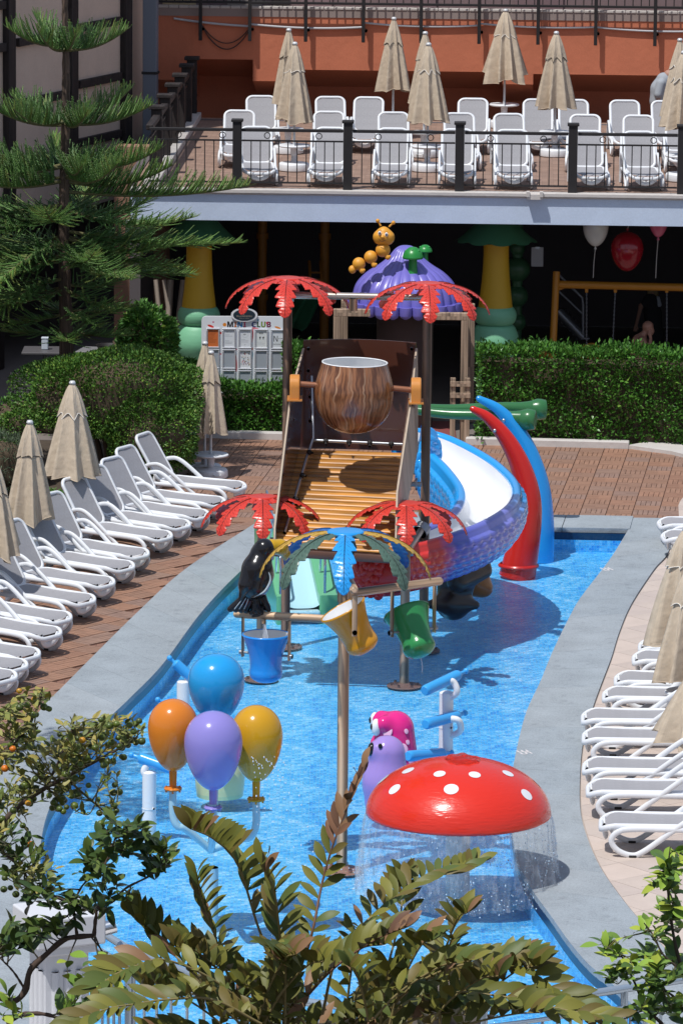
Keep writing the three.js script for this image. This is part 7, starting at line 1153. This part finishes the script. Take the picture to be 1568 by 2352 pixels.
// dim things on the patio at the left
{
  const dk = mat([0.09, 0.085, 0.09], 0.5), gy = mat([0.20, 0.20, 0.21], 0.5);
  const c = V(240, 760, 90.6), t = thing('serving_cart', 'dark serving counter with a pan on top in the shade behind the bush', 'cart', v3(c.x, 0, c.z), rad(-12)); add('cabinet', rbox(0.85, 0.82, 0.6, 0.02, 0, 0.5, 0), dk, t); add('worktop', rbox(0.92, 0.04, 0.66, 0.01, 0, 0.93, 0), gy, t); add('door', [rbox(0.38, 0.6, 0.02, 0.008, -0.21, 0.48, 0.31), rbox(0.38, 0.6, 0.02, 0.008, 0.21, 0.48, 0.31)], dk, t); add('pan', lathe([[0.001, 0], [0.2, 0], [0.24, 0.07], [0.25, 0.08], [0.23, 0.075], [0.19, 0.01]], 28, 0.08, 0.96, -0.05), M.black, t); add('menu_card', [box(0.16, 0.2, 0.01, 0.42, 1.03, 0.25, 0.4), box(0.12, 0.26, 0.01, 0.30, 1.04, 0.3, 0.3)], mat([0.16, 0.11, 0.08], 0.6), t); for (const x of [-0.36, 0.36]) for (const z of [-0.24, 0.24]) add('castor', sph(0.05, x, 0.05, z, [1, 1, 0.6], 12), M.black, t);
  const f = V(308, 700, 93.8), x = thing('fire_extinguisher', 'dark red fire extinguisher on the ochre pier', 'fire extinguisher', f); add('cylinder', lathe(smooth2([[0.001, -0.22], [0.06, -0.21], [0.068, -0.15], [0.068, 0.1], [0.05, 0.16], [0.02, 0.19], [0.018, 0.22]], 24), 24), phy([0.40, 0.015, 0.018], 0.3), x); add('valve', [cyl(v3(0, 0.2, 0), v3(0, 0.25, 0), 0.022), rbox(0.1, 0.018, 0.025, 0.005, 0.02, 0.26, 0)], M.black, x); add('hose', sweep(spl([[0.03, 0.22, 0], [0.1, 0.15, 0.02], [0.09, -0.05, 0.03]], 14), 0.01), M.black, x); add('bracket', box(0.1, 0.04, 0.1, 0, -0.05, -0.05), M.steel, x);
  const chair = (label, px, py, turn) => { const p = V(px, py, 88.5), o = thing('slatted_chair', label, 'chair', v3(p.x, 0, p.z), turn); for (let i = 0; i < 6; i++) add('back_slat', rbox(0.46, 0.045, 0.02, 0.006, 0, 0.52 + i * 0.065, -0.22 - i * 0.012), dk, o); add('seat', rbox(0.48, 0.04, 0.46, 0.012, 0, 0.43, 0), dk, o); for (const [a, b] of [[-1, -1], [1, -1], [-1, 1], [1, 1]]) add('leg', cyl(v3(a * 0.22, 0, b * 0.21), v3(a * 0.21, b < 0 ? 0.88 : 0.64, b * 0.2 - (b < 0 ? 0.08 : 0)), 0.02), dk, o); for (const a of [-1, 1]) add('armrest', rbox(0.05, 0.03, 0.46, 0.01, a * 0.24, 0.65, 0), dk, o); return o; };
  chair('dim slatted armchair in the shade at the left end of the patio', 66, 825, rad(160)); chair('dim slatted armchair seen from the side just right of the pine trunk', 172, 810, rad(70));
  const b = V(104, 790, 89.4), w = thing('white_box', 'small pale box standing on a dark table in the shaded patio', 'box', b); add('case', rbox(0.12, 0.2, 0.12, 0.02), mat([0.55, 0.60, 0.66], 0.5), w); add('lid', rbox(0.13, 0.03, 0.13, 0.01, 0, 0.11, 0), mat([0.55, 0.60, 0.66], 0.5), w); const tb = thing('patio_table', 'dark square table under the pale box on the shaded patio', 'table', v3(b.x, 0, b.z)); add('tabletop', rbox(0.8, 0.04, 0.8, 0.01, 0, b.y - 0.12, 0), dk, tb); add('pedestal', [cyl(v3(0, 0.03, 0), v3(0, b.y - 0.14, 0), 0.04), cyl(v3(0, 0, 0), v3(0, 0.03, 0), 0.25)], dk, tb);
  const l = V(385, 700, 91.5), pl = thing('leaning_planks', 'bundle of old planks and poles leaning in the shade beside the left mushroom column', 'planks', v3(l.x, 0, l.z)); [[-0.1, 0.12, 0.05], [0.0, -0.05, 0.06], [0.09, 0.16, 0.04], [0.16, -0.12, 0.05]].forEach(([x, k, r]) => add('plank', sweep([v3(x + k, 0, 0.3), v3(x - k, 2.1, -0.2)], [r, 0.02], 4), mat([0.28, 0.23, 0.19], 0.8), pl));
  const bag = thing('refuse_bag', 'black bag on the ground in the shade at the foot of the ochre pier', 'bag', v3(V(330, 745, 92.5).x, 0, -92.5)); add('sack', body([[0, 0.22, 0, 0.1, 0.26, 0, 0.25, 0.24], [0.05, 0.45, 0, 0.07, 0.55, 0, 0.12, 0.05], [-0.12, 0.18, 0.1, -0.14, 0.2, 0.1, 0.2, 0.16]], 0.03, 0.1), phy([0.012, 0.012, 0.014], 0.25), bag); add('tie', sweep(spl([[0.0, 0.56, 0.02], [0.08, 0.62, 0], [0.14, 0.57, 0.02]], 8), 0.015), M.black, bag);
}
// ---------------------------------------------------------------- raised terrace by the camera: pillar, railing, planting
const FT = 6.35;   // level of its floor
{
  const edge = []; for (let i = 0; i <= 24; i++) { const q = i / 24, x = lerp(-5.5, 5.5, q); edge.push([x, -(27.5 - 1.9 * Math.exp(-(((x - 0.6) / 1.6) ** 2)))]); }
  struct('viewing_terrace', prism([...edge, [5.5, -16], [-5.5, -16]], FT - 0.5, FT), M.stone);
  struct('terrace_wall', prism([...edge.map(([x, z]) => [x * 0.99, z + 0.25]), [5.4, -16.1], [-5.4, -16.1]], -0.3, FT - 0.501), M.stone);
  struct('planter_soil', prism([[-5, -25.0], [-1.2, -24.6], [-0.4, -23.4], [5, -24.4], [5, -17], [-5, -17]], FT + 0.002, FT + 0.45), M.soil);
  // pillar
  const top = V(136, 2095, 26.6), t = thing('pillar', 'white fluted balustrade pillar with a square cap, behind the orange branches', 'pillar', v3(top.x, 0, top.z), rad(24)), w = phy([0.62, 0.63, 0.66], 0.45), h = top.y + 0.02;
  add('cap', [rbox(0.40, 0.17, 0.40, 0.012, 0, h - 0.085, 0), rbox(0.33, 0.05, 0.33, 0.01, 0, h - 0.196, 0)], w, t); add('shaft', box(0.25, h - 0.22 - FT, 0.25, 0, (h - 0.22 + FT) / 2, 0), w, t);
  for (const f of [0, 1, 2, 3]) for (let i = -1; i <= 1; i++) { const g = cyl(v3(i * 0.07, FT + 0.15, 0.126), v3(i * 0.07, h - 0.32, 0.126), 0.022, 0.022, 10); add('flute', mv(g, 0, 0, 0, 0, (f * Math.PI) / 2), w, t); }
  // curved metal railing
  const r = thing('balcony_rail', 'slim grey metal railing with round handrails at the bottom of the view', 'railing'), P = [[228, 2138, 27], [330, 2195, 26.7], [560, 2275, 26], [800, 2312, 25.6], [1060, 2318, 25.4], [1300, 2290, 25.7], [1450, 2268, 25.9], [1700, 2228, 26.3]].map(([x, y, d]) => V(x, y, d)), C = spl(P, 90), m = phy([0.42, 0.50, 0.58], 0.25, { metalness: 0.6 });
  add('handrail', sweep(C, 0.022, 10), m, r); add('rail', sweep(C.map((p) => p.clone().add(v3(0, -0.105, 0))), 0.013, 8), m, r);
  for (let i = 1; i < 90; i += 2) { const p = C[i]; add('bar', cyl(v3(p.x, FT, p.z), v3(p.x, p.y - 0.1, p.z), 0.008, 0.008, 6), m, r); }
  for (let i = 10; i < 90; i += 22) { const p = C[i]; add('post', cyl(v3(p.x, FT, p.z), v3(p.x, p.y, p.z), 0.02, 0.02, 10), m, r); }
  const cap = V(228, 2136, 26.75); add('end_cap', [cyl(cap, cap.clone().add(v3(0.09, 0.02, -0.02)), 0.04, 0.04, 16)], M.chrome, r);
  const s = thing('tree_stump', 'grey weathered stump beside the fronds at the bottom of the view', 'stump'), e = (x, y, d = 23.6) => { const p = V(x, y, d); return [p.x, p.y, p.z]; };
  add('wood', body([[...e(960, 2420), ...e(1000, 2300), 0.12, 0.10], [...e(1000, 2300), ...e(1035, 2262), 0.09, 0.06], [...e(1000, 2310), ...e(1070, 2350), 0.1, 0.07], [...e(940, 2360), ...e(925, 2300), 0.08, 0.05]], 0.012, 0.06), mat([0.24, 0.21, 0.19], 0.9, { map: again(tGrain, 8, 1.5), bumpMap: again(tGrain, 8, 1.5), bumpScale: 0.02 }), s); add('branch_stub', cyl(v3(...e(1030, 2268)), v3(...e(1052, 2240)), 0.035, 0.025, 8), mat([0.2, 0.17, 0.15], 0.9), s);
}
// leaf blades: a bent, folded, pointed or rounded outline
function blade(L, W, tip = 1, fold = 0.18, bend = 0.12, rows = 6) {
  const pos = [], idx = [], uv = [];
  for (let i = 0; i <= rows; i++) { const s = i / rows, w = W * 0.5 * (tip > 1 ? Math.sin(Math.PI * (0.04 + 0.96 * s ** 1.25)) ** 0.8 * (s > 0.97 ? 0.3 : 1) : Math.sin(Math.PI * clamp(0.03 + 0.95 * s, 0, 1)) ** 0.9), y = bend * L * (s - s * s * 1.4); for (const k of [-1, 0, 1]) { pos.push(s * L, y + (k ? fold * w : 0), k * w); uv.push(s, k); } }
  for (let i = 0; i < rows; i++) for (let k = 0; k < 2; k++) { const a = i * 3 + k; idx.push(a, a + 1, a + 3, a + 1, a + 4, a + 3); }
  const g = new THREE.BufferGeometry(); g.setAttribute('position', new THREE.Float32BufferAttribute(pos, 3)); g.setAttribute('uv', new THREE.Float32BufferAttribute(uv, 2)); g.setIndex(idx); g.computeVertexNormals(); return std(g);
}
const leafTone = (list, r = 0.46) => list.map((c) => phy(c, r, { specularIntensity: 0.45 }));
function pose(p, dir, up, s = 1) { const x = dir.clone().normalize(), z = new THREE.Vector3().crossVectors(x, up).normalize(), y = new THREE.Vector3().crossVectors(z, x); return new THREE.Matrix4().makeBasis(x, y, z).scale(v3(s, s, s)).setPosition(p); }
// ---- cardboard palm: arching fronds with broad leaflets
{
  const R = rng(31), t = thing('cardboard_palm', 'olive green cardboard palm with arching fronds of broad leaflets in the foreground', 'plant'), rest = [];
  const tones = leafTone([[0.135, 0.135, 0.026], [0.165, 0.16, 0.030], [0.105, 0.112, 0.022], [0.19, 0.18, 0.036], [0.135, 0.105, 0.028], [0.125, 0.13, 0.028], [0.09, 0.12, 0.03]]), browns = leafTone([[0.17, 0.085, 0.05], [0.21, 0.11, 0.065], [0.13, 0.068, 0.042], [0.24, 0.135, 0.07]]);
  const geos = [blade(1, 0.33, 2, 0.20, 0.16), blade(1, 0.36, 2, 0.14, 0.24), blade(1, 0.29, 2, 0.26, 0.10)], rachis = mat([0.24, 0.19, 0.075], 0.6), rachisB = mat([0.17, 0.085, 0.05], 0.6);
  let count = 0;
  const frond = (px, len = 0.135, o = {}) => {
    const P = spl(px.map(([x, y, d]) => V(x, y, d)), 60), f = add('frond', sweep(P, (q) => 0.0062 * (1 - 0.75 * q) + 0.0012, 6), o.brown ? rachisB : rachis, t);
    let L = 0; for (let i = 0; i < 60; i++) L += P[i].distanceTo(P[i + 1]);
    const n = Math.max(5, Math.round((L * (1 - (o.bare || 0.2))) / (o.gap || 0.056)));
    for (let i = 0; i <= n; i++) {
      const s = (o.bare || 0.2) + (1 - (o.bare || 0.2)) * (i / n), k = Math.min(59, Math.floor(s * 60)), p = P[k].clone().lerp(P[k + 1], s * 60 - k), T = P[k + 1].clone().sub(P[k]).normalize(), up = o.up || v3(0, 1, 0.25).normalize(), S = new THREE.Vector3().crossVectors(T, up).normalize(), N = new THREE.Vector3().crossVectors(S, T).normalize();
      for (const q of [-1, 1]) {
        if (R() < (o.loss || 0.04)) continue;
        const l = 1.16 * len * (0.72 + 0.28 * Math.sin(Math.PI * (0.12 + 0.8 * (i / n)))) * (0.88 + 0.24 * R()), d = T.clone().multiplyScalar(0.42 + 0.5 * (i / n)).addScaledVector(S, q * (0.8 - 0.25 * (i / n)) * (o.spread || 1)).addScaledVector(N, (o.lift ?? 0.35) + 0.25 * (R() - 0.5)), M4 = pose(p, d, N.clone().multiplyScalar(0.4).addScaledVector(T, 0.25).add(v3((R() - 0.5) * 1.3 - 0.1, 0.3 + 0.45 * R(), 0.62 + 0.6 * (R() - 0.5))), l);
        const br = o.brown && s > o.brown, m = br ? browns[Math.floor(R() * 4)] : R() < 0.03 ? browns[3] : tones[Math.floor(R() * 7)], g = geos[Math.floor(R() * 3)];
        if (count < 300 && !o.rest) { const a = add('leaflet', g, m, f); a.applyMatrix4(M4); count++; } else rest.push([g, M4, m]);
      }
    }
  };
  frond([[705, 2330, 22.6], [607, 2164, 22.5], [548, 1990, 22.3], [493, 1929, 22.0], [440, 1904, 21.7]], 0.15, { lift: 0.75, bare: 0.34 });
  frond([[700, 2200, 22.4], [720, 2128, 22.4], [740, 2027, 22.5], [767, 1933, 22.5], [794, 1863, 22.5], [832, 1762, 22.4]], 0.12, { brown: 0.58, bare: 0.12, lift: 0.15, gap: 0.05, loss: 0.2 });
  frond([[740, 2330, 22.5], [775, 2195, 22.5], [853, 2105, 22.6], [918, 2054, 22.8], [979, 2018, 23.0], [1052, 2002, 23.2], [1090, 1985, 23.3]], 0.125, { bare: 0.25, lift: 0.5 });
  frond([[870, 2352, 22.3], [939, 2272, 22.2], [1038, 2222, 22.1], [1129, 2213, 22.0], [1210, 2231, 21.9], [1287, 2285, 21.8], [1355, 2331, 21.7]], 0.15, { bare: 0.12, lift: 0.35 });
  frond([[880, 2352, 22.0], [948, 2294, 21.9], [1047, 2279, 21.8], [1174, 2292, 21.7], [1290, 2318, 21.6], [1400, 2336, 21.5]], 0.14, { bare: 0.12, lift: 0.1 });
  frond([[840, 2352, 22.7], [884, 2236, 22.8], [916, 2118, 22.9], [925, 2041, 23.0], [925, 2009, 23.0]], 0.115, { bare: 0.3, lift: 0.3 });
  frond([[600, 2352, 22.3], [489, 2275, 22.2], [419, 2211, 22.2], [377, 2170, 22.3], [330, 2128, 22.3], [300, 2100, 22.3]], 0.14, { bare: 0.12, lift: 0.7 });
  frond([[600, 2340, 22.0], [489, 2250, 21.9], [380, 2205, 21.8], [314, 2218, 21.7], [262, 2240, 21.6], [222, 2270, 21.5]], 0.14, { bare: 0.15, lift: 0.25 });
  frond([[600, 2352, 21.7], [489, 2296, 21.6], [384, 2296, 21.5], [314, 2306, 21.4], [244, 2318, 21.3], [170, 2350, 21.2]], 0.14, { bare: 0.12, lift: 0.15 });
  frond([[560, 2330, 22.5], [520, 2230, 22.5], [501, 2171, 22.5], [478, 2105, 22.4], [460, 2050, 22.3], [452, 2010, 22.2]], 0.115, { bare: 0.2, lift: 0.55 });
  frond([[690, 2330, 22.2], [650, 2190, 22.1], [640, 2120, 22.0], [630, 2050, 21.9], [600, 1985, 21.8]], 0.13, { bare: 0.15, lift: 0.6 });
  frond([[650, 2352, 22.2], [760, 2230, 22.1], [860, 2160, 22.0], [930, 2130, 21.9]], 0.13, { bare: 0.1, lift: 0.4, brown: 0.75 });
  // the dense heart of the plant
  for (let i = 0; i < 36; i++) { const a = R() * Math.PI * 1.0, x0 = 560 + R() * 480, y0 = 2380 + R() * 60, l = 150 + R() * 160, dx = Math.cos(a) * l * 1.1, dy = -Math.sin(a) * l * 0.9 - 40, d = 21.7 + R() * 1.6; frond([[x0, y0, d], [x0 + dx * 0.35, y0 + dy * 0.55, d - 0.05], [x0 + dx * 0.75, y0 + dy * 0.9, d - 0.15], [x0 + dx, y0 + dy * 0.96, d - 0.3]], 0.12 + R() * 0.03, { rest: true, bare: 0.15, lift: 0.3 + R() * 0.4, loss: 0.1 }); }
  const by = new Map(); rest.forEach(([g, M4, m]) => { if (!by.has(m)) by.set(m, []); by.get(m).push(g.clone().applyMatrix4(M4)); }); for (const [m, l] of by) add('leaflets', l, m, t, STUFF);
  const b = V(760, 2460, 22.3); add('trunk', lathe(smooth2([[0.16, FT + 0.3 - b.y], [0.2, -0.35], [0.17, 0.05], [0.08, 0.15], [0.001, 0.17]], 16), 20, b.x, b.y, b.z), mat([0.12, 0.08, 0.05], 0.95), t);
}
// ---- leafy shrubs: skeleton limbs given along the view, twigs to leaf clusters
function shrub(name, label, limbs, clusters, o) {
  const R = rng(o.seed), t = thing(name, label, 'tree'), bark = mat(o.bark || [0.075, 0.05, 0.035], 0.9), pts = [], rest = [];
  limbs.forEach(([px, r0, r1]) => { const P = spl(px.map(([x, y, d]) => V(x, y, d)), 36); add('branch', sweep(P, (q) => lerp(r0, r1, q) * (1 + 0.12 * Math.sin(q * 37)), 7), bark, t); pts.push(...P); });
  let count = 0; const fr = []; const twigs = [];
  for (const [cx, cy, rx, ry, d, n, tones, len, fruit = 0] of clusters) for (let i = 0; i < n; i++) {
    let a, b; do { a = R() * 2 - 1; b = R() * 2 - 1; } while (a * a + b * b > 1);
    const tip = V(cx + a * rx, cy + b * ry, d + (R() - 0.5) * (o.deep || 0.9)); let best = null, bd = 1e9; for (const p of pts) { const q = p.distanceToSquared(tip) + 0.02 * R(); if (q < bd) { bd = q; best = p; } }
    const from = best.clone().lerp(tip, Math.max(0, 1 - 0.42 / Math.max(Math.sqrt(bd), 0.01))), mid = from.clone().lerp(tip, 0.55).add(v3((R() - 0.5) * 0.05, -0.01 + (R() - 0.5) * 0.05, (R() - 0.5) * 0.05));
    const P = spl([Math.sqrt(bd) < 0.5 ? best : from, mid, tip], 10); twigs.push(sweep(P, (q) => 0.0042 * (1 - 0.7 * q), 4));
    const T = P[10].clone().sub(P[7]).normalize(), nl = o.perTwig || 6;
    for (let j = 0; j < nl; j++) { const q = 0.35 + 0.65 * (j / (nl - 1)), k = Math.min(9, Math.floor(q * 10)), p = P[k].clone().lerp(P[k + 1], q * 10 - k), ang = j * 2.4 + R(), s = v3(0, 1, 0).cross(T).normalize(), u = T.clone().cross(s).negate(), dir = T.clone().multiplyScalar(0.5 + 0.5 * q).addScaledVector(s, Math.cos(ang) * 0.8).addScaledVector(u, Math.sin(ang) * 0.6).add(v3(0, 0.25, 0)); const l = len * (0.65 + 0.6 * R()), M4 = pose(p, dir, v3(R() - 0.5, 1, R() * 0.8 - 0.1), l), m = tones[Math.floor(R() * tones.length)], g = o.geos[Math.floor(R() * o.geos.length)]; if (count < 300) { add('leaf', g, m, t).applyMatrix4(M4); count++; } else rest.push([g, M4, m]); }
    if (R() < fruit) for (let f = 0, m = 1 + Math.floor(R() * 2.4); f < m; f++) fr.push([P[6].clone().add(v3((R() - 0.5) * 0.05, -0.03 - R() * 0.02, 0.02 + (R() - 0.5) * 0.05)), 0.013 + 0.006 * R()]);
  }
  add('twigs', twigs, mat(o.twig || [0.12, 0.11, 0.04], 0.8), t, STUFF);
  const by = new Map(); rest.forEach(([g, M4, m]) => { if (!by.has(m)) by.set(m, []); by.get(m).push(g.clone().applyMatrix4(M4)); }); for (const [m, l] of by) add('foliage', l, m, t, STUFF);
  const sg = new THREE.SphereGeometry(1, 18, 12), fm = [phy([0.075, 0.11, 0.018], 0.35), phy([0.11, 0.15, 0.02], 0.35), phy([0.06, 0.085, 0.016], 0.35), phy([0.50, 0.24, 0.012], 0.35), phy([0.62, 0.17, 0.01], 0.35)];
  for (const [p, r, w] of [...fr.map(([p, r]) => [p, r, R() < 0.96 ? Math.floor(R() * 3) : 3 + Math.floor(R() * 2)]), ...(o.fruits || []).map(([x, y, d, r, w]) => [V(x, y, d), r, w])]) { const f = add('fruit', sg, fm[w], t); f.position.copy(p); f.scale.set(r, r * 0.93, r); }
  return t;
}
{
  const cit = leafTone([[0.20, 0.215, 0.055], [0.26, 0.265, 0.075], [0.16, 0.19, 0.045], [0.30, 0.28, 0.09], [0.12, 0.155, 0.035], [0.33, 0.27, 0.07]]), lem = leafTone([[0.06, 0.10, 0.025], [0.045, 0.08, 0.02], [0.085, 0.13, 0.03], [0.11, 0.15, 0.035], [0.05, 0.09, 0.03]], 0.36), fresh = leafTone([[0.19, 0.31, 0.05], [0.25, 0.38, 0.055], [0.13, 0.22, 0.04], [0.34, 0.41, 0.055], [0.08, 0.145, 0.035], [0.065, 0.12, 0.035]], 0.34);
  const gc = [blade(1, 0.36, 1, 0.22, 0.12), blade(1, 0.42, 1, 0.14, 0.18), blade(1, 0.32, 1, 0.3, 0.05)], gl = [blade(1, 0.5, 1, 0.2, 0.16), blade(1, 0.46, 1, 0.1, 0.25), blade(1, 0.42, 1, 0.3, 0.1)];
  const d = 22.8;
  shrub('orange_tree', 'small fruited orange tree with olive leaves and green and orange fruit at the left edge', [
    [[[-60, 1960, d], [0, 1897, d], [52, 1845, d], [105, 1810, d - 0.1], [157, 1782, d - 0.1], [209, 1754, d - 0.1], [262, 1726, d], [305, 1700, d]], 0.016, 0.005],
    [[[-40, 1760, d], [30, 1712, d], [75, 1650, d], [95, 1600, d], [98, 1578, d]], 0.009, 0.003], [[[105, 1810, d], [140, 1740, d], [165, 1680, d + 0.1], [172, 1640, d]], 0.008, 0.003], [[[157, 1790, d], [200, 1830, d - 0.2], [245, 1865, d - 0.2], [268, 1860, d]], 0.006, 0.0025], [[[-50, 1900, d - 0.3], [10, 1960, d - 0.3], [55, 2000, d - 0.3], [75, 2060, d - 0.2]], 0.009, 0.003], [[[-60, 1680, d + 0.2], [-10, 1640, d + 0.2], [30, 1620, d]], 0.008, 0.003]],
    [[70, 1620, 42, 38, d, 14, cit, 0.062, 0.4], [30, 1690, 60, 60, d, 24, cit, 0.06, 0.3], [110, 1730, 60, 55, d, 26, cit, 0.06, 0.3], [175, 1700, 45, 50, d, 18, cit, 0.062, 0.35], [235, 1690, 50, 45, d, 22, cit, 0.058, 0.6], [290, 1672, 40, 32, d, 16, cit, 0.052, 0.7], [210, 1760, 70, 40, d, 16, cit, 0.05, 0.4], [40, 1790, 60, 60, d, 24, cit, 0.062, 0.3], [130, 1800, 50, 40, d, 12, cit, 0.055, 0.3], [170, 1830, 40, 36, d, 8, cit, 0.05, 0.5], [20, 1870, 40, 50, d, 14, cit, 0.06, 0.3], [35, 1960, 55, 70, d - 0.3, 22, lem, 0.07, 0.12], [80, 2010, 50, 40, d - 0.3, 14, cit, 0.065, 0.3], [262, 1855, 14, 20, d, 3, cit, 0.04, 1]],
    { seed: 71, geos: gc, fruits: [[71, 1940, d - 0.3, 0.0185, 4], [80, 1607, d, 0.0165, 3], [45, 1587, d, 0.014, 3], [190, 1700, d - 0.3, 0.016, 3], [12, 1765, d - 0.3, 0.018, 4], [30, 1720, d - 0.3, 0.016, 4], [252, 1667, d - 0.4, 0.0175, 0], [268, 1663, d - 0.4, 0.017, 1], [298, 1665, d - 0.4, 0.0165, 0], [320, 1656, d - 0.4, 0.0155, 2], [308, 1680, d - 0.4, 0.0165, 0], [232, 1653, d - 0.4, 0.013, 0], [264, 1803, d - 0.3, 0.0145, 2], [204, 1804, d - 0.3, 0.014, 0], [264, 1850, d - 0.3, 0.0145, 0], [268, 1862, d - 0.3, 0.014, 2], [242, 1860, d - 0.3, 0.0135, 0], [251, 1858, d - 0.3, 0.0125, 1], [263, 1869, d - 0.3, 0.013, 0], [165, 1828, d - 0.3, 0.0165, 0], [138, 1858, d - 0.3, 0.016, 0], [171, 1849, d - 0.3, 0.0165, 1], [146, 1864, d - 0.3, 0.015, 1], [65, 1845, d - 0.3, 0.015, 3]] });
  const e = 22.2;
  shrub('lemon_tree', 'dark leaved tree with bare crooked branches reaching from the lower left corner', [
    [[[-40, 2285, e], [0, 2292, e], [35, 2299, e], [59, 2274, e], [70, 2229, e], [105, 2194, e], [147, 2159, e], [181, 2152, e], [216, 2149, e]], 0.017, 0.012], [[[216, 2149, e], [219, 2118, e], [218, 2089, e], [175, 2078, e], [130, 2060, e + 0.05], [96, 2030, e + 0.1]], 0.010, 0.004], [[[218, 2089, e], [262, 2068, e], [290, 2040, e], [349, 2009, e], [386, 1976, e]], 0.009, 0.003], [[[178, 2152, e], [172, 2110, e], [171, 2075, e], [186, 2040, e], [206, 2016, e]], 0.008, 0.004], [[[206, 2016, e], [240, 1985, e], [262, 1935, e], [270, 1890, e]], 0.005, 0.0025], [[[17, 2352, e - 0.1], [52, 2330, e - 0.1], [105, 2330, e - 0.1], [150, 2345, e - 0.1]], 0.012, 0.008], [[[59, 2274, e], [30, 2230, e], [-10, 2190, e]], 0.007, 0.003]],
    [[265, 1925, 45, 42, e, 13, lem, 0.082], [330, 1930, 50, 42, e, 15, lem, 0.085], [375, 1980, 28, 40, e, 8, lem, 0.075], [225, 1985, 50, 40, e, 12, lem, 0.08], [255, 2060, 50, 40, e, 8, lem, 0.075], [110, 2060, 60, 40, e, 10, lem, 0.085], [140, 2120, 30, 25, e, 4, lem, 0.1], [30, 2150, 45, 40, e, 10, lem, 0.095], [80, 2150, 35, 30, e, 6, lem, 0.095], [200, 2100, 40, 40, e, 6, lem, 0.08], [170, 2280, 60, 40, e - 0.2, 7, fresh, 0.1], [10, 2320, 30, 40, e - 0.2, 5, fresh, 0.085], [240, 2270, 40, 30, e - 0.2, 5, fresh, 0.09]],
    { seed: 73, geos: gl, perTwig: 5, deep: 0.5, bark: [0.085, 0.055, 0.042], twig: [0.07, 0.055, 0.035] });
  const r = 22.0;
  shrub('young_citrus', 'young citrus shrub with fresh yellow green shoots in the lower right corner', [
    [[[1600, 2352, r], [1575, 2260, r], [1552, 2181, r], [1537, 2091, r], [1532, 2010, r], [1538, 1945, r]], 0.012, 0.003], [[[1520, 2352, r - 0.1], [1482, 2313, r - 0.1], [1455, 2254, r - 0.1], [1432, 2208, r - 0.1], [1412, 2160, r - 0.1]], 0.008, 0.003], [[[1552, 2220, r], [1520, 2190, r], [1500, 2150, r], [1478, 2120, r]], 0.006, 0.003], [[[1560, 2300, r], [1520, 2270, r - 0.1], [1480, 2250, r - 0.1]], 0.006, 0.003]],
    [[1540, 1985, 26, 42, r, 6, fresh, 0.08], [1516, 2040, 44, 40, r, 7, fresh, 0.08], [1550, 2110, 28, 56, r, 7, fresh, 0.088], [1500, 2128, 42, 36, r, 6, fresh, 0.08], [1412, 2172, 44, 30, r, 6, fresh, 0.076], [1412, 2225, 40, 36, r - 0.1, 6, fresh, 0.076], [1470, 2235, 46, 46, r - 0.1, 8, fresh, 0.085], [1530, 2230, 46, 56, r, 10, fresh, 0.09], [1485, 2312, 54, 36, r - 0.1, 7, fresh, 0.086], [1545, 2320, 36, 36, r, 6, fresh, 0.09], [1400, 2332, 36, 18, r - 0.1, 3, fresh, 0.09]],
    { seed: 79, geos: gl, perTwig: 6, deep: 0.6, bark: [0.06, 0.045, 0.03] });
}
// ---- a tree on the left bank, outside the frame, that throws the dappled shade on the kerb
{
  const t = thing('shade_tree', 'leafy tree on the left bank whose dappled shade falls across the kerb', 'tree', v3(-5.9, 0, -60.2)), R = rng(5), spots = [];
  add('trunk', sweep(spl([[0, 0, 0], [0.1, 3, 0.1], [0.0, 6, 0], [0.1, 7.6, 0]], 20), (q) => 0.16 - 0.08 * q, 10), M_stem, t);
  for (const [x, y, z, r] of [[0.6, 8.1, -0.3, 0.9], [-0.2, 7.7, 0.5, 0.9], [0.5, 7.9, 1.6, 0.8], [0.9, 8.6, 2.6, 0.6]]) { add('branch', sweep(spl([[0.05, 6.4, 0], [x * 0.5, y - 0.8, z * 0.5], [x, y, z]], 8), (q) => 0.05 - 0.035 * q, 6), M_stem, t); for (let i = 0; i < 620; i++) { let q; do { q = v3(R() * 2 - 1, R() * 2 - 1, R() * 2 - 1); } while (q.lengthSq() > 1); spots.push([v3(x + q.x * r, y + q.y * r * 0.5, z + q.z * r), q.normalize(), 1]); } }
  leaves('crown', t, leafGeo(0.13, 0.07), M_leafSoft, spots, privet, 9);
}
renderer.render(scene, camera);
